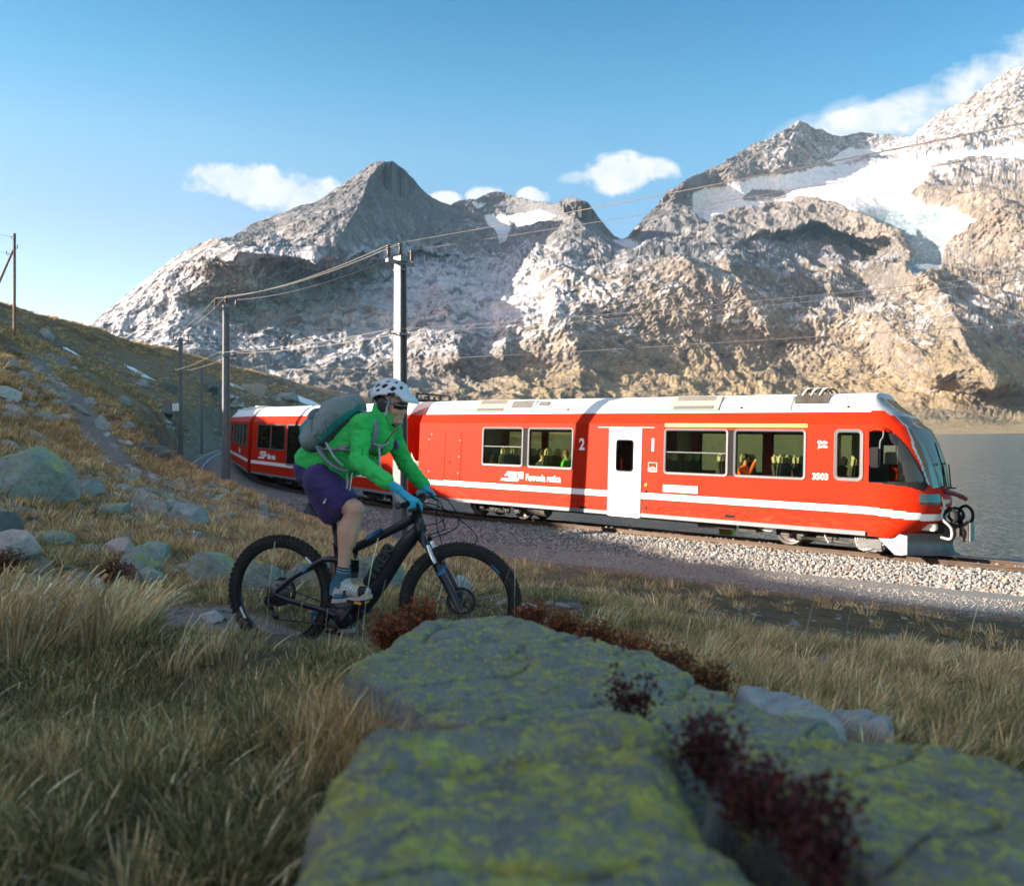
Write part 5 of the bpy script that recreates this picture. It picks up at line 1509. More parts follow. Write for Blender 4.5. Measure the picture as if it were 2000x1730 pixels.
def make_pole(x, y, z0, ztop, ang, label, w=.27):
    o = empty('line_pole', (x, y, z0), (0, 0, ang)); tag(o, label, 'power pole', 'steel line poles along the railway')
    H = ztop - z0 - .75; m = MB()
    a, b = w * .54, w * .40     # H section, tapering slightly
    def sec(k): return [(-a * k, -a * k), (a * k, -a * k), (a * k, -a * k + .035), (.02, -a * k + .035), (.02, a * k - .035), (a * k, a * k - .035), (a * k, a * k), (-a * k, a * k), (-a * k, a * k - .035), (-.02, a * k - .035), (-.02, -a * k + .035), (-a * k, -a * k + .035)]
    s0, s1 = sec(1.06), sec(.82); n = 12
    v = [(p, q, 0) for p, q in s0] + [(p, q, H) for p, q in s1]
    m.add(v, [(k, (k + 1) % n, n + (k + 1) % n, n + k) for k in range(n)] + [tuple(range(n, 2 * n))]); m.build('post', M_POLE, o)
    m = MB(); m.box((0, 0, -.18), (.55, .55, .5), bev=.03); m.build('concrete_base', plain('pole_base_concrete', (.33, .32, .31), .9, var=.2, scale=5), o)
    m = MB(); m.box((0, 0, H + .04), (.10, 1.0, .09)); m.box((0, 0, H + .14), (.30, .26, .14), bev=.01); m.box((.0, 0, H - .16), (w * 1.0, w * 1.0, .04)); m.build('crossarm', M_POLE, o)
    for dy, hh in ((-.44, H + .09), (0, H + .22), (.44, H + .09)):
        m = MB(); m.cyl((0, dy, hh - .02), (0, dy, hh + .08), .025, n=8); insulator(m, (0, dy, hh + .06), .30, .075); m.build('insulator', M_CERAMIC, o)
    zb = 5.95 if H > 7 else H * .74
    m = MB(); m.box((0, 0, zb), (w * 1.25, w * 1.25, .07)); m.tube([(0, -w * .6, zb), (0, -w * .6 - .22, zb - .02)], .022, 6); m.tube([(0, w * .6, zb), (0, w * .6 + .2, zb - .02)], .022, 6)
    br = m.build('bracket', M_POLE, o)
    for dy in (-w * .6 - .22, w * .6 + .2):
        m = MB(); insulator(m, (0, dy, zb - .02), .12, .035); m.build('bracket_insulator', M_CERAMIC, br)
    tops = [Vector((x, y, z0)) + Matrix.Rotation(ang, 3, 'Z') @ Vector((0, dy, hh + .37)) for dy, hh in ((-.44, H + .09), (0, H + .22), (.44, H + .09))]
    lows = [Vector((x, y, z0)) + Matrix.Rotation(ang, 3, 'Z') @ Vector((0, dy, zb + .1)) for dy in (-w * .6 - .22, w * .6 + .2)]
    return tops, lows

def wire(name, a, b, sag, r, mat, label, group):
    pts = []
    for k in range(25):
        t = k / 24; p = Vector(a).lerp(Vector(b), t); p.z -= sag * 4 * t * (1 - t); pts.append(p)
    m = MB(); m.tube(pts, r, 5); o = m.build(name, mat); tag(o, label, 'wire', group); return o

POLES = []
for px, pb, pt, Y, ang, lab in ((782, 1076, 463, 22.5, -.67, 'nearest tall steel pole with three brown insulators, behind the cyclist'), (441.5, 962, 571, 35.5, -1.02, 'second tall steel pole left of the red train, three insulators on top'),
                               (353, 909, 643, 52, -1.25, 'grey steel pole standing on a concrete block on the left slope'), (394, 872, 704, 84, -1.25, 'small far pole between the two poles at the bend'), (430, 850, 742, 112, -1.2, 'farthest thin pole just behind the second tall pole')):
    b = P(px, pb, Y); t = P(px, pt, Y)
    zg = min(b.z, gz(b.x, b.y) + .15)
    POLES.append(make_pole(b.x, b.y, b.z if Y < 60 else zg, t.z, ang, lab))
ENDP = Vector((13.5, 9.9, 5.0))
ends = [ENDP + Vector((-.28, -.35, -.05)), ENDP + Vector((0, 0, .12)), ENDP + Vector((.30, .38, -.30))]
for k in range(3):
    w = ('left', 'middle', 'right')[k]
    for i in range(3):
        wire('power_wire', POLES[i + 1][0][k], POLES[i][0][k], .22 if i else .28, .011 if i == 0 else .014, M_WIRE, '%s top wire from the %s' % (('near side', 'uppermost', 'far side')[k], ('nearest pole leftward to the second pole', 'second pole leftward to the pole on the block', 'pole on the block to the small far pole')[i]), 'wires between the line poles')
    wire('power_wire', POLES[0][0][k], ends[k], .10, .0065, M_WIRE_D, '%s top wire from the nearest pole rightward past the glacier' % ('near side', 'uppermost', 'far side')[k], 'wires between the line poles')
for k in range(2):
    for i in range(2):
        wire('power_wire', POLES[i + 1][1][k], POLES[i][1][k], .12, .012, M_WIRE, '%s low wire from the bracket of the %s' % (('nearer', 'farther')[k], ('nearest pole to the second', 'second pole to the one on the block')[i]), 'low wires on the pole brackets')
    wire('power_wire', POLES[0][1][k], Vector((12.0, 11.0 + k, 2.55)), .15, .006, M_WIRE_D, '%s low wire running right from the nearest pole' % ('nearer', 'farther')[k], 'low wires on the pole brackets')
m = MB(); m.tube([Vector((*p.xy, 2.1)) for p, d, n, s in track_frame(1.5) if p.y < 60], .007, 5); o = m.build('contact_wire', M_WIRE_D); tag(o, 'thin contact wire hanging over the railway track', 'wire')

def build_wood_pole():
    b = P(28, 657, 70); t = P(29, 456, 70); o = empty('wooden_pole', b); tag(o, 'thin brown wooden pole with a slanting strut on the hill crest', 'power pole')
    W = plain('weathered_wood', (.13, .085, .06), .85, var=.25, scale=6); m = MB(); m.tube([(0, 0, -1.0), (.02, 0, (t - b).z)], [.13, .10], 10); m.build('post', W, o)
    a = P(26, 488, 70) - b; c = P(-38, 600, 70) - b; m = MB(); m.tube([a, c + Vector((0, 0, -1.5))], [.09, .12], 8); m.build('strut', W, o)
    for px, py, s in ((24, 463, -1), (33, 482, 1), (14, 494, -1)):
        q = P(px, py, 70) - b; m = MB(); m.tube(catmull([q + Vector((-.2 * s, 0, .0)), q + Vector((-.05 * s, 0, -.16)), q + Vector((.05 * s, 0, -.05))], 4), .03, 6); insulator(m, q + Vector((.05 * s, 0, -.05)), .22, .06); m.build('insulator', M_CERAMIC, o)
    for k, (px, py) in enumerate(((24, 463), (14, 494))):
        q = P(px, py, 70); wire('power_wire', q, q + Vector((-14, -16, 3.2)), .5, .012, M_WIRE_D, ('upper', 'lower')[k] + ' thin wire leaving the wooden pole to the left', 'wires of the wooden pole')
build_wood_pole()

def build_sign():
    c = P(343, 795, 50); zb = gz(c.x, c.y); o = empty('distance_sign', (c.x, c.y, zb)); tag(o, 'small white sign of three upright bars beside the pole on the block', 'railway sign')
    Wm = plain('sign_white', (.78, .78, .76), .5, var=.04)
    for k in (-1, 0, 1):
        m = MB(); m.box((k * .14, 0, c.z - zb), (.10, .03, .46)); m.build('bar', Wm, o)
    m = MB(); m.cyl((0, .05, -.2), (0, .05, c.z - zb + .1), .03, n=8); m.box((0, .03, c.z - zb), (.4, .02, .06)); m.build('post', M_POLE, o)
build_sign()
# ------------------------------------------------------------------ mountain bike and rider
BIKE_O = Vector((-1.468, 5.2, -1.46)); BIKE_A = R(-15)
_ca, _sa = math.cos(BIKE_A), -math.sin(BIKE_A)       # forward = (ca, -sa)
def bq(px, py, y=0.0):
    """bike frame coordinates (forward, left, up) of a photo point that lies y to the left of the bike's middle plane"""
    r = (px - HX) / FPX
    u = (r * (BIKE_O.y + _ca * y) - BIKE_O.x - _sa * y) / (_ca + _sa * r)
    Y = BIKE_O.y - _sa * u + _ca * y
    return Vector((u, y, (HY - py) / FPX * Y - BIKE_O.z))
def z1(x, y, l=0.0):
    return bq(430 + x / 3.226, 710 + y / 3.226, l)

M_FRAME = plain('frame_black_paint', (.014, .017, .022), .38, var=.2, scale=9, spec=.5)
M_FBLUE = plain('frame_blue_accent', (.02, .13, .30), .4, var=.1)
M_TYRE = plain('tyre_rubber', (.022, .021, .020), .85, var=.35, scale=20, bump=.2, bscale=90)
M_RIM = plain('rim_black', (.02, .02, .021), .4, .3, var=.2)
M_SPOKE = plain('spoke_steel', (.10, .10, .10), .35, .8, var=.1)
M_CHROME = plain('stanchion_chrome', (.70, .66, .60), .18, .9, var=.05)
M_PART = plain('bike_part_black', (.02, .02, .021), .45, .3, var=.25)
M_CHAIN = plain('chain_steel', (.12, .115, .11), .4, .8, var=.3)
M_AMBER = plain('pedal_reflector', (.80, .32, .02), .3, var=.05)
M_SADDLE = plain('saddle_cover', (.018, .022, .028), .6, var=.2)
M_BARE = plain('bar_aluminium', (.42, .37, .32), .35, .6, var=.1)

WB = 1.20; RW = .365
def make_wheel(parent, c, steer, rear):
    ax = Matrix.Rotation(steer, 3, 'Z') @ Vector((0, 1, 0)); fw = Matrix.Rotation(steer, 3, 'Z') @ Vector((1, 0, 0)); up = Vector((0, 0, 1)); c = Vector(c)
    root = empty('wheel', c); root.parent = parent
    m = MB(); m.torus((0, 0, 0), ax, RW - .034, .0275, 72, 12); ty = None
    nk = 62
    for k in range(nk):
        t = 2 * math.pi * k / nk
        for off, rr, s, ph in ((-.021, RW - .008, (.016, .012, .013), 0), (.021, RW - .008, (.016, .012, .013), .5), (-.008, RW - .003, (.013, .011, .012), .5), (.008, RW - .003, (.013, .011, .012), 0), (-.031, RW - .024, (.012, .008, .014), .5), (.031, RW - .024, (.012, .008, .014), 0)):
            a = t + ph * 2 * math.pi / nk; rad = fw * math.cos(a) + up * math.sin(a); tg = -fw * math.sin(a) + up * math.cos(a)
            M = Matrix((tg, ax, rad)).transposed(); m.box(rad * rr + ax * off, s, rot=M)
    ty = m.build('tyre', M_TYRE, root)
    m = MB(); m.lathe((0, 0, 0), ax, [(-.014, RW - .056), (-.017, RW - .072), (-.008, RW - .080), (.008, RW - .080), (.017, RW - .072), (.014, RW - .056)], 64); rim = m.build('rim', M_RIM, root)
    for a0 in ((200, 215), (38, 52)):
        m = MB(); pts = [(fw * math.cos(R(a)) + up * math.sin(R(a))) * (RW - .067) - ax * .0175 for a in np.linspace(a0[0], a0[1], 8)]; m.tube(pts, .007, 5); m.build('rim_decal', M_LETTER if rear else M_FBLUE, rim)
    m = MB()
    for k in range(32):
        a = 2 * math.pi * k / 32; s = 1 if k % 2 else -1; b = a + (.5 if (k // 2) % 2 else -.5)
        m.tube([(fw * math.cos(b) + up * math.sin(b)) * .026 + ax * s * .03, (fw * math.cos(a) + up * math.sin(a)) * (RW - .078)], .0017, 4, cap=False)
    o = m.build('spokes', M_SPOKE, root); o['kind'] = 'stuff'
    m = MB(); m.lathe((0, 0, 0), ax, [(-.075, 0), (-.075, .009), (-.045, .012), (-.04, .030), (-.025, .030), (-.02, .018), (.02, .018), (.025, .030), (.04, .030), (.045, .012), (.075, .009), (.075, 0)], 20); m.build('hub', M_PART, root)
    m = MB(); m.lathe((0, 0, 0), ax, [(.034, .062), (.036, .062), (.036, .090), (.034, .090)], 30)
    for k in range(6):
        a = k * math.pi / 3; m.tube([(fw * math.cos(a) + up * math.sin(a)) * .025 + ax * .035, (fw * math.cos(a + .4) + up * math.sin(a + .4)) * .066 + ax * .035], .004, 4)
    m.build('brake_disc', M_CHAIN, root)
    return root

def build_bike():
    bike = empty('mountain_bike', BIKE_O, (0, 0, BIKE_A))
    tag(bike, 'black electric mountain bike with blue accents, ridden by the person in green', 'bicycle')
    RH = Vector((0, 0, RW)); FH = Vector((WB, 0, RW)); ST = R(13)
    make_wheel(bike, RH, 0, True); make_wheel(bike, FH, ST, False)
    BB = z1(800, 1590); MO = z1(795, 1540); HT = z1(1238, 930); HB = z1(1268, 1058); SC_ = z1(742, 1205); SEATC = z1(733, 1140)
    m = MB()
    m.tube([HT + (HT - HB) * .06, HB], [.030, .036], 14)
    m.tube(catmull([HT + Vector((-.01, 0, -.035)), z1(1050, 1065), z1(870, 1152), SC_ + Vector((.0, 0, .0))], 5), [.030] * 4 + [.026] * 8 + [.022] * 4, 12, flat=.85)
    m.tube(catmull([HB + Vector((-.01, 0, .02)), z1(1150, 1160), z1(1010, 1380), z1(890, 1540)], 5), [.040] * 3 + [.050] * 8 + [.052] * 5, 14, flat=.80)
    m.tube([MO + Vector((-.04, 0, .02)), SC_, SEATC], [.030, .022, .020], 12)
    fr = m.build('frame', M_FRAME, bike)
    m = MB(); m.tube(catmull([z1(1075, 1150), z1(1000, 1270), z1(930, 1395)], 6), [.030] + [.042] * 11 + [.036], 14, flat=.85)
    m.build('battery', plain('battery_matt_black', (.010, .011, .013), .6, var=.2), bike)
    m = MB(); m.tube([MO + Vector((-.10, 0, -.03)), MO + Vector((-.02, 0, -.01)), MO + Vector((.07, 0, .0)), MO + Vector((.13, 0, .06))], [.052, .076, .072, .05], 16, flat=.78); m.lathe(BB, (0, -1, 0), [(-.07, .06), (.06, .062), (.072, .05), (.074, 0)], 24); m.build('motor', M_PART, bike)
    # blue accents and dark lettering
    m = MB(); a = z1(1035, 1042); b = z1(930, 1098); m.tube([a + Vector((0, -.027, .0)), b + Vector((0, -.024, .0))], .013, 6, flat=.3); m.build('top_tube_accent', M_FBLUE, fr)
    d = (z1(1010, 1380) - z1(1170, 1130)); ang = math.atan2(-d.z, -d.x)
    p = z1(985, 1360); M = Matrix.Translation((p.x, -.047, p.z)) @ Matrix.Rotation(-ang, 4, 'Y') @ Matrix.Rotation(R(90), 4, 'X')
    put_text('lettering', 'TREK', .085, plain('dark_grey_lettering', (.05, .055, .06), .3), fr, M, bold=.003, xscale=1.2)
    # rear triangle, both sides
    for s in (-1, 1):
        m = MB(); y = .066 * s
        m.tube(catmull([Vector((-.004, y, RW)), z1(450, 1495, y * .98), z1(640, 1550, y * .9), BB + Vector((-.02, y * .85, -.0))], 5), [.016] + [.017] * 14 + [.02], 10, flat=.7); cs = m.build('chainstay', M_FRAME, bike)
        m = MB(); m.tube(catmull([Vector((-.004, y, RW + .01)), z1(440, 1362, y), z1(560, 1290, y), z1(655, 1235, y), z1(750, 1240, y * .8), z1(830, 1262, y * .6)], 5), [.013] + [.015] * 9 + [.019] * 10 + [.016] * 6, 10, flat=.75); ss = m.build('seatstay', M_FRAME, bike)
        m = MB(); m.tube([z1(522, 1312, y) + Vector((0, s * .009, .004)), z1(580, 1278, y) + Vector((0, s * .009, .005))], .011, 6, flat=.4); m.build('accent', M_FBLUE, ss)
    m = MB(); m.cyl(z1(850, 1235), z1(842, 1345), .026, n=14); m.cyl(z1(852, 1225), z1(858, 1180), .013, n=10); m.cyl(z1(846, 1280), z1(842, 1340), .030, n=14); m.build('shock_absorber', M_PART, bike)
    # seat post and saddle
    m = MB(); m.tube([SEATC, z1(716, 985)], .0155, 12); m.lathe(SEATC, (z1(716, 985) - SEATC), [(-.012, .02), (.012, .025), (.016, .018)], 14); m.build('seat_post', M_PART, bike)
    s0 = z1(555, 915); s1 = z1(800, 945); n = 14; v = []; k_ = 10
    for i in range(n):
        t = i / (n - 1); c = s0.lerp(s1, t); w = float(np.interp(t, [0, .1, .35, .6, 1], [.045, .072, .05, .025, .018])); zz = .012 * math.cos(t * 6.28)
        for j in range(k_):
            a = math.pi * j / (k_ - 1); v.append((c.x, math.cos(a) * w, c.z + zz + math.sin(a) * .028 - .03 * abs(math.cos(a)) ** 3))
    m = MB(); m.add(v, [(i * k_ + j, (i + 1) * k_ + j, (i + 1) * k_ + j + 1, i * k_ + j + 1) for i in range(n - 1) for j in range(k_ - 1)], True)
    m.add(v[:k_], [tuple(range(k_))]); m.tube([s0 + Vector((.04, 0, -.015)), s0.lerp(s1, .3) + Vector((0, 0, -.04)), s0.lerp(s1, .75) + Vector((0, 0, -.03))], .012, 6); m.box(s0.lerp(s1, .02) + Vector((.0, 0, -.01)), (.03, .11, .035), bev=.012)
    m.build('saddle', M_SADDLE, bike)
    # fork
    ax = Matrix.Rotation(ST, 3, 'Z'); lat = ax @ Vector((0, 1, 0)); fwv = ax @ Vector((1, 0, 0)); sd = (HT - HB).normalized()
    cr = HB - sd * .035
    fk = MB(); fk.tube([cr + lat * -.085 + fwv * .01, cr + Vector((0, 0, .018)), cr + lat * .085 + fwv * .01], [.026, .034, .026], 10); f = fk.build('fork_crown', M_FRAME, bike)
    for s in (-1, 1):
        top = cr + lat * s * .080 + fwv * .012; bot = FH + lat * s * .080 + Vector((.0, 0, 0)) ; mid = top.lerp(bot, .36)
        m = MB(); m.cyl(top + (top - bot).normalized() * .03, mid, .0165, n=12); st_ = m.build('stanchion', M_CHROME, f)
        m = MB(); m.tube([top + (top - bot).normalized() * .05, top.lerp(bot, .10)], [.025, .023], 12); m.build('crown_sleeve', M_FRAME, st_)
        m = MB(); m.tube([mid, mid.lerp(bot, .1), mid.lerp(bot, .5), bot + (bot - top).normalized() * .02], [.024, .026, .025, .021], 12); lo = m.build('fork_leg', M_FRAME, f)
        m = MB(); m.tube([mid.lerp(bot, .16), mid.lerp(bot, .26)], .0275, 12); m.build('accent', M_FBLUE, lo)
    m = MB(); a = cr.lerp(FH, .36) + fwv * .035
    m.tube([a - lat * .085, a + Vector((0, 0, .06)) + fwv * .02, a + lat * .085], .013, 8); m.build('fork_arch', M_FRAME, f)
    # cockpit
    top = HT + sd * .045
    m = MB(); m.cyl(HT, top + sd * .02, .021, n=12); stem_end = top + fwv * .055 + Vector((0, 0, .012)); m.tube([top, stem_end], [.024, .022], 10); m.build('stem', M_PART, bike)
    m = MB(); bar = [stem_end + lat * y + Vector((0, 0, .018 * min(1, abs(y) / .12))) - fwv * (.06 * max(0, abs(y) - .08) / .28) for y in (-.37, -.25, -.12, -.05, 0, .05, .12, .25, .37)]
    m.tube(bar, [.011] * 2 + [.0125] + [.0155] * 3 + [.0125] + [.011] * 2, 10); m.build('handlebar', M_BARE, bike)
    grips = []
    for s in (-1, 1):
        e0 = bar[0 if s < 0 else 8]; e1 = bar[1 if s < 0 else 7]; m = MB(); m.tube([e0 + (e0 - e1).normalized() * .012, e0, e0.lerp(e1, .5), e1], [.012, .0185, .0165, .0175], 12); m.build('grip', M_BLACK, bike); grips.append((e0, e1))
        m = MB(); pv = e1 + (e1 - e0).normalized() * .035; m.box(pv + fwv * .02, (.035, .04, .025), bev=.008); m.tube(catmull([pv + fwv * .035, pv + fwv * .055 - lat * -s * .03 + Vector((0, 0, -.012)), e0.lerp(e1, .45) + fwv * .062 + Vector((0, 0, -.022))], 4), [.008] * 5 + [.006] * 4, 6); m.cyl(pv + fwv * .01 + Vector((0, 0, .01)), pv + fwv * .05 + (e1 - e0).normalized() * .03 + Vector((0, 0, .012)), .009, n=8)
        m.build('brake_lever', M_PART, bike)
    m = MB(); c = stem_end + Vector((0, 0, .035)); m.box(c - lat * .07, (.05, .035, .045), bev=.008); m.box(c + fwv * .01 + lat * .03, (.04, .07, .02), rot=(0, .5, 0), bev=.006); m.build('display', M_PART, bike)
    m = MB()
    for k, (p0, p1, d) in enumerate(((grips[0][1], HB + Vector((.02, -.035, -.02)), .16), (grips[1][1], HB + Vector((.03, .035, -.05)), .20), (grips[0][1] + lat * .06, FH + lat * .085 + Vector((0, 0, .30)), .22), (grips[1][1] - lat * .06, HB + Vector((0, -.03, .03)), .14))):
        m.tube(catmull([p0, p0 + fwv * (d * .75) + Vector((0, 0, -.03)), p0.lerp(p1, .55) + fwv * d + Vector((0, 0, -.04)), p1], 7), .0032, 5)
    m.tube(catmull([grips[1][1], z1(1370, 870, .15), z1(1360, 1000, .08), z1(1395, 1130, .06), z1(1370, 1170, .05)], 6), .003, 5)
    o = m.build('control_cables', M_BLACK, bike)
    # drive: cassette, derailleur, chain, cranks, pedals
    m = MB()
    for k, rr in enumerate((.082, .074, .066, .058, .051, .044, .038, .032)):
        y = -.026 - .0045 * k; m.lathe((0, y, RW), (0, -1, 0), [(0, rr - .012), (0, rr), (.002, rr), (.002, rr - .012)], 36)
        for q in range(28):
            t = 2 * math.pi * q / 28; m.box((rr * math.cos(t), y - .001, RW + rr * math.sin(t)), (.004, .002, .006), rot=(0, -t, 0))
    m.build('cassette', M_CHAIN, bike)
    m = MB(); D = z1(318, 1528, -.07); D2 = z1(352, 1590, -.07); m.box(z1(300, 1495, -.075), (.04, .02, .055), rot=(0, .5, 0), bev=.008); m.tube([z1(292, 1470, -.07), z1(306, 1505, -.085), D], [.012, .014, .010], 8)
    for p in (D, D2): m.lathe(p, (0, -1, 0), [(-.004, 0), (-.004, .022), (.004, .022), (.004, 0)], 18)
    m.tube([D, D2], .008, 6); m.build('derailleur', M_PART, bike)
    CB = BB + Vector((0, -.062, 0)); m = MB()
    for p, q in (((0.0, -.05, RW + .062), CB + Vector((.0, 0, .052))), (D2 + Vector((.01, .012, -.02)), CB + Vector((.0, 0, -.052)))):
        p = Vector(p); L = (q - p).length; dd = (q - p).normalized(); n = int(L / .0127)
        for k in range(n): m.box(p + dd * (k + .5) * .0127, (.011, .007 if k % 2 else .0045, .009), rot=(0, -math.atan2(dd.z, dd.x), 0))
    o = m.build('chain', M_CHAIN, bike); o['kind'] = 'stuff'
    m = MB(); m.lathe(CB, (0, -1, 0), [(-.004, .0), (-.004, .058), (.004, .058), (.006, .04), (.006, 0)], 36); m.build('chainring', M_CHAIN, bike)
    pn = z1(872, 1492, -.15); pf = BB + Vector((-(pn.x - BB.x), .15, -(pn.z - BB.z)))
    for (s, pd) in ((-1, pn), (1, pf)):
        m = MB(); a = BB + Vector((0, s * .085, 0)); e = Vector((pd.x, s * .10, pd.z)); m.tube([a, a.lerp(e, .5), e], [.019, .014, .014], 8, flat=.6); c = m.build('crank_arm', M_PART, bike)
        root = empty('pedal', pd); root.parent = bike
        m = MB(); m.box((0, 0, 0), (.105, .015, .014), rot=(0, .10, 0)); m.box((0, s * .045, 0), (.100, .012, .016), rot=(0, .10, 0)); m.box((0, -s * .045, 0), (.100, .012, .016), rot=(0, .10, 0)); m.box((.048, 0, -.004), (.012, .10, .016)); m.box((-.048, 0, .004), (.012, .10, .016)); m.cyl((0, -s * .06, 0), (0, s * .05, 0), .010, n=8); m.build('platform', M_PART, root)
        m = MB(); m.box((0.02, s * .053, -.003), (.045, .006, .013), rot=(0, .10, 0)); m.box((.056, 0, -.005), (.006, .05, .012)); m.build('reflector', M_AMBER, root)
    return bike, BB, pn, pf, grips, lat, fwv

BIKE, BB, PED_N, PED_F, GRIPS, LAT, FWV = build_bike()

# ------------------------------------------------------------------ the rider
def skin_material():
    t = NT('rider_skin'); f = t.noise(9, 5, .6); g = t.noise(34, 3, .6)
    c = t.ramp(f, [(.3, (.52, .29, .205)), (.7, (.62, .37, .27))]); c = t.mix(t.math('MULTIPLY', g, .25), c, (.42, .17, .12))
    t.set(c, .5, 0, .35); t.b.inputs['Subsurface Weight'].default_value = .12; t.b.inputs['Subsurface Radius'].default_value = (.012, .005, .003); t.b.inputs['Subsurface Scale'].default_value = 1.0
    t.bump(t.noise(90, 3, .6), .12, .003); return t.m
def cloth(name, a, b, rough=.8, scale=7, fine=160, sheen=.1):
    t = NT(name); c = t.ramp(t.noise(scale, 5, .6), [(.3, a), (.7, b)]); t.set(c, rough, 0, .25, None, sheen)
    h = t.math('ADD', t.noise(scale * 3.2, 4, .6, stretch=(1, 1, 1.6)), t.math('MULTIPLY', t.noise(fine, 2, .5), .12)); t.bump(h, .55, .012); return t.m

M_SKIN = skin_material()
M_JACKET = cloth('green_softshell', (.022, .38, .07), (.04, .56, .115))
M_JPANEL = cloth('jacket_grey_panel', (.11, .16, .14), (.15, .20, .18))
M_ZIP = plain('zip_dark_red', (.22, .02, .03), .5)
M_SHORTS = cloth('purple_shorts_cloth', (.036, .021, .095), (.058, .034, .145), .85)
M_CUFF = plain('purple_cuff', (.16, .07, .22), .8)
M_DARKCUFF = plain('dark_cuff', (.012, .013, .02), .85)
M_GLOVE = cloth('blue_glove', (.03, .32, .48), (.05, .42, .60), .75, 20)
M_PALM = plain('grey_glove_palm', (.30, .32, .34), .7, var=.15)
M_PADG = plain('dark_glove_pad', (.04, .045, .05), .7)
M_HELM = plain('helmet_white_shell', (.56, .62, .68), .35, var=.05, spec=.5)
M_LINER = plain('helmet_foam_black', (.012, .012, .013), .9, var=.3)
M_STRAP = plain('strap_grey', (.36, .39, .42), .75, var=.1)
M_LENS = plain('sunglass_lens', (.05, .012, .012), .06, var=.05, spec=.9, coat=.6)
M_TEMPLE = plain('sunglass_blue', (.05, .28, .50), .3)
M_SOCK = plain('sock_teal', (.035, .10, .14), .9, var=.2, scale=60, bump=.3, bscale=120)
M_SOCKL = plain('sock_pale_band', (.28, .33, .38), .9, var=.1)
M_SHOE = cloth('shoe_grey_suede', (.36, .37, .34), (.46, .46, .42), .85, 18)
M_SHOEB = plain('shoe_blue_panel', (.035, .13, .20), .8, var=.15)
M_SHOED = plain('shoe_black_toe', (.018, .019, .021), .75, var=.2)
M_SOLE = plain('shoe_sole', (.42, .41, .36), .75, var=.15)
M_PACK = cloth('pack_grey_nylon', (.14, .18, .18), (.21, .26, .255), .6, 6, 220)
M_TEAL = cloth('pack_teal_nylon', (.012, .17, .18), (.025, .26, .27), .6, 6, 220)
M_WEB = plain('pack_webbing', (.17, .20, .22), .75, var=.15, scale=30)
M_MESH = plain('pack_back_mesh', (.05, .07, .07), .9, var=.4, scale=80)
M_BUCKLE = plain('buckle_grey', (.22, .24, .25), .45)
M_HAIR = plain('rider_hair', (.022, .017, .014), .55, var=.3)
M_BUFF = plain('dark_collar_liner', (.01, .012, .016), .85)

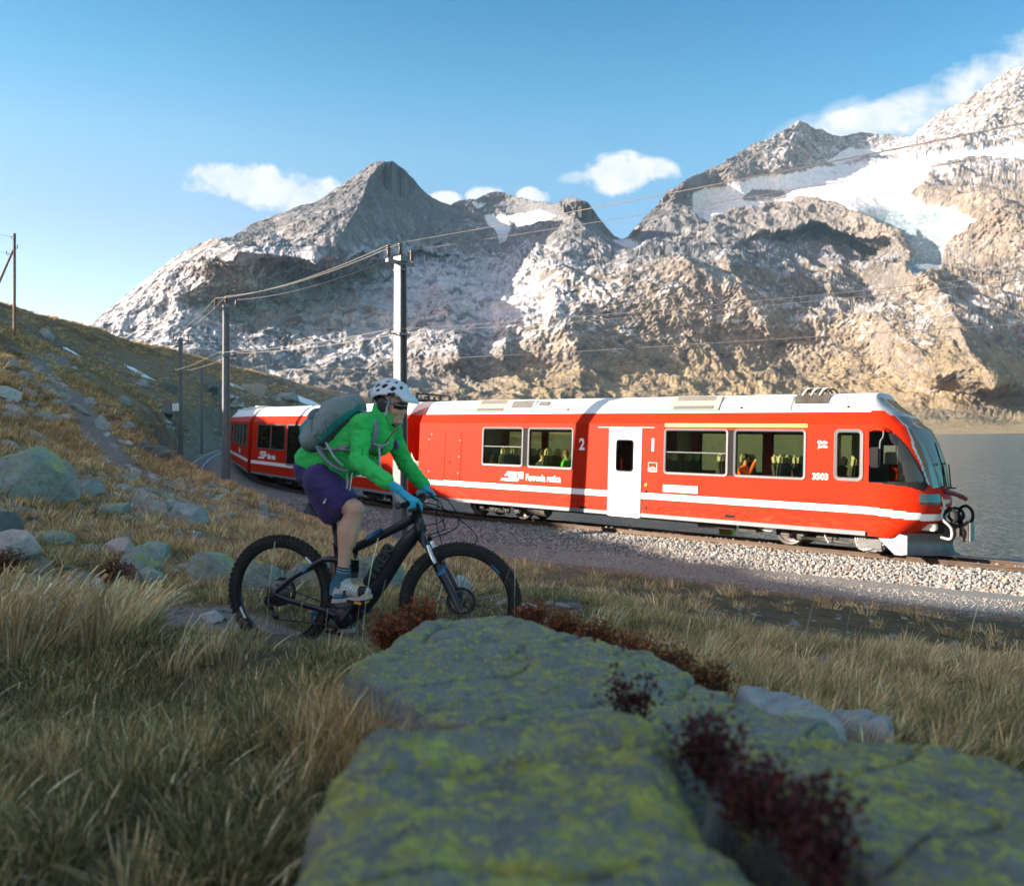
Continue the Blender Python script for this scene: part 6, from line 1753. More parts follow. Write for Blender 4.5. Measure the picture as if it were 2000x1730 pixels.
def build_rider():
    man = empty('person', BIKE_O, (0, 0, BIKE_A))
    tag(man, 'cyclist in a green jacket, purple shorts and white helmet riding the black mountain bike', 'person')
    # joints, from the photograph
    hipN, hipF = z1(640, 735, -.085), z1(660, 760, .085)
    knN, knF = z1(845, 930, -.11), z1(835, 975, .11)
    anN = z1(772, 1335, -.135); anF = Vector((PED_F.x - .05, .13, PED_F.z + .115))
    pel = z1(620, 690); waist = z1(740, 590); chest = z1(930, 440); neckb = z1(1030, 335)
    shN, shF = z1(905, 395, -.175), z1(1065, 425, .175)
    elN, elF = z1(868, 612, -.27), z1(1172, 640, .29)
    gN, gF = GRIPS[0][0].lerp(GRIPS[0][1], .55), GRIPS[1][0].lerp(GRIPS[1][1], .55)
    wrN, wrF = z1(1058, 752, -.35), z1(1290, 778, .335)
    # head axes
    fz = Vector((math.cos(R(-14)), math.sin(R(-14)), -.13)).normalized(); up = Vector((.16, .0, 1)); up = (up - fz * up.dot(fz)).normalized(); lf = up.cross(fz)
    HM = Matrix((fz, lf, up)).transposed()
    HC = z1(1085, 235)          # middle of the skull
    def h(f, l, u): return HC + fz * f + lf * l + up * u
    S = 1.0
    head = [ell(h(-.005, 0, .0), (.098, .076, .100), HM), ell(h(.035, 0, -.045), (.062, .060, .075), HM),
            cap(h(.040, 0, -.080), .043, h(.060, 0, -.118), .026), cap(h(-.005, -.045, -.055), .026, h(.052, -.018, -.116), .021), cap(h(-.005, .045, -.055), .026, h(.052, .018, -.116), .021),
            cap(h(.088, 0, -.030), .010, h(.104, 0, -.060), .0115), ell(h(.092, .011, -.064), (.012, .009, .008), HM), ell(h(.092, -.011, -.064), (.012, .009, .008), HM),
            cap(h(.078, -.024, -.088), .0072, h(.087, 0, -.086), .008), cap(h(.078, .024, -.088), .0072, h(.087, 0, -.086), .008),
            cap(h(.074, -.020, -.100), .008, h(.081, 0, -.100), .009), cap(h(.074, .020, -.100), .008, h(.081, 0, -.100), .009),
            ell(h(.078, 0, -.122), (.018, .022, .016), HM), ell(h(.056, -.036, -.058), (.030, .026, .028), HM), ell(h(.056, .036, -.058), (.030, .026, .028), HM), ell(h(.045, 0, -.085), (.048, .046, .050), HM),
            cap(h(.076, -.034, -.012), .010, h(.086, 0, -.010), .010), cap(h(.076, .034, -.012), .010, h(.086, 0, -.010), .010),
            ell(h(-.018, -.076, -.034), (.018, .008, .028), HM), ell(h(-.018, .076, -.034), (.018, .008, .028), HM)]
    neck = [cap(h(-.02, 0, -.08), .052, neckb + Vector((.01, 0, -.02)), .056)]
    torso = chain([pel, waist, chest, neckb], [.108, .098, .105, .058])
    torso += [cap(shN, .055, shF, .055), cap(hipN, .09, hipF, .09)]
    arms = [cap(shN, .05, elN, .040), cap(elN, .038, wrN, .026), cap(shF, .05, elF, .040), cap(elF, .038, wrF, .026)]
    legs = []
    for hp, kn, an in ((hipN, knN, anN), (hipF, knF, anF)):
        mid = hp.lerp(kn, .5); back = Vector((-.018, 0, 0)); cf = kn.lerp(an, .30) + Vector((-.026, 0, .0)); lo = kn.lerp(an, .68) + Vector((-.010, 0, 0))
        legs += [cap(hp, .098, mid, .082), cap(mid, .082, kn.lerp(hp, .13), .060), cap(kn.lerp(hp, .13), .060, kn, .055), ell(kn + Vector((.012, 0, .012)), (.052, .048, .056)),
                 cap(kn, .052, cf, .060), cap(kn + Vector((.01, 0, -.03)), .042, kn.lerp(an, .5) + Vector((.006, 0, 0)), .040), cap(cf, .060, lo, .041), cap(lo, .041, an, .034)]
    foot = []
    for an, s in ((anN, -1), (anF, 1)):
        pd = PED_N if s < 0 else PED_F
        foot += [cap(an, .036, an + Vector((-.01, 0, -.06)), .034), cap(an + Vector((-.02, 0, -.055)), .034, pd + Vector((.05, 0, .040)), .030)]
    # hands: palm, four fingers bent round the grip (two of them on the brake lever), thumb under the bar
    gl = []; pads = []
    def hand(wr, e0, e1, s, out, palm):
        axis = (e0 - e1).normalized()            # towards the bar end
        g = e0.lerp(e1, .5)
        kn0 = g + FWV * .004 + Vector((0, 0, .038))
        out.append(cap(wr, .030, wr.lerp(kn0, .45), .036, ((0, 0, 1), .8)))
        for k in range(4):
            base = kn0 + axis * (.030 - .020 * k) + FWV * (.004 + .004 * (k in (1, 2)))
            L = (.92, .98, 1.04, .96)[k] if False else (.80, .95, 1.0, .92)[k]
            out.append(cap(wr.lerp(base, .35), .019, base, .0135))
            if k >= 2:    # index and middle finger reach for the lever
                p1 = base + FWV * .040 * L + Vector((0, 0, -.016)); p2 = p1 + FWV * .022 * L + Vector((0, 0, -.026)); p3 = p2 + FWV * .002 + Vector((0, 0, -.024))
            else:
                p1 = base + FWV * .034 * L + Vector((0, 0, -.018)); p2 = p1 + FWV * -.002 + Vector((0, 0, -.030)); p3 = p2 - FWV * .022 + Vector((0, 0, -.010))
            out += [cap(base, .0125, p1, .0112), cap(p1, .0112, p2, .0102), cap(p2, .0102, p3, .0090)]
        tb = wr.lerp(kn0, .45) - axis * .028 + Vector((0, 0, -.012)); t1 = g - axis * .050 + Vector((0, 0, -.012)) - FWV * .008; t2 = g - axis * .062 + FWV * .022 + Vector((0, 0, -.022))
        out += [cap(tb, .018, t1, .0135), cap(t1, .0135, t2, .0105)]
        palm += [cap(wr.lerp(g, .35) + Vector((0, 0, -.008)), .025, g + axis * .012 + Vector((0, 0, .006)) - FWV * .022, .026), ell(g + axis * .022 - FWV * .020 + Vector((0, 0, .002)), (.026, .020, .026))]
    handsN, handsF = [], []; palmN, palmF = [], []
    hand(wrN, *GRIPS[0], -1, handsN, palmN); hand(wrF, *GRIPS[1], 1, handsF, palmF)
    def thin(pr, k):
        return [(('cap', p[1], p[2] * k, p[3], p[4] * k, p[5]) if p[0] == 'cap' else ('ell', p[1], tuple(q * k for q in p[2]), p[3])) for p in pr]
    fuse('body', head + neck + torso + arms + legs + foot + thin(handsN + handsF, .8), M_SKIN, man, .0065, 3)
    m = MB(); m.tube([h(.072, -.026, -.0935), h(.083, -.010, -.0935), h(.086, 0, -.0935), h(.083, .010, -.0935), h(.072, .026, -.0935)], .0048, 6); m.build('lips', plain('lip_skin', (.36, .12, .10), .5), man)
    # jacket
    def sleeve(sh, el, wr): return [cap(sh, .061, sh.lerp(el, .45), .051), cap(sh.lerp(el, .45), .051, el, .045), cap(el, .048, el.lerp(wr, .5), .042), cap(el.lerp(wr, .5), .042, el.lerp(wr, .96), .038)]
    hem = z1(605, 640); hemf = z1(745, 690)
    jk = chain([z1(640, 625), waist, chest + Vector((-.01, 0, .0)), neckb + Vector((-.01, 0, -.03))], [.124, .113, .129, .080]) + [cap(z1(600, 628), .127, z1(720, 655), .122), cap(z1(760, 640), .10, z1(900, 560), .105), cap(shN, .076, shF, .076), cap(z1(1000, 490, -.04), .082, z1(1000, 490, .04), .082)]
    jk += sleeve(shN, elN, wrN) + sleeve(shF, elF, wrF)
    cut = z1(640, 690)
    def jshape(co):
        # flatten the hem: nothing below the line of the waist band
        a, b = z1(505, 605), z1(790, 745); d = (b - a); nrm = Vector((-d.z, 0, d.x)).normalized(); nrm = np.array(nrm if nrm.z > 0 else -nrm)
        hgt = (co - np.array(a)) @ nrm; near = (np.abs(co[:, 1]) < .19) & (co[:, 0] < b.x + .02)
        low = near & (hgt < 0); co = co.copy(); co[low] -= nrm * hgt[low][:, None] * .97
        return co
    j = fuse('jacket', jk, M_JACKET, man, .009, 5, wrinkle=(.009, (10, 10, 19), 4.2), shape=jshape, wrinkle2=(.0065, (19, 19, 34), 9))
    # collar standing round the neck
    ax = (h(-.02, 0, -.10) - neckb).normalized(); m = MB(); n = 26; v = []
    for k, (t, rr) in enumerate(((-.05, .088), (.0, .082), (.05, .076), (.095, .074), (.098, .068), (.05, .068), (.0, .070))):
        c = neckb + ax * t + Vector((.012, 0, 0))
        e1 = Vector((0, 1, 0)); e2 = ax.cross(e1).normalized(); sg = -1 if e2.x > 0 else 1
        for q in range(n):
            a = 2 * math.pi * q / n; tall = 1; v.append(c + e2 * math.cos(a) * rr * 1.12 + e1 * math.sin(a) * rr + ax * ((.030 * sg * math.cos(a) - .018) * (1 if t > .02 else 0)))
    m.add(v, [(k * n + q, k * n + (q + 1) % n, (k + 1) * n + (q + 1) % n, (k + 1) * n + q) for k in range(6) for q in range(n)], True); m.build('collar', M_JACKET, j)
    m = MB(); m.tube([h(-.01, 0, -.105), neckb + ax * .04 + Vector((.012, 0, 0))], [.060, .070], 18); m.build('neck_warmer', M_BUFF, man)
    m = MB(); m.tube(catmull([z1(1120, 400, -.035), z1(1085, 440, -.085), z1(1030, 520, -.110), z1(985, 600, -.10)], 6), .004, 5); m.tube(catmull([z1(1060, 470, -.12), z1(1010, 560, -.130), z1(960, 590, -.12)], 6), .003, 5); m.build('zip', M_ZIP, j)
    SEAM = plain('jacket_seam', (.008, .15, .03), .8)
    for pts in ([z1(870, 395, -.238), z1(905, 470, -.245), z1(895, 560, -.292), z1(885, 620, -.318)], [z1(885, 640, -.318), z1(945, 690, -.36), z1(1020, 735, -.392)]):
        m = MB(); m.tube(catmull(pts, 6), .0026, 5); m.build('seam', SEAM, j)
    m = MB(); a, b = z1(1118, 470, .20), z1(1140, 530, .23); m.tube([a + Vector((.0, -.06, 0)), b + Vector((.0, -.06, 0))], [.014, .018], 8); m.build('sleeve_pocket', M_CUFF, j)
    for wr, el in ((wrN, elN), (wrF, elF)):
        d = (wr - el).normalized(); m = MB(); m.tube([wr - d * .040, wr - d * .012], [.043, .038], 18); c = m.build('cuff', M_CUFF, j); m = MB(); m.tube([wr - d * .02, wr + d * .006], [.036, .033], 18); m.build('glove_cuff', M_DARKCUFF, man)
    # shorts
    sp = [cap(z1(592, 660), .120, z1(660, 700), .117), cap(hipN, .110, hipF, .110)]
    for hp, kn, e in ((hipN, knN, .80), (hipF, knF, .80)):
        sp += [cap(hp, .111, hp.lerp(kn, .45) + Vector((0, 0, -.012)), .099), cap(hp.lerp(kn, .45) + Vector((0, 0, -.012)), .099, hp.lerp(kn, e - .06) + Vector((0, 0, -.02)), .090)]
    sp += [cap(z1(640, 800, -.06), .09, z1(700, 930, -.07), .075), cap(z1(660, 800, .06), .09, z1(715, 940, .07), .075)]
    def sshape(co):
        co = co.copy()
        for hp, kn, s in ((hipN, knN, -1), (hipF, knF, 1)):
            d = np.array((kn - hp).normalized()); o = np.array(hp.lerp(kn, .80)); k = (co - o) @ d; sel = (k > 0) & (co[:, 1] * s > -.02)
            co[sel] -= d * k[sel][:, None] * .96
        # waist band under the jacket
        return co
    s_ = fuse('shorts', sp, M_SHORTS, man, .009, 5, wrinkle=(.009, (8, 8, 14), 8.1), shape=sshape, wrinkle2=(.005, (18, 18, 26), 5))
    m = MB(); m.tube([z1(652, 880, -.22), z1(668, 850, -.22)], .004, 5); m.build('logo_mark', M_LETTER, s_)
    # socks and shoes
    for an, kn, s in ((anN, knN, -1), (anF, knF, 1)):
        d = (kn - an).normalized(); top = an + d * .055
        m = MB(); m.tube([top, an + d * .01, an - d * .03, an - d * .07], [.0445, .042, .043, .046], 20); so = m.build('sock', M_SOCK, man)
        m = MB()
        for q in (.022, .040): m.tube([an + d * q, an + d * (q + .006)], [.0438, .0440], 20)
        m.build('sock_band', M_SOCKL, so)
        pd = PED_N if s < 0 else PED_F
        if s < 0: heel, toe = z1(722, 1455, -.145), z1(945, 1432, -.15)
        else: heel, toe = Vector((pd.x - .15, .145, pd.z + .045)), Vector((pd.x + .115, .15, pd.z + .045))
        dv = (toe - heel); L = dv.length; dv.normalize()
        def sh_(f, u, l=0.0): return heel + dv * (f * L) + Vector((0, l, u))
        body = [cap(sh_(.08, .008), .036, sh_(.30, .016), .038), cap(sh_(.07, .035), .033, an + d * -.035, .042), cap(sh_(.26, .032), .038, an + Vector((.014, 0, -.042)), .041), cap(sh_(.28, .024), .040, sh_(.60, .006), .035), cap(sh_(.60, .006), .035, sh_(.90, -.004), .028)]
        def flat_sole(co, hz=heel.z, he=heel, dvv=dv):
            co = co.copy(); base = he.z - .026 + (co[:, 0] - he.x) * (dvv.z / max(dvv.x, .1)); lo = co[:, 2] < base; co[lo, 2] = base[lo]; return co
        sh0 = fuse('shoe', body, M_SHOE, man, .007, 4, wrinkle=(.002, (22, 22, 22), 2), shape=flat_sole)
        m = MB(); n = 22; v = []
        outline = [(-.06, 0), (-.02, .034), (.15, .041), (.4, .040), (.7, .050), (.92, .040), (1.05, .012)]
        outl = [(a, -b) for a, b in outline] + [(a, b * .92) for a, b in outline[::-1]]
        m.prism([sh_(a, -.044, b) for a, b in outl], (0, 0, .022)); m.build('sole', M_SOLE, sh0)
        m = MB(); m.tube([sh_(-.02, .0), sh_(.02, .05), an + Vector((-.040, 0, .0))], [.028, .034, .020], 12); m.tube([sh_(.08, -.008, -.018), sh_(.40, -.010, -.022)], [.026, .022], 10); m.build('heel_panel', M_SHOEB, sh0)
        m = MB(); m.tube([sh_(.72, .001), sh_(.88, -.003), sh_(.99, -.012)], [.0355, .0315, .018], 14, flat=.98); m.build('toe_cap', M_SHOED, sh0)
        m = MB()
        for k in range(5):
            f = .36 + .07 * k; u = .062 - .008 * k; m.tube([sh_(f, u - .02, -.036), sh_(f + .015, u, -.012), sh_(f + .02, u, .014)], .0042, 5)
        m.build('laces', M_LETTER, sh0)
        if s < 0:
            p = sh_(.30, -.008, -.042); put_text('shoe_mark', '5', .045, M_SHOED, sh0, Matrix.Translation(p) @ Matrix.Rotation(R(90), 4, 'X') @ Matrix.Rotation(.1, 4, 'Z'), bold=.003, shear=.3)
    # gloves
    for hd, pl in ((handsN, palmN), (handsF, palmF)):
        g = fuse('glove', hd, M_GLOVE, man, .0048, 3); p = fuse('glove_palm', pl, M_PALM, g, .006, 2)
    m = MB(); e0, e1 = GRIPS[0]; gg = e0.lerp(e1, .32) - FWV * .036 + Vector((0, 0, -.004)); m.lathe(gg + (e0 - e1).normalized() * .030, (e0 - e1).normalized(), [(-.012, .020), (.004, .020), (.008, .012), (.008, 0)], 14); m.build('glove_pad', M_PADG, man)
    # helmet
    HE = h(-.012, 0, .028); ra, rb, rc = .132, .102, .108
    na, ne = 150, 64; az = np.linspace(0, 2 * math.pi, na, endpoint=False); v = np.zeros((na, ne, 3)); vin = np.zeros((na, ne, 3)); par = np.zeros((na, ne, 2))
    for i, a in enumerate(az):
        c = math.cos(a); rim = R(-6 + 8 * max(c, 0) - 26 * max(-c, 0) ** 1.3 + 7 * math.exp(-((abs(math.sin(a)) - 1) / .25) ** 2))
        for k in range(ne):
            e = rim + (R(90) - rim) * (k / (ne - 1)); ridge = 1 + .018 * math.cos(3 * a + .0) * math.cos(e) + .014 * math.cos(8 * e)
            for arr, sc in ((v, 1.0), (vin, .88)):
                arr[i, k] = (math.cos(e) * c * ra * sc * ridge * (1.06 if c < 0 else 1.0), math.cos(e) * math.sin(a) * rb * sc * ridge, math.sin(e) * rc * sc * ridge)
            par[i, k] = (math.degrees(a), math.degrees(e))
    F = grid_faces(na, ne, True); A = par.reshape(-1, 2)
    fa = A[F]; a0 = np.where(fa[:, :, 0].max(1, keepdims=True) - fa[:, :, 0] > 180, fa[:, :, 0] + 360, fa[:, :, 0]).mean(1) % 360; e0_ = fa[:, :, 1].mean(1)
    hole = np.zeros(len(F), bool)
    vents = []
    for s in (1, -1):
        for (va, ve, wa, we, tl) in ((28, 34, 9, 9, .5), (58, 27, 13, 10, .5), (88, 33, 14, 10.5, .5), (118, 30, 14, 10.5, .4), (146, 26, 11, 10, .3), (42, 56, 18, 9.5, .4), (84, 56, 20, 10, .4), (126, 53, 19, 9.5, .3), (160, 48, 13, 9, .2), (104, 14, 9, 6, .4), (134, 8, 9, 7, .2), (12, 52, 9, 11, 0), (60, 76, 30, 5, 0), (120, 75, 30, 5, 0)):
            vents.append((s * va % 360, ve, wa, we, tl * s))
    for va, ve, wa, we, tl in vents:
        da = (a0 - va + 180) % 360 - 180; de = e0_ - ve; de2 = de + tl * da * .5
        hole |= (np.abs(da) / wa + np.abs(de2) / we) < 1
    HMn = np.array(HM); tow = lambda q: q.reshape(-1, 3) @ HMn.T + np.array(HE)
    Fk = F[~hole]
    he = mesh_np('helmet', tow(v), Fk, M_HELM, man)
    md = he.modifiers.new('thick', 'SOLIDIFY'); md.thickness = .012; md.offset = -1
    mesh_np('helmet_liner', tow(vin), F, M_LINER, he)
    m = MB(); n = 13; v2 = []
    for k in range(n):        # peak
        t = -1 + 2 * k / (n - 1); base = Vector((.105 * math.cos(t * .95) + .012, math.sin(t * .95) * .098, .022 + .010 * (1 - t * t))); tip = Vector((.205 - .06 * t * t, t * .074, -.022 - .004 * (1 - t * t) + .004))
        for q in range(4): v2.append(HE + HM @ (base.lerp(tip, q / 3) + Vector((0, 0, .012 * math.sin(math.pi * q / 3)))))
    m.add(v2, [(k * 4 + q, k * 4 + q + 1, (k + 1) * 4 + q + 1, (k + 1) * 4 + q) for k in range(n - 1) for q in range(3)], True); pk = m.build('visor', M_HELM, he); md = pk.modifiers.new('t', 'SOLIDIFY'); md.thickness = .006
    pm = MB(); c0 = HE + HM @ Vector((.055, -.098, .012)); pm.lathe(c0, HM @ Vector((0, -1, 0)), [(-.004, .008), (.006, .008), (.007, 0)], 12); pm.build('visor_bolt', M_LINER, he)
    TM = Matrix.Translation(HE + HM @ Vector((.062, -.1015, .004))) @ HM.to_4x4() @ Matrix.Rotation(R(24), 4, 'Z') @ Matrix.Rotation(R(-8), 4, 'Y') @ Matrix.Rotation(R(90), 4, 'X')
    put_text('helmet_mark', 'iXS', .024, M_LINER, he, TM, bold=.0015, depth=.003)
    # dark padded cheek opening and the straps
    m = MB()
    for s in (-1, 1):
        m.tube([h(.045, s * .083, .022), h(.026, s * .081, -.05), h(.022, s * .070, -.088)], .0075, 6, flat=.35); m.tube([h(-.085, s * .070, -.01), h(-.04, s * .079, -.055), h(.022, s * .070, -.088)], .0075, 6, flat=.35); m.tube([h(.022, s * .070, -.088), h(.042, s * .045, -.125), h(.055, 0, -.136)], .0085, 6, flat=.4)
    m.build('chin_strap', M_STRAP, he)
    fuse('hair', [ell(h(-.035, 0, -.015), (.080, .080, .075), HM), cap(h(-.05, -.04, -.06), .035, h(-.055, -.03, -.12), .025), cap(h(-.05, .04, -.06), .035, h(-.055, .03, -.12), .025), ell(h(-.014, -.076, -.030), (.042, .014, .052), HM), ell(h(-.014, .076, -.030), (.042, .014, .052), HM)], M_HAIR, man, .008, 3)
    # sunglasses
    m = MB(); n = 19; v3 = []
    for k in range(n):
        t = -1 + 2 * k / (n - 1); a = t * 1.02; hgt = .021 - .006 * t * t - .009 * math.exp(-(t / .12) ** 2)
        for q in (-1, 0, 1): v3.append(h(.022 + .080 * math.cos(a) + (.003 if q == 0 else 0), .078 * math.sin(a), -.021 + hgt * q * 1.15))
    m.add(v3, [(k * 3 + q, (k + 1) * 3 + q, (k + 1) * 3 + q + 1, k * 3 + q + 1) for k in range(n - 1) for q in range(2)], True); gl_ = m.build('sunglasses', M_LENS, man); md = gl_.modifiers.new('t', 'SOLIDIFY'); md.thickness = .003
    m = MB()
    for s in (-1, 1): m.tube([h(.066, s * .066, -.012), h(.03, s * .080, -.010), h(-.03, s * .084, -.010)], .0040, 6)
    m.tube([h(.022 + .083 * math.cos(a), .081 * math.sin(a), -.001 - .006 * (a / 1.02) ** 2) for a in np.linspace(-1.02, 1.02, 15)], .002, 5); m.build('temple', M_TEMPLE, gl_)
    return man, dict(chest=chest, waist=waist, shN=shN, shF=shF, pel=pel, neckb=neckb)

RIDER, RJ = build_rider()

def build_backpack():
    o = empty('backpack', BIKE_O, (0, 0, BIKE_A)); tag(o, 'grey and teal hiking backpack on the back of the cyclist in green', 'backpack')
    a, b = z1(600, 500), z1(850, 262)        # foot and head of the pack, middle line
    d = (b - a).normalized(); nr = Vector((-d.z, 0, d.x)); C = a.lerp(b, .5)      # nr points away from the back
    nr = nr if nr.z > 0 else -nr
    B = Matrix((d, Vector((0, 1, 0)), nr)).transposed()
    L = (b - a).length
    def loc(f, y, n): return C + d * f + Vector((0, y, 0)) + nr * n
    pr = [cap(loc(-L * .36, -.055, .0), .105, loc(L * .22, -.055, .022), .096), cap(loc(-L * .36, .055, .0), .105, loc(L * .22, .055, .022), .096), cap(loc(-L * .30, 0, .028), .100, loc(L * .12, 0, .025), .090), cap(loc(L * .20, -.05, .0), .09, loc(L * .46, -.04, -.012), .058), cap(loc(L * .20, .05, .0), .09, loc(L * .46, .04, -.012), .058)]
    pk = fuse('pack_bag', pr, M_PACK, o, .009, 5, wrinkle=(.006, (7, 9, 12), 1.7))
    pk.data.materials.append(M_TEAL); pk.data.materials.append(M_MESH)
    dn, nn, cn = np.array(d), np.array(nr), np.array(C)
    for p in pk.data.polygons:
        q = np.array(p.center) - cn; f, n = q @ dn, q @ nn
        if n < -.062: p.material_index = 2
        elif f < -L * .38 or n < -.030 or (n > .088 and f > -L * .2 and abs(q[1]) < .06): p.material_index = 1
    # lid with its drape, and the front pocket
    fuse('lid', [cap(loc(L * .14, -.05, .048), .082, loc(L * .44, -.045, .018), .064), cap(loc(L * .14, .05, .048), .082, loc(L * .44, .045, .018), .064), cap(loc(L * .47, -.05, -.015), .048, loc(L * .47, .05, -.015), .048)], M_PACK, pk, .009, 4, wrinkle=(.006, (9, 9, 9), 6))
    fuse('side_pocket', [cap(loc(-L * .40, -.125, -.005), .060, loc(-L * .12, -.125, .012), .046)], M_PACK, pk, .009, 4, wrinkle=(.006, (12, 12, 12), 2))
    fuse('front_pocket', [cap(loc(-L * .38, 0, .085), .066, loc(-L * .02, 0, .082), .056), cap(loc(-L * .38, -.05, .07), .06, loc(-L * .05, -.05, .07), .05)], M_TEAL, pk, .009, 4, wrinkle=(.005, (12, 12, 12), 3))
    def web(name, pts, w, th, mat, par, seg=6):
        m = MB(); P_ = catmull(pts, seg); m.tube(P_, w, 8, flat=th, up=(0, 1, 0)); return m.build(name, mat, par)
    # compression straps with buckles
    for pts, bk in (([loc(L * .30, -.100, .075), loc(L * .12, -.148, .03), loc(-.02, -.150, -.05)], loc(L * .10, -.152, .022)), ([loc(-.04, -.08, .11), loc(-L * .16, -.165, .045), loc(-L * .22, -.172, -.01), loc(-L * .20, -.140, -.055)], loc(-L * .20, -.180, -.012))):
        web('compression_strap', pts, .011, .3, M_WEB, o); m = MB(); m.box(bk, (.036, .012, .024), rot=(0, -.62, 0), bev=.004); m.build('buckle', M_BUCKLE, o)
    m = MB(); m.tube(catmull([loc(L * .05, -.09, .105), loc(-.02, -.10, .125), loc(-L * .18, -.11, .115), loc(-L * .1, -.13, .09)], 6), .012, 8, flat=.4); m.build('gear_loop', M_WEB, o)
    # harness
    web('shoulder_strap', [z1(905, 300, -.09), z1(970, 345, -.155), z1(985, 420, -.195), z1(965, 500, -.185), z1(930, 555, -.16), z1(800, 548, -.17), z1(640, 540, -.145)], .020, .35, M_WEB, o, 8)
    web('shoulder_strap', [z1(905, 300, .09), z1(1010, 350, .13), z1(1080, 420, .12), z1(1050, 520, .10), z1(920, 580, .10)], .020, .35, M_WEB, o, 8)
    web('sternum_strap', [z1(965, 505, -.20), z1(1020, 518, -.16), z1(1062, 492, -.06), z1(1085, 478, .06)], .009, .4, M_STRAP, o); m = MB(); m.box(z1(1010, 518, -.178), (.04, .014, .022), rot=(0, .2, .4), bev=.004); m.build('buckle', M_BUCKLE, o)
    web('hip_belt', [z1(620, 525, -.15), z1(660, 590, -.172), z1(715, 640, -.178), z1(765, 668, -.165), z1(800, 668, -.14)], .036, .28, M_WEB, o, 7)
    web('hip_belt', [z1(670, 500, -.155), z1(710, 570, -.180), z1(745, 615, -.184), z1(775, 640, -.172)], .016, .35, M_STRAP, o, 7)
    web('hip_belt_tail', [z1(800, 690, -.13), z1(802, 745, -.15), z1(798, 790, -.165)], .009, .35, M_STRAP, o)
    web('load_strap', [z1(640, 545, -.14), z1(745, 535, -.175), z1(815, 525, -.19)], .013, .35, M_WEB, o); m = MB(); m.box(z1(775, 530, -.188), (.05, .014, .036), bev=.005); m.build('buckle', M_BUCKLE, o)
    web('strap_end', [z1(1002, 530, -.20), z1(1006, 600, -.215), z1(1008, 665, -.215)], .011, .35, M_STRAP, o)
    m = MB(); m.tube(catmull([z1(832, 690, -.15), z1(826, 740, -.17), z1(816, 800, -.17)], 5), .0025, 5); m.build('cord', M_LETTER, o)
    return o
build_backpack()
# ------------------------------------------------------------------ rocks
from mathutils.bvhtree import BVHTree
_gm = GROUND_OBJ.data
GBVH = BVHTree.FromPolygons([v.co[:] for v in _gm.vertices], [tuple(f.vertices) for f in _gm.polygons])
def ray_ground(px, py, y0=1.2, y1=120, default=8.0):
    d = P(px, py, 1.0)
    hit = GBVH.ray_cast(d * y0, d.normalized(), 400)
    return hit[0].y if hit[0] is not None else default

def rock_material(name, base, lichen=.5, dark=.4, pale=.25, scale=1.0, lcol=(.40, .42, .10), fine=1.0):
    t = NT(name)
    oi = t.n('ShaderNodeObjectInfo'); mp = t.n('ShaderNodeVectorMath', operation='ADD'); sc = t.n('ShaderNodeVectorMath', operation='SCALE')
    cx = t.n('ShaderNodeCombineXYZ'); t.lk(oi.outputs['Random'], cx.inputs[0]); t.lk(oi.outputs['Random'], cx.inputs[1]); t.lk(cx.outputs[0], sc.inputs[0]); sc.inputs['Scale'].default_value = 37.0
    t.lk(t.co('Object'), mp.inputs[0]); t.lk(sc.outputs[0], mp.inputs[1])
    def nz(s, d=6, r=.6, dist=0):
        n = t.n('ShaderNodeTexNoise'); n.inputs['Scale'].default_value = s * scale; n.inputs['Detail'].default_value = d; n.inputs['Roughness'].default_value = r; n.inputs['Distortion'].default_value = dist
        t.lk(mp.outputs[0], n.inputs['Vector']); return n.outputs['Fac']
    big = nz(1.6, 6, .62); med = nz(7, 6, .65); fin = nz(34, 5, .7); l1 = nz(4.5, 7, .68, .6); l2 = nz(17, 5, .7, .4); cr = nz(60, 3, .6)
    lo = tuple(c * .62 for c in base); hi = tuple(min(c * 1.45, .8) for c in base)
    c = t.ramp(t.math('ADD', t.math('MULTIPLY', big, .5), t.math('MULTIPLY', med, .5)), [(.32, lo), (.5, base), (.68, hi)])
    c = t.mix(t.math('MULTIPLY', t.step(fin, .54, .7), pale), c, (.50, .50, .47))
    c = t.mix(t.math('MULTIPLY', t.step(l2, .53, .62), dark), c, (.035, .037, .036))
    if lichen > 0:
        g = t.n('ShaderNodeNewGeometry'); sp = t.n('ShaderNodeSeparateXYZ'); t.lk(g.outputs['Normal'], sp.inputs[0])
        upw = t.math('MULTIPLY', t.math('ADD', sp.outputs[2], .25), 1.0, True)
        f = t.math('ADD', t.math('ADD', t.math('MULTIPLY', l1, .45), t.math('MULTIPLY', l2, .38)), t.math('MULTIPLY', fin, .17))
        f = t.math('ADD', f, t.math('MULTIPLY', t.math('SUBTRACT', upw, .8), .10))
        m = t.math('MULTIPLY', t.step(f, .60 - .13 * lichen, .63 - .13 * lichen + .03), t.step(cr, .30, .50))
        lc = t.mix(t.step(med, .4, .6), lcol, tuple(v * .62 for v in lcol))
        c = t.mix(t.math('MULTIPLY', m, .92), c, lc)
        pale_l = t.math('MULTIPLY', t.step(nz(9, 6, .66, .5), .58, .64), .55)
        c = t.mix(pale_l, c, (.27, .31, .27))
    t.set(c, .9, 0, .2)
    h = t.math('ADD', t.math('MULTIPLY', med, .55), t.math('ADD', t.math('MULTIPLY', fin, .25), t.math('MULTIPLY', l2, .2))); t.bump(h, 1.0, .035 * fine); return t.m

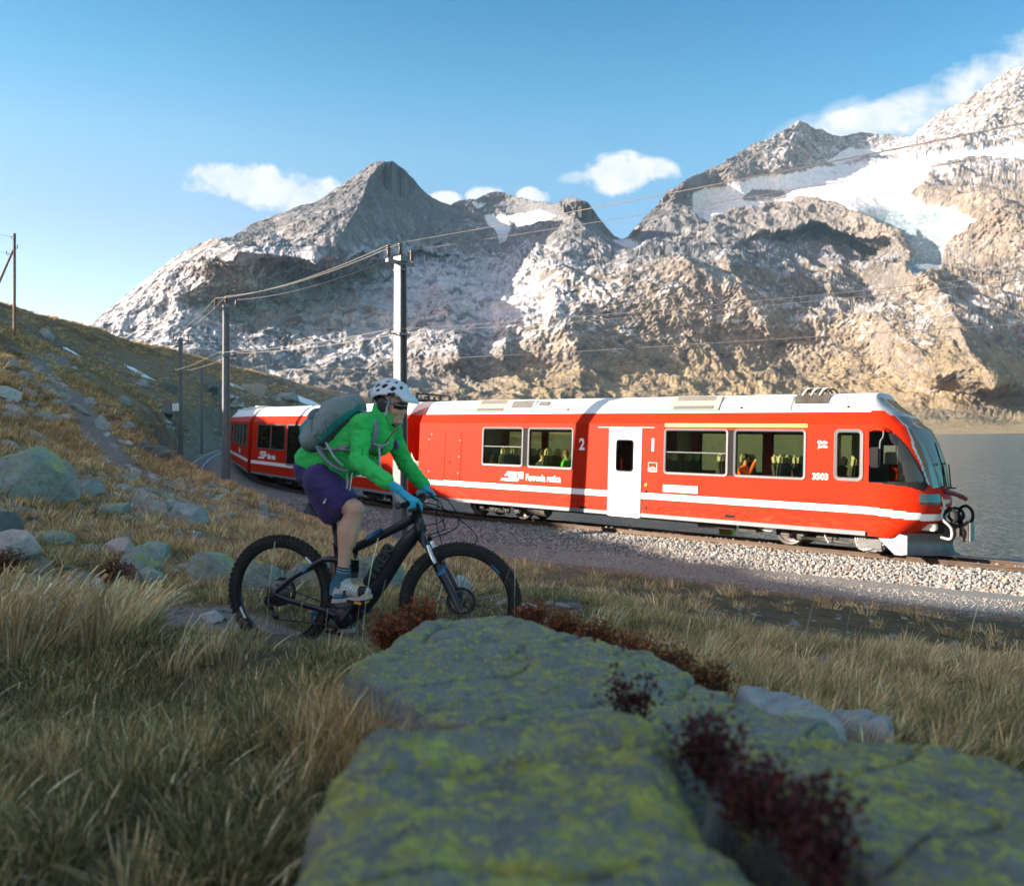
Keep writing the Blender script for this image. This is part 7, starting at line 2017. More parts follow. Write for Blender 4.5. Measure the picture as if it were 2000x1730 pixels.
RM = {'lichen': rock_material('rock_green_lichen', (.24, .255, .23), .75, .45), 'grey': rock_material('rock_grey', (.27, .27, .26), .25, .35), 'tan': rock_material('rock_tan', (.30, .25, .205), .12, .3),
      'pink': rock_material('rock_pinkish', (.40, .31, .275), .05, .25, .5), 'pale': rock_material('rock_pale', (.40, .39, .37), .0, .15, .4), 'dark': rock_material('rock_dark', (.13, .125, .12), .15, .5)}
RM['slab'] = rock_material('slab_lichen_near', (.205, .20, .175), .82, .6, .35, 3.2, (.54, .52, .10))
RM['slabmid'] = rock_material('slab_lichen_mid', (.235, .245, .23), .76, .6, .4, 4.6, (.54, .53, .12))

def boulder(name, x0, y0, x1, y1, mat, label, Y=None, seed=0, deep=.8, squash=1.0, tilt=0.0, group='boulders on the slope'):
    cx = (x0 + x1) / 2
    if Y is None: Y = ray_ground(cx, y1 - 2)
    w = (x1 - x0) / FPX * Y; h = (y1 - y0) / FPX * Y
    Y2 = Y + w * deep * .30
    rg = np.random.default_rng(seed + 100); bm = bmesh.new(); bmesh.ops.create_icosphere(bm, subdivisions=5 if w > .35 else 4, radius=1)
    co = np.array([v.co[:] for v in bm.verts])
    for k in range(24):
        d = rg.normal(size=3); d[2] = abs(d[2]) * .8 if k % 3 else d[2]; d /= np.linalg.norm(d); c = rg.uniform(.46, .80); s = co @ d - c
        co -= np.where(s > 0, s, 0)[:, None] * d * .985
    mx = np.abs(co).max(0); co /= mx
    n = co / np.linalg.norm(co, axis=1)[:, None]
    co += n * (.05 * fbm(co * 1.4 + seed, 4) + .035 * fbm(co * 4.5 + seed * 3, 4, .6) + .022 * fbm(co * 12 + seed, 3, .6, ridged=True))[:, None]
    vz = h * .66 * squash
    co *= np.array([w / 2, w * deep / 2, vz])
    if tilt: c_, s_ = math.cos(tilt), math.sin(tilt); co[:, [0, 2]] = np.c_[co[:, 0] * c_ - co[:, 2] * s_, co[:, 0] * s_ + co[:, 2] * c_]
    for v, c in zip(bm.verts, co): v.co = c
    me = bpy.data.meshes.new(name); bm.to_mesh(me); bm.free(); me.materials.append(RM[mat]); me.polygons.foreach_set('use_smooth', [True] * len(me.polygons))
    o = link(bpy.data.objects.new(name, me))
    zt = (HY - y0) / FPX * Y2
    o.location = ((cx - HX) / FPX * Y2, Y2, zt - vz)
    tag(o, label, 'rock', group); return o

BOULDERS = [
    ('boulder', -25, 864, 140, 982, 'lichen', 'biggest boulder on the left slope, yellow green lichen over its rounded top', None, 3, .8, 1.0),
    ('boulder', -60, 985, 42, 1075, 'dark', 'dark mossy rock at the left photo edge rising behind the whitish pink rock', None, 4, .8, 1),
    ('boulder', -50, 1020, 80, 1100, 'pink', 'whitish pink jagged rock at the left photo edge above a red shrub', None, 5, .7, 1),
    ('boulder', 60, 1024, 155, 1068, 'lichen', 'flat grey green rock lying alone right of the whitish pink rock', None, 6, .7, .9),
    ('boulder', 175, 972, 262, 1012, 'lichen', 'long low grey green rock at the left end of the boulder row', None, 7, .7, 1),
    ('boulder', 240, 960, 300, 990, 'tan', 'smooth tan rounded stone on top of the boulder row', None, 8, .8, 1),
    ('boulder', 268, 976, 338, 1016, 'tan', 'brown fronted rock in the middle of the boulder row', None, 9, .8, 1),
    ('boulder', 322, 970, 414, 1032, 'grey', 'large dark grey boulder at the right end of the boulder row', None, 10, .8, 1),
    ('boulder', 138, 934, 210, 972, 'grey', 'flat grey block just right of the biggest boulder', None, 11, .8, .9),
    ('boulder', 224, 940, 262, 964, 'grey', 'small grey stone uphill of the smooth tan stone', None, 12, .8, 1),
    ('boulder', 196, 1038, 275, 1094, 'pink', 'pinkish white rough rock behind the round green boulder', None, 13, .8, 1),
    ('boulder', 268, 1040, 336, 1096, 'lichen', 'upright green lichen rock right of the pinkish rough rock', None, 14, .8, 1),
    ('boulder', 218, 1060, 322, 1128, 'lichen', 'round topped dark green boulder behind the rust red shrub', None, 15, .8, 1),
    ('boulder', 252, 1096, 324, 1146, 'lichen', 'pale lichen spotted rock just right of the rust red shrub', None, 16, .8, 1),
    ('boulder', 170, 1122, 222, 1152, 'pale', 'pale stone in the grass left of the rust red shrub', None, 17, .8, 1),
    ('boulder', 345, 1066, 486, 1146, 'lichen', 'big square lichen covered boulder left of the rear wheel', None, 18, .6, 1.05),
    ('boulder', 440, 1082, 570, 1180, 'lichen', 'lichen boulder seen through the rear wheel spokes', 6.9, 19, .6, 1),
    ('boulder', 545, 1060, 680, 1170, 'lichen', 'green lichen boulder behind the seat post and lower leg', 7.1, 20, .6, 1),
    ('boulder', 640, 1050, 815, 1180, 'lichen', 'wide lichen boulder seen between the bike frame tubes', 7.3, 21, .6, 1),
    ('boulder', 876, 1122, 924, 1150, 'pale', 'pale rounded stone seen through the front wheel', 6.4, 22, .8, 1),
    ('boulder', 1008, 1170, 1056, 1200, 'pale', 'pale stone touching the right side of the front wheel', 5.7, 23, .8, 1),
    ('boulder', 965, 1168, 1000, 1186, 'pale', 'small whitish stone inside the front wheel near its right rim', 6.0, 24, .8, 1),
    ('boulder', 385, 1190, 440, 1216, 'pale', 'pale flat stone lying on the trail behind the rear wheel', None, 25, .8, .8),
    ('boulder', 335, 1154, 372, 1168, 'grey', 'small flat grey stone above the trail', None, 26, .8, .9),
    ('boulder', 140, 1185, 185, 1212, 'pink', 'pinkish stone half hidden in the tall straw grass', 5.4, 27, .8, 1),
    ('boulder', 30, 720, 62, 742, 'grey', 'grey rock on the left slope below the upper path', None, 28, .8, 1),
    ('boulder', -30, 745, 40, 780, 'pale', 'pale slanted rock at the left photo edge below the upper path', None, 29, .8, 1),
    ('boulder', 42, 756, 72, 778, 'tan', 'pinkish tan rock leftmost of the stones across the upper path', None, 30, .8, 1),
    ('boulder', 68, 764, 92, 782, 'grey', 'small grey stone second of the stones across the upper path', None, 31, .8, 1),
    ('boulder', 92, 760, 116, 776, 'pale', 'small pale stone right of the stones across the upper path', None, 32, .8, 1),
    ('boulder', 160, 770, 186, 792, 'grey', 'grey slab on the crest right of the upper path', None, 33, .8, 1),
    ('boulder', 178, 808, 216, 840, 'grey', 'long grey slanting slab sticking out of the crest', None, 34, .8, 1),
    ('boulder', 100, 838, 124, 852, 'grey', 'flat grey stone uphill of the biggest boulder', None, 35, .8, 1),
    ('boulder', 240, 858, 262, 874, 'pale', 'pale stone left of the dark outcrop', None, 36, .8, 1),
    ('boulder', 262, 852, 300, 886, 'dark', 'left dark block of the outcrop below the white bar sign', None, 37, .8, 1),
    ('boulder', 290, 862, 336, 904, 'dark', 'right dark block of the outcrop below the white bar sign', None, 38, .8, 1),
    ('boulder', 236, 918, 276, 938, 'grey', 'grey stone in the stony ground below the pole on the block', None, 39, .8, .9),
    ('boulder', 316, 912, 332, 924, 'pale', 'small pale stone beside the pole on the block', None, 40, .8, 1),
    ('boulder', 188, 893, 216, 906, 'pale', 'flat pale slab in the stony ground right of the biggest boulder', None, 41, .8, .8),
    ('boulder', 208, 1030, 234, 1046, 'grey', 'small pointed grey stone above the pinkish rough rock', None, 42, .8, 1),
    ('boulder', 380, 1056, 408, 1070, 'pink', 'pink flat stone above the big square lichen boulder', None, 43, .8, .8),
    ('boulder', 104, 1086, 122, 1096, 'pale', 'tiny pale stone in the grass below the flat lone rock', None, 44, .8, .9),
    ('boulder', 30, 1118, 80, 1140, 'grey', 'grey green stone low in the grass under the left red shrub', None, 45, .8, .9),
]
_far = (('greyish outcrop high on the hill just right of the wooden pole', 70, 640, 110, 662), ('long grey ledge on the far hill above the white bar sign', 300, 742, 352, 764), ('pale grey block on the far hill left of the white bar sign', 262, 738, 290, 756), ('dark jagged outcrop on the far hill left of the second tall pole', 385, 735, 430, 768),
        ('brown rock ledge on the far hill right of the second tall pole', 470, 742, 530, 775), ('dark rock hump on the far hill above the second train car', 535, 760, 585, 785), ('grey ledge low on the far hill behind the pole on the block', 300, 790, 345, 812), ('small grey outcrop on the crest left of the white bar sign', 225, 770, 256, 790),
        ('flat grey rock on the hill crest at the left photo edge', 0, 668, 40, 690), ('weathered grey rock beside the top of the upper path', 128, 690, 160, 706))
for k, (lab, a, b, c, d) in enumerate(_far):
    boulder('outcrop', a, b, c, d, ('grey', 'dark', 'grey', 'dark', 'tan')[k % 5], lab, seed=60 + k, deep=.7, group='outcrops on the hill')
for b in BOULDERS:
    boulder(*b[:7], Y=b[7], seed=b[8], deep=b[9], squash=b[10])

# countless smaller stones on the slope and the bank
def build_stones():
    rg = np.random.default_rng(21); src = [stone_mesh('slope_stone', 70 + k, RM[m], 3, .6, 9) for k, m in enumerate(('grey', 'tan', 'pale', 'lichen', 'grey', 'pink'))]
    pts = []; scl = []
    for n, x0, x1, y0, y1, s0, s1 in ((800, 230, 580, 860, 1020, .025, .20), (480, 0, 520, 860, 1160, .025, .15), (140, 300, 480, 1170, 1215, .008, .03), (160, 60, 130, 690, 800, .05, .22), (420, 0, 700, 610, 870, .05, .50), (420, 1050, 2000, 1105, 1260, .015, .07), (140, 830, 1060, 1100, 1200, .012, .05), (200, 430, 640, 730, 800, .2, .8)):
        for k in range(n):
            px, py = rg.uniform(x0, x1), rg.uniform(y0, y1); Y = ray_ground(px, py, default=0)
            if Y < 2: continue
            x = (px - HX) / FPX * Y; z = (HY - py) / FPX * Y; s = s0 + (s1 - s0) * rg.random() ** 2.6
            d, _ = track_dist(np.array([[x, Y]]))
            if -4.3 < d[0] < 3: continue
            pts.append((x, Y, z - s * .15)); scl.append(s)
    n = len(pts); rot = rg.uniform(0, 6.28, (n, 3)); rot[:, :2] *= .06
    scatter('stones', pts, rot, scl, rg.integers(0, 6, n), src, 'small stones strewn over the slope and the dark bank')
build_stones()

# ------------------------------------------------------------------ the great foreground slabs
def slab(name, outline, Ys, mat, label, thick, edge, res, seed, bumps, part=None, dip=(0, 0), zoff=0.0, rough=1.0):
    """outline: photo points along the slab's upper rim; Ys: their distances. The slab is a solid block with rounded rim."""
    pts = [P(a, b, y) for (a, b), y in zip(outline, Ys)]
    poly = [(p.x, p.y) for p in catmull(pts + [pts[0]], 6)][:-1]
    A = np.array([(p.x, p.y) for p in pts]); Z = np.array([p.z for p in pts]) + zoff
    pl = np.linalg.lstsq(np.c_[A, np.ones(len(A))], Z, rcond=None)[0]
    sp = TPS(A, Z - np.c_[A, np.ones(len(A))] @ pl, lam=.02)
    PA = np.array(poly); x0, y0 = PA.min(0) - .12; x1, y1 = PA.max(0) + .12
    nx, ny = int((x1 - x0) / res), int((y1 - y0) / res)
    X, Yg = np.meshgrid(np.linspace(x0, x1, nx), np.linspace(y0, y1, ny), indexing='ij'); q = np.c_[X.ravel(), Yg.ravel()]
    wq = q + np.c_[fbm(np.c_[q * 7, q[:, :1] * 0 + seed], 4), fbm(np.c_[q * 7, q[:, :1] * 0 + seed + 9], 4)] * .030 * rough
    ins = in_poly(wq[:, 0], wq[:, 1], poly); d = line_dist(wq, poly + [poly[0]]); d = np.where(ins, d, -d)
    top = np.c_[q, np.ones(len(q))] @ pl + np.clip(sp(q), -.08, .08) * .8
    p3 = np.c_[q, q[:, :1] * 0 + seed]
    top += bumps * (.030 * fbm(p3 * 2.2, 4) + .012 * fbm(p3 * 8, 4, .6) + .0055 * fbm(p3 * 26, 4, .65, ridged=True) + .003 * fbm(p3 * 80, 3, .6))
    cu = q[:, 0] * .83 + q[:, 1] * .56 + .05 * fbm(p3 * 3, 4); cv = -q[:, 0] * .56 + q[:, 1] * .83 + .05 * fbm(p3 * 3 + 7, 4)
    lay = fbm(np.c_[cu * 1.6, cv * 5.5, q[:, 0] * 0 + seed], 3); top += bumps * .022 * (np.floor(lay * 4) / 4 + sstep(.72, 1.0, (lay * 4) % 1.0) / 4)      # split layers
    ck = np.abs(fbm(np.c_[cu * 1.1, cv * 3.2, q[:, 0] * 0 + seed + 3], 3)); top -= bumps * .016 * (1 - sstep(.0, .035, ck))        # cracks
    r = np.clip(1 - d / edge, 0, None)
    z = top - np.where(r < 1, edge * (1 - np.sqrt(np.clip(1 - r * r, 0, 1))) * .85, edge * .85 + (r - 1) * edge * 5.5)
    base = top - thick; z = np.maximum(z, base)
    keepv = (d > -.20)
    F = grid_faces(nx, ny); F = F[keepv[F].all(1)]
    used, iv = np.unique(F, return_inverse=True)
    o = mesh_np(name, np.c_[q, z][used], iv.reshape(F.shape), RM[mat])
    tag(o, label, 'rock', 'lichen covered foreground slabs'); return o, sp, pl

FRONT = [(660, 1432), (705, 1408), (800, 1402), (900, 1396), (1010, 1392), (1120, 1372), (1210, 1368), (1290, 1382), (1335, 1428), (1345, 1490), (1385, 1545), (1440, 1600), (1500, 1650), (1570, 1700), (1640, 1760), (1680, 1900), (1400, 2050), (900, 2080), (500, 1980), (510, 1760), (545, 1690), (585, 1610), (625, 1520)]
FRY = [1.30, 1.38, 1.42, 1.45, 1.47, 1.52, 1.53, 1.50, 1.40, 1.25, 1.16, 1.08, 1.01, .96, .90, .74, .62, .60, .66, .88, .96, 1.06, 1.18]
slab('foreground_slab', FRONT, FRY, 'slab', 'nearest blurred slab of grey rock with yellow green lichen filling the bottom centre', .50, .10, .0065, 2, 1.15)
RIGHT = [(1400, 1432), (1480, 1424), (1600, 1428), (1720, 1432), (1850, 1452), (2000, 1494), (2200, 1560), (2400, 1700), (2300, 1950), (1900, 2000), (1780, 1830), (1720, 1740), (1640, 1680), (1560, 1610), (1490, 1560), (1430, 1500)]
RGY = [1.62, 1.66, 1.66, 1.64, 1.58, 1.46, 1.30, 1.05, .76, .70, .86, .97, 1.06, 1.17, 1.27, 1.42]
slab('foreground_slab', RIGHT, RGY, 'slab', 'dark blurred lichen slab in the bottom right corner beyond the red filled cleft', .50, .045, .0075, 14, 1.1)
MID = [(672, 1302), (720, 1268), (800, 1226), (870, 1200), (950, 1194), (1040, 1204), (1090, 1222), (1160, 1240), (1225, 1262), (1300, 1282), (1360, 1318), (1420, 1340), (1480, 1366), (1560, 1392), (1640, 1420), (1580, 1450), (1440, 1455), (1300, 1460), (1150, 1450), (1000, 1440), (880, 1410), (800, 1386), (740, 1350)]
MDY = [2.45, 2.62, 2.90, 3.10, 3.18, 3.12, 3.00, 2.88, 2.75, 2.62, 2.44, 2.32, 2.22, 2.12, 2.02, 1.88, 1.86, 1.84, 1.86, 1.88, 1.98, 2.10, 2.24]
slab('foreground_slab', MID, MDY, 'slabmid', 'broad sharp lichen slab in the middle, just in front of the bike', .40, .035, .007, 33, 1.3)
S1 = [(1436, 1336), (1490, 1334), (1560, 1350), (1610, 1378), (1648, 1418), (1560, 1410), (1480, 1384)]
slab('rock_fragment', S1, [2.52, 2.56, 2.50, 2.38, 2.22, 2.20, 2.32], 'grey', 'bluish grey split slab piece right of the middle slab', .25, .03, .008, 41, .8)
S2 = [(1622, 1376), (1680, 1378), (1738, 1398), (1730, 1412), (1660, 1402)]
slab('rock_fragment', S2, [2.62, 2.62, 2.52, 2.44, 2.48], 'grey', 'small flat grey stone in the grass right of the split slab piece', .16, .022, .008, 47, .8)

# leftover snow
def build_snow():
    t = NT('old_snow'); t.set((.78, .81, .85), .7, 0, .3); t.bump(t.noise(30, 4, .6), .5, .02)
    rg = np.random.default_rng(9); m = MB()
    for x0, y0, x1, y1 in ((-10, 938, 40, 964), (10, 958, 30, 968), (222, 956, 234, 964), (276, 1012, 300, 1024), (300, 1018, 336, 1030), (328, 1104, 354, 1116), (366, 1034, 392, 1040), (120, 676, 150, 684), (250, 724, 300, 730), (560, 776, 640, 784), (440, 744, 470, 752)):
        cx, cy = (x0 + x1) / 2, (y0 + y1) / 2; Y = ray_ground(cx, y1); w = (x1 - x0) / FPX * Y; n = 18
        d_ = w * .9; v = [((cx - HX) / FPX * Y, Y, 0)]; ring = []
        for k in range(n):
            a = 6.283 * k / n; r = .5 * (1 + .35 * math.sin(3 * a + x0) + rg.uniform(-.2, .2)); ring.append(((cx - HX) / FPX * Y + math.cos(a) * w * r, Y + math.sin(a) * d_ * r))
        pts = np.array([v[0][:2]] + [((a + v[0][0]) / 2, (b + v[0][1]) / 2) for a, b in ring] + ring)
        z = ground_z(pts); z[0] += .05 * w + .02; z[1:n + 1] += .04 * w + .015; z[n + 1:] -= .01
        m.add(np.c_[pts, z], [(0, 1 + k, 1 + (k + 1) % n) for k in range(n)] + [(1 + k, 1 + n + k, 1 + n + (k + 1) % n, 1 + (k + 1) % n) for k in range(n)], True)
    o = m.build('snow', t.m); tag(o, 'leftover patches of old snow on the slope', None, None, 'stuff')
build_snow()
# ------------------------------------------------------------------ grass
def grass_mat(name):
    t = NT(name); c = t.attr('col'); oi = t.n('ShaderNodeObjectInfo')
    k = t.math('ADD', .50, t.math('MULTIPLY', oi.outputs['Random'], .95))
    t.set(t.mix(1.0, c, k, 'MULTIPLY'), .75, 0, .2)
    # thin blades let some light through
    tr = t.n('ShaderNodeBsdfTranslucent'); t.lk(t.mix(1.0, c, k, 'MULTIPLY'), tr.inputs[0]); mx = t.n('ShaderNodeMixShader'); mx.inputs[0].default_value = .35
    t.lk(t.b.outputs[0], mx.inputs[1]); t.lk(tr.outputs[0], mx.inputs[2]); t.lk(mx.outputs[0], t.out.inputs[0]); return t.m
M_GRASS = grass_mat('grass_blades')

def tuft_mesh(name, seed, n, hgt, spread, width, cols, lean=(.25, .0), curl=.5, seeds=0.0):
    rg = np.random.default_rng(seed); v = []; f = []; c = []
    for k in range(n):
        a = rg.uniform(0, 6.28); r = spread * math.sqrt(rg.random()) * .5; bx, by = math.cos(a) * r, math.sin(a) * r
        h = hgt * rg.uniform(.45, 1.1); out = Vector((math.cos(a), math.sin(a), 0)) * rg.uniform(.1, curl) + Vector((lean[0], lean[1], 0)) * rg.uniform(.5, 1.2)
        sd = Vector((-math.sin(a + rg.uniform(-1, 1)), math.cos(a + rg.uniform(-1, 1)), 0)); w = width * rg.uniform(.6, 1.3); col = np.array(cols[rg.integers(0, len(cols))]) * rg.uniform(.5, 1.4)
        seg = 5; b = len(v); droop = rg.uniform(.1, .5)
        for s in range(seg):
            t = s / (seg - 1); p = Vector((bx, by, -.02)) + out * (h * t ** 1.7) + Vector((0, 0, h * (t - droop * .45 * t ** 3)))
            ww = w * (1 - t) ** .6 + width * .12
            if seeds and s >= seg - 2 and (k % 4 == 0): ww = width * seeds
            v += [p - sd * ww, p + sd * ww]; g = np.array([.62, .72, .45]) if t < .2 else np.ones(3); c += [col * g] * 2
        for s in range(seg - 1): f.append((b + 2 * s, b + 2 * s + 1, b + 2 * s + 3, b + 2 * s + 2))
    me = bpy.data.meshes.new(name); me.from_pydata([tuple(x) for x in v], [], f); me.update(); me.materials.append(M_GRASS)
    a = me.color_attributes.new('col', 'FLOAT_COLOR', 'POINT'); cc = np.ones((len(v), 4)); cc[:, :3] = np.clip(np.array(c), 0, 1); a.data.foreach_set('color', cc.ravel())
    me.polygons.foreach_set('use_smooth', [True] * len(me.polygons)); return me

STRAW = [(.80, .57, .33), (.88, .67, .42), (.72, .49, .25), (.60, .37, .16), (.78, .50, .21), (.50, .37, .15)]
OLIVE = [(.34, .26, .10), (.22, .20, .07), (.52, .36, .16), (.68, .47, .24), (.16, .16, .05)]
GREEN = [(.11, .15, .045), (.15, .17, .06), (.22, .21, .08), (.34, .27, .12)]
RUST = [(.56, .33, .14), (.66, .43, .21), (.46, .26, .10), (.36, .23, .095), (.74, .54, .30)]

def thin_out(q, seed, scale, lo, hi):
    return sstep(lo, hi, fbm(np.c_[q * scale, np.full(len(q), seed)], 3))

def place(n, x0, x1, y0, y1, rg):
    return np.c_[rg.uniform(x0, x1, n), rg.uniform(y0, y1, n)]

def build_grass():
    rg = np.random.default_rng(77)
    tall = [tuft_mesh('tall_tuft', 200 + k, 70, .36, .20, .0022, STRAW + STRAW[:2], (.42, -.05), .55, 1.7) for k in range(4)]
    mid = [tuft_mesh('mid_tuft', 220 + k, 70, .22, .18, .0024, STRAW[:5] + OLIVE, (.30, .0), .7) for k in range(4)]
    low = [tuft_mesh('low_tuft', 240 + k, 80, .10, .20, .0024, GREEN + GREEN + OLIVE + STRAW[:3], (.12, .0), 1.1) for k in range(4)]
    slope = [tuft_mesh('slope_tuft', 260 + k, 46, .20, .34, .0055, RUST, (.25, .0), .9) for k in range(4)]
    far = [tuft_mesh('far_tuft', 280 + k, 26, .34, .9, .018, RUST, (.2, .0), .9) for k in range(3)]
    src = tall + mid + low; T, M_, L_ = 0, 4, 8
    rocks = [[(P(a, b, y).x, P(a, b, y).y) for (a, b), y in zip(o, Y)] for o, Y in ((FRONT, FRY), (RIGHT, RGY), (MID, MDY), (S1, [2.52, 2.56, 2.50, 2.38, 2.22, 2.20, 2.32]))]
    def ok(q, trail=.30):
        m = line_dist(q, TRAIL) > trail
        for r in rocks: m &= ~in_poly(q[:, 0], q[:, 1], r)
        return m & (np.hypot(q[:, 0], q[:, 1]) > .95)
    Q = []; I = []; S = []
    def put(q, base, s0, s1, keep):
        pxq = HX + FPX * q[:, 0] / q[:, 1]; corr = (pxq > 285) & (pxq < 1020) & (q[:, 1] > 3.6) & (q[:, 1] < 5.6)
        if base != L_: keep = keep & ~corr
        else: keep = keep & (~corr | (rg.random(len(q)) < .4))
        if base == M_: keep = keep & ~((pxq > 1050) & (q[:, 1] > 6.2))
        q = q[keep]; Q.append(q); I.append(base + rg.integers(0, 4, len(q))); S.append(rg.uniform(s0, s1, len(q)) * np.where(corr[keep], .55, 1.0))
    # tall straw grass on the left rise and along the right crest
    q = place(1500, -4.6, -.9, 3.3, 5.9, rg); wl = np.exp(-((q[:, 0] + 2.35) / 1.1) ** 2 - ((q[:, 1] - 4.3) / .6) ** 2); put(q, T, .5, .95, ok(q, .42) & (rg.random(len(q)) < .03 + 1.1 * wl) & (thin_out(q, 3, 1.3, -.35, .1) > rg.random(len(q)) * .8) & ~((q[:, 0] > -1.55) & (q[:, 1] > 4.0)))
    q = place(1100, .55, 5.2, 3.0, 6.4, rg); wr = np.exp(-((q[:, 1] - 4.7 + .10 * q[:, 0]) / .65) ** 2); put(q, T, .3, .66, ok(q, .2) & (rg.random(len(q)) < .9 * wr) & (thin_out(q, 5, 1.0, -.4, .1) > rg.random(len(q)) * .7))
    # mixed grass in front
    q = place(800, -3.6, .15, 1.0, 4.6, rg); put(q, M_, .30, .62, ok(q) & (thin_out(q, 7, 1.6, -.25, .25) > rg.random(len(q)) * .8) & ~((q[:, 0] > -1.7) & (q[:, 1] > 3.3)))
    q = place(5200, -3.8, .4, .9, 4.9, rg); put(q, L_, .5, 1.25, ok(q) & (thin_out(q, 41, 2.2, -.3, .2) > rg.random(len(q)) * .9))
    q = place(2600, .6, 5.0, 1.6, 6.4, rg); put(q, M_, .3, .7, ok(q, .2) & (rg.random(len(q)) < .75) & (q[:, 1] > 1.9 + .2 * rg.random(len(q))))
    q = place(2600, .5, 5.0, 1.7, 6.2, rg); put(q, L_, .4, .95, ok(q, .2))
    # short turf round the trail and beyond it
    q = place(5200, -5.5, 1.2, 4.6, 9.5, rg); put(q, L_, .35, .85, ok(q, .34) & (thin_out(q, 9, 1.2, -.4, .2) > rg.random(len(q)) * .9))
    q = place(1500, -5.5, 1.5, 5.0, 9.5, rg); put(q, M_, .4, .85, ok(q, .45) & (thin_out(q, 15, 1.0, -.1, .3) > rg.random(len(q)) * .9) & ~((q[:, 0] > -1.9) & (q[:, 1] < 5.8)))
    # tufts standing along the foot of the middle slab and in the gap behind the nearest slab
    e = np.array([(P(a, b, y).x, P(a, b, y).y) for a, b, y in ((690, 1345, 2.3), (735, 1375, 2.14), (790, 1402, 2.02), (850, 1420, 1.9), (660, 1310, 2.45))])
    q = np.repeat(e, 16, 0) + rg.normal(0, .055, (80, 2)); Q.append(q); I.append(M_ + rg.integers(0, 4, 80)); S.append(rg.uniform(.6, 1.0, 80))
    q = np.concatenate(Q); idx = np.concatenate(I); s = np.concatenate(S)
    z = ground_z(q); n = len(q); rot = np.zeros((n, 3)); rot[:, 2] = rg.normal(0, .55, n); rot[:, :2] = rg.normal(0, .08, (n, 2))
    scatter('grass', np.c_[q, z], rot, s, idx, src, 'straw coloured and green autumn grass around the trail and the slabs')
    # brown grass of the slopes farther off
    q1 = place(15000, -16, 2.5, 7.5, 26, rg); q2 = place(9000, -34, -6, 20, 60, rg); q3 = place(6000, 0, 14, 6.5, 18, rg)
    q = np.concatenate([q1, q2, q3]); d, _ = track_dist(q)
    keep = ((d < -5.2) | (d > 3.6)) & (np.abs(q[:, 0] / q[:, 1]) < .72) & (line_dist(q, UPATH) > .55) & (thin_out(q, 21, .45, -.35, .15) > rg.random(len(q)) * .9)
    bare = np.exp(-((q[:, 0] + 7.0) ** 2 / 9 + (q[:, 1] - 19.5) ** 2 / 60)); keep &= rg.random(len(q)) > bare * .85
    bank = (q[:, 0] > -.3) & (q[:, 1] > 6.2) & (d > -16); keep &= ~(bank & (rg.random(len(q)) < .93))
    q = q[keep]; z = ground_z(q); n = len(q); rot = np.zeros((n, 3)); rot[:, 2] = rg.uniform(0, 6.28, n)
    r = np.hypot(q[:, 0], q[:, 1])
    scatter('slope_grass', np.c_[q, z], rot, rg.uniform(.5, 1.15, n) * np.interp(r, [7, 20, 45], [.8, 1.0, 1.5]), rg.integers(0, 4, n), slope, 'short rust brown grass covering the hillside')
    q = place(9000, -80, -8, 45, 190, rg); d, _ = track_dist(q); keep = (np.abs(d) > 5) & (q[:, 0] / q[:, 1] > -.72) & (thin_out(q, 31, .12, -.3, .2) > rg.random(len(q)) * .9); q = q[keep]; n = len(q)
    z = ground_z(q); kk = z > -6; q = q[kk]; z = z[kk]; n = len(q); rot = np.zeros((n, 3)); rot[:, 2] = rg.uniform(0, 6.28, n)
    scatter('hill_grass', np.c_[q, z], rot, rg.uniform(.7, 1.5, n), rg.integers(0, 3, n), far, 'brown grass of the far hillside behind the poles')
    # single long stalks
    stalk = [tuft_mesh('stalk', 300 + k, 3, .55, .10, .0007, STRAW, (.12, 0), .18, 2.6) for k in range(4)]
    pts = []
    for px, py, Y in ((1520, 1320, 3.0), (1030, 1215, 4.3), (1180, 1230, 4.6), (1400, 1260, 4.9), (1640, 1300, 4.6), (1700, 1320, 4.2), (1880, 1340, 4.0), (1100, 1215, 5), (1270, 1240, 4.7), (1560, 1300, 4.3), (880, 1215, 4.5), (840, 1215, 4.3), (960, 1210, 4.4), (1010, 1215, 4.6),
                       (590, 1225, 4.2), (150, 1560, 2.3), (520, 1290, 3.6), (260, 1200, 4.6), (330, 1205, 4.6), (640, 1225, 4.3), (60, 1230, 4.4), (1950, 1370, 3.2), (1340, 1250, 4.6), (1460, 1280, 4.6), (700, 1222, 4.1), (720, 1222, 4.4)):
        x = (px - HX) / FPX * Y; pts.append((x, Y, gz(x, Y)))
    n = len(pts); rot = np.zeros((n, 3)); rot[:, 2] = rg.uniform(-.8, .8, n); sc_ = rg.uniform(.75, 1.15, n)
    scatter('grass_stalks', pts, rot, sc_, rg.integers(0, 4, n), stalk, 'thin dry stalks with pale seed heads standing above the grass')
build_grass()

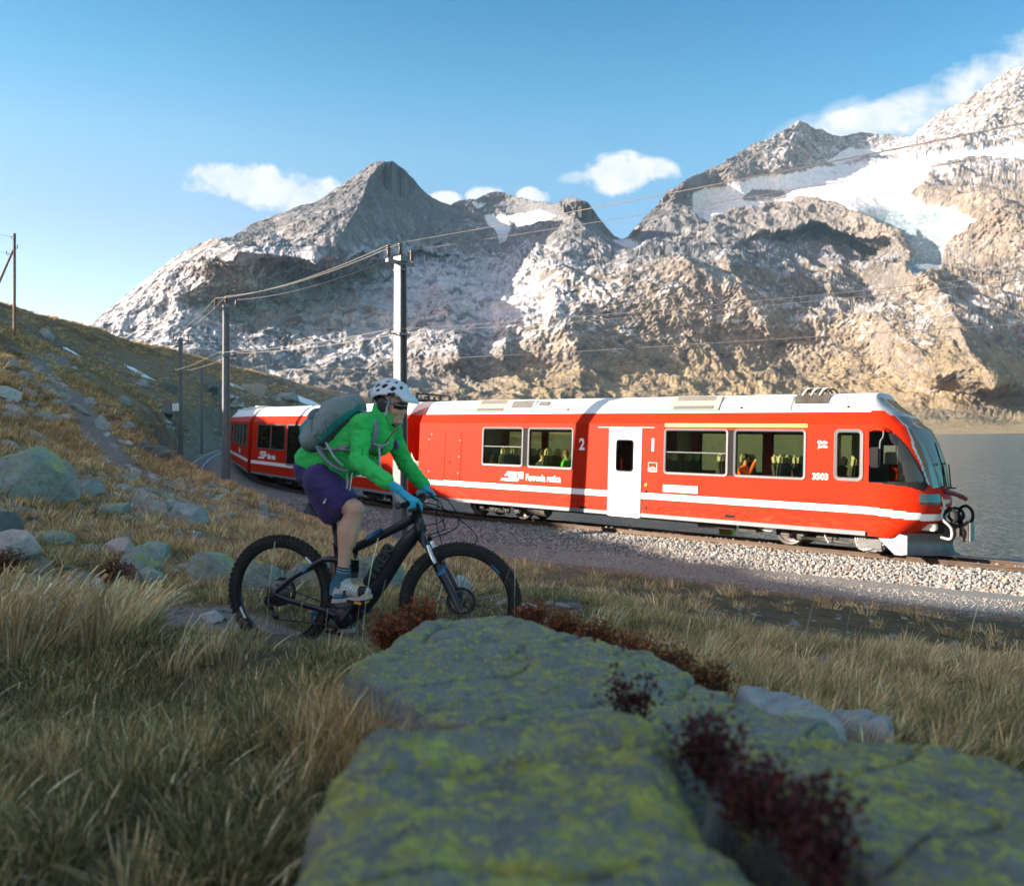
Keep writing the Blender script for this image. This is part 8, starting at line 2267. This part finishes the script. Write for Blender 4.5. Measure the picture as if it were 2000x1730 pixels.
# ------------------------------------------------------------------ red leaved dwarf shrubs
def leaf_mat(name, cols):
    t = NT(name); c = t.attr('col'); t.set(c, .6, 0, .3); tr = t.n('ShaderNodeBsdfTranslucent'); t.lk(c, tr.inputs[0]); mx = t.n('ShaderNodeMixShader'); mx.inputs[0].default_value = .3
    t.lk(t.b.outputs[0], mx.inputs[1]); t.lk(tr.outputs[0], mx.inputs[2]); t.lk(mx.outputs[0], t.out.inputs[0]); return t.m
M_LEAF = leaf_mat('shrub_leaf', None); M_TWIG = plain('shrub_twig', (.06, .035, .025), .85, var=.3)
REDS = [(.26, .045, .025), (.33, .085, .025), (.20, .030, .022), (.40, .15, .04), (.14, .05, .025), (.24, .13, .035)]
DARKRED = [(.065, .012, .015), (.09, .014, .017), (.045, .010, .012), (.10, .028, .018)]
def shrub(loc, w, dp, h, n, cols, label, leaf=.011, seed=0, tilt=0.0, group='red leaved dwarf shrubs'):
    rg = np.random.default_rng(seed + 500); o = empty('dwarf_shrub', loc); tag(o, label, 'shrub', group)
    v = []; f = []; c = []; tw = MB(); ns = max(int(n / 22), 6)
    for s in range(ns):
        a = rg.uniform(0, 6.28); r = math.sqrt(rg.random()); bx, by = math.cos(a) * r * w / 2, math.sin(a) * r * dp / 2
        hh = h * (1 - .55 * r ** 2) * rg.uniform(.7, 1.15); gx = bx * .55; tip = Vector((bx + rg.uniform(-.02, .02), by + rg.uniform(-.02, .02), hh + tilt * bx)); base = Vector((gx, by * .6, -.03 + tilt * bx))
        tw.tube([base, base.lerp(tip, .5) + Vector((rg.uniform(-.008, .008), 0, .01)), tip], [.0022, .0018, .001], 4, cap=False)
        for k in range(int(n / ns)):
            t = rg.uniform(.25, 1.05); p = base.lerp(tip, t) + Vector(rg.normal(0, .014, 3)); dx = Vector(rg.normal(size=3)); dx.z = abs(dx.z) * .7 + .2; dx.normalize(); sd = dx.cross(Vector(rg.normal(size=3))).normalized(); L = leaf * rg.uniform(.7, 1.3)
            up = dx.cross(sd) * L * .18; b = len(v); v += [p, p + dx * L * .55 + sd * L * .38 + up, p + dx * L * 1.25, p + dx * L * .55 - sd * L * .38 + up]
            f += [(b, b + 1, b + 2), (b, b + 2, b + 3)]; col = np.array(cols[rg.integers(0, len(cols))]) * rg.uniform(.75, 1.25); c += [col] * 4
    lf = mesh_np('foliage', np.array([tuple(x) for x in v]), f, M_LEAF, o, True); vcol(lf, 'col', np.clip(np.array(c), 0, 1)); lf['kind'] = 'stuff'
    tw.build('stems', M_TWIG, o); return o

def shrub_px(x0, y0, x1, y1, Y, n, cols, label, seed, leaf=.011, dp=None, tilt=0.0):
    w = (x1 - x0) / FPX * Y; h = (y1 - y0) / FPX * Y; p = P((x0 + x1) / 2, y1, Y); return shrub((p.x, p.y, p.z), w, dp or w * .6, h, n, cols, label, leaf, seed, tilt)

shrub_px(726, 1196, 800, 1250, 3.0, 1300, REDS, 'rust and orange shrub at the left back corner of the middle slab', 1, .011)
shrub_px(780, 1176, 862, 1222, 3.15, 1200, REDS, 'red shrub on the back edge of the middle slab below the front wheel', 2, .011)
for k, (x0, y0, x1, y1, Y, lab) in enumerate(((1000, 1180, 1075, 1212, 3.30, 'first red shrub of the strip behind the slab, beside the front wheel'), (1060, 1194, 1140, 1236, 3.2, 'second red shrub of the strip along the back edge of the slab'), (1125, 1212, 1215, 1262, 3.05, 'third red shrub of the strip, with the reddest leaves'), (1200, 1240, 1290, 1288, 2.9, 'fourth red shrub of the strip, before the straw grass'),
                                          (1270, 1262, 1360, 1318, 2.75, 'fifth, brownish shrub of the strip near the bend of the slab edge'), (1340, 1290, 1432, 1342, 2.6, 'last brownish shrub of the strip, left of the split slab piece'))):
    shrub_px(x0, y0, x1, y1, Y, 1100, REDS if k < 4 else REDS[2:] + [(.12, .08, .03)], lab, 10 + k, .010)
for x0, y0, x1, y1, lab, sd in ((195, 1092, 264, 1142, 'rust red round shrub in front of the dark green boulder', 20), (-20, 1072, 58, 1118, 'red brown shrub at the left photo edge under the whitish pink rock', 21)):
    Y = ray_ground((x0 + x1) / 2, y1 + 4); shrub_px(x0, y0, x1, y1 + 6, Y - .1, 1500, [(.18, .05, .03), (.13, .04, .025), (.24, .08, .035)], lab, sd, .016)
shrub_px(1338, 1400, 1432, 1490, 1.34, 800, DARKRED, 'dark red plant in the upper part of the cleft between the nearest slabs', 30, .010, .14)
shrub_px(1430, 1490, 1530, 1580, 1.18, 700, DARKRED, 'dark red plant in the middle of the cleft between the nearest slabs', 31, .010, .12)
shrub_px(1520, 1535, 1660, 1665, 1.06, 900, DARKRED, 'large blurred red plant in the lower part of the cleft', 32, .010, .14)
shrub_px(1190, 1318, 1290, 1385, 1.80, 300, DARKRED, 'small red plant between the nearest slab and the middle slab', 33, .012, .10)


# ------------------------------------------------------------------ every loose piece of a part becomes a part of its own
def explode(o):
    me = o.data; n = len(me.vertices); par = list(range(n))
    def find(a):
        while par[a] != a: par[a] = par[par[a]]; a = par[a]
        return a
    for e in me.edges:
        a, b = find(e.vertices[0]), find(e.vertices[1])
        if a != b: par[a] = b
    groups = {}
    for f in me.polygons: groups.setdefault(find(f.vertices[0]), []).append(f)
    if len(groups) < 2: return
    sm = me.polygons[0].use_smooth if len(me.polygons) else False; co = [v.co[:] for v in me.vertices]; new = []
    for fs in groups.values():
        idx = {}; v = []; f2 = []
        for f in fs:
            q = []
            for i in f.vertices:
                if i not in idx: idx[i] = len(v); v.append(co[i])
                q.append(idx[i])
            f2.append(q)
        m2 = bpy.data.meshes.new(me.name); m2.from_pydata(v, [], f2); m2.update()
        m2.polygons.foreach_set('use_smooth', [f.use_smooth for f in fs])
        m2.polygons.foreach_set('material_index', [f.material_index for f in fs])
        for m in me.materials: m2.materials.append(m)
        new.append(m2)
    o.data = new[0]
    for m2 in new[1:]:
        c = o.copy(); c.data = m2; link(c)
EXPLODE = {'hatch_bolt', 'skirt_seam', 'roof_seam', 'roof_eyelet', 'cab_window', 'window_surround', 'plow_cheek', 'rail_guard', 'headlight', 'headrest', 'partition', 'luggage_rack', 'light_strip', 'cooling_pipe', 'cable_bundle',
           'coupling_hose', 'wiper', 'roof_unit', 'pipe', 'hose', 'laces', 'sock_band', 'stripe', 'wall', 'upper_windscreen', 'windscreen_trim', 'sill', 'equipment_box', 'air_tank', 'brake_hose', 'chin_strap', 'control_cables', 'windscreen', 'cable_socket'}
for o in [o for o in COL.objects if o.type == 'MESH' and o.name.split('.')[0] in EXPLODE]:
    explode(o)
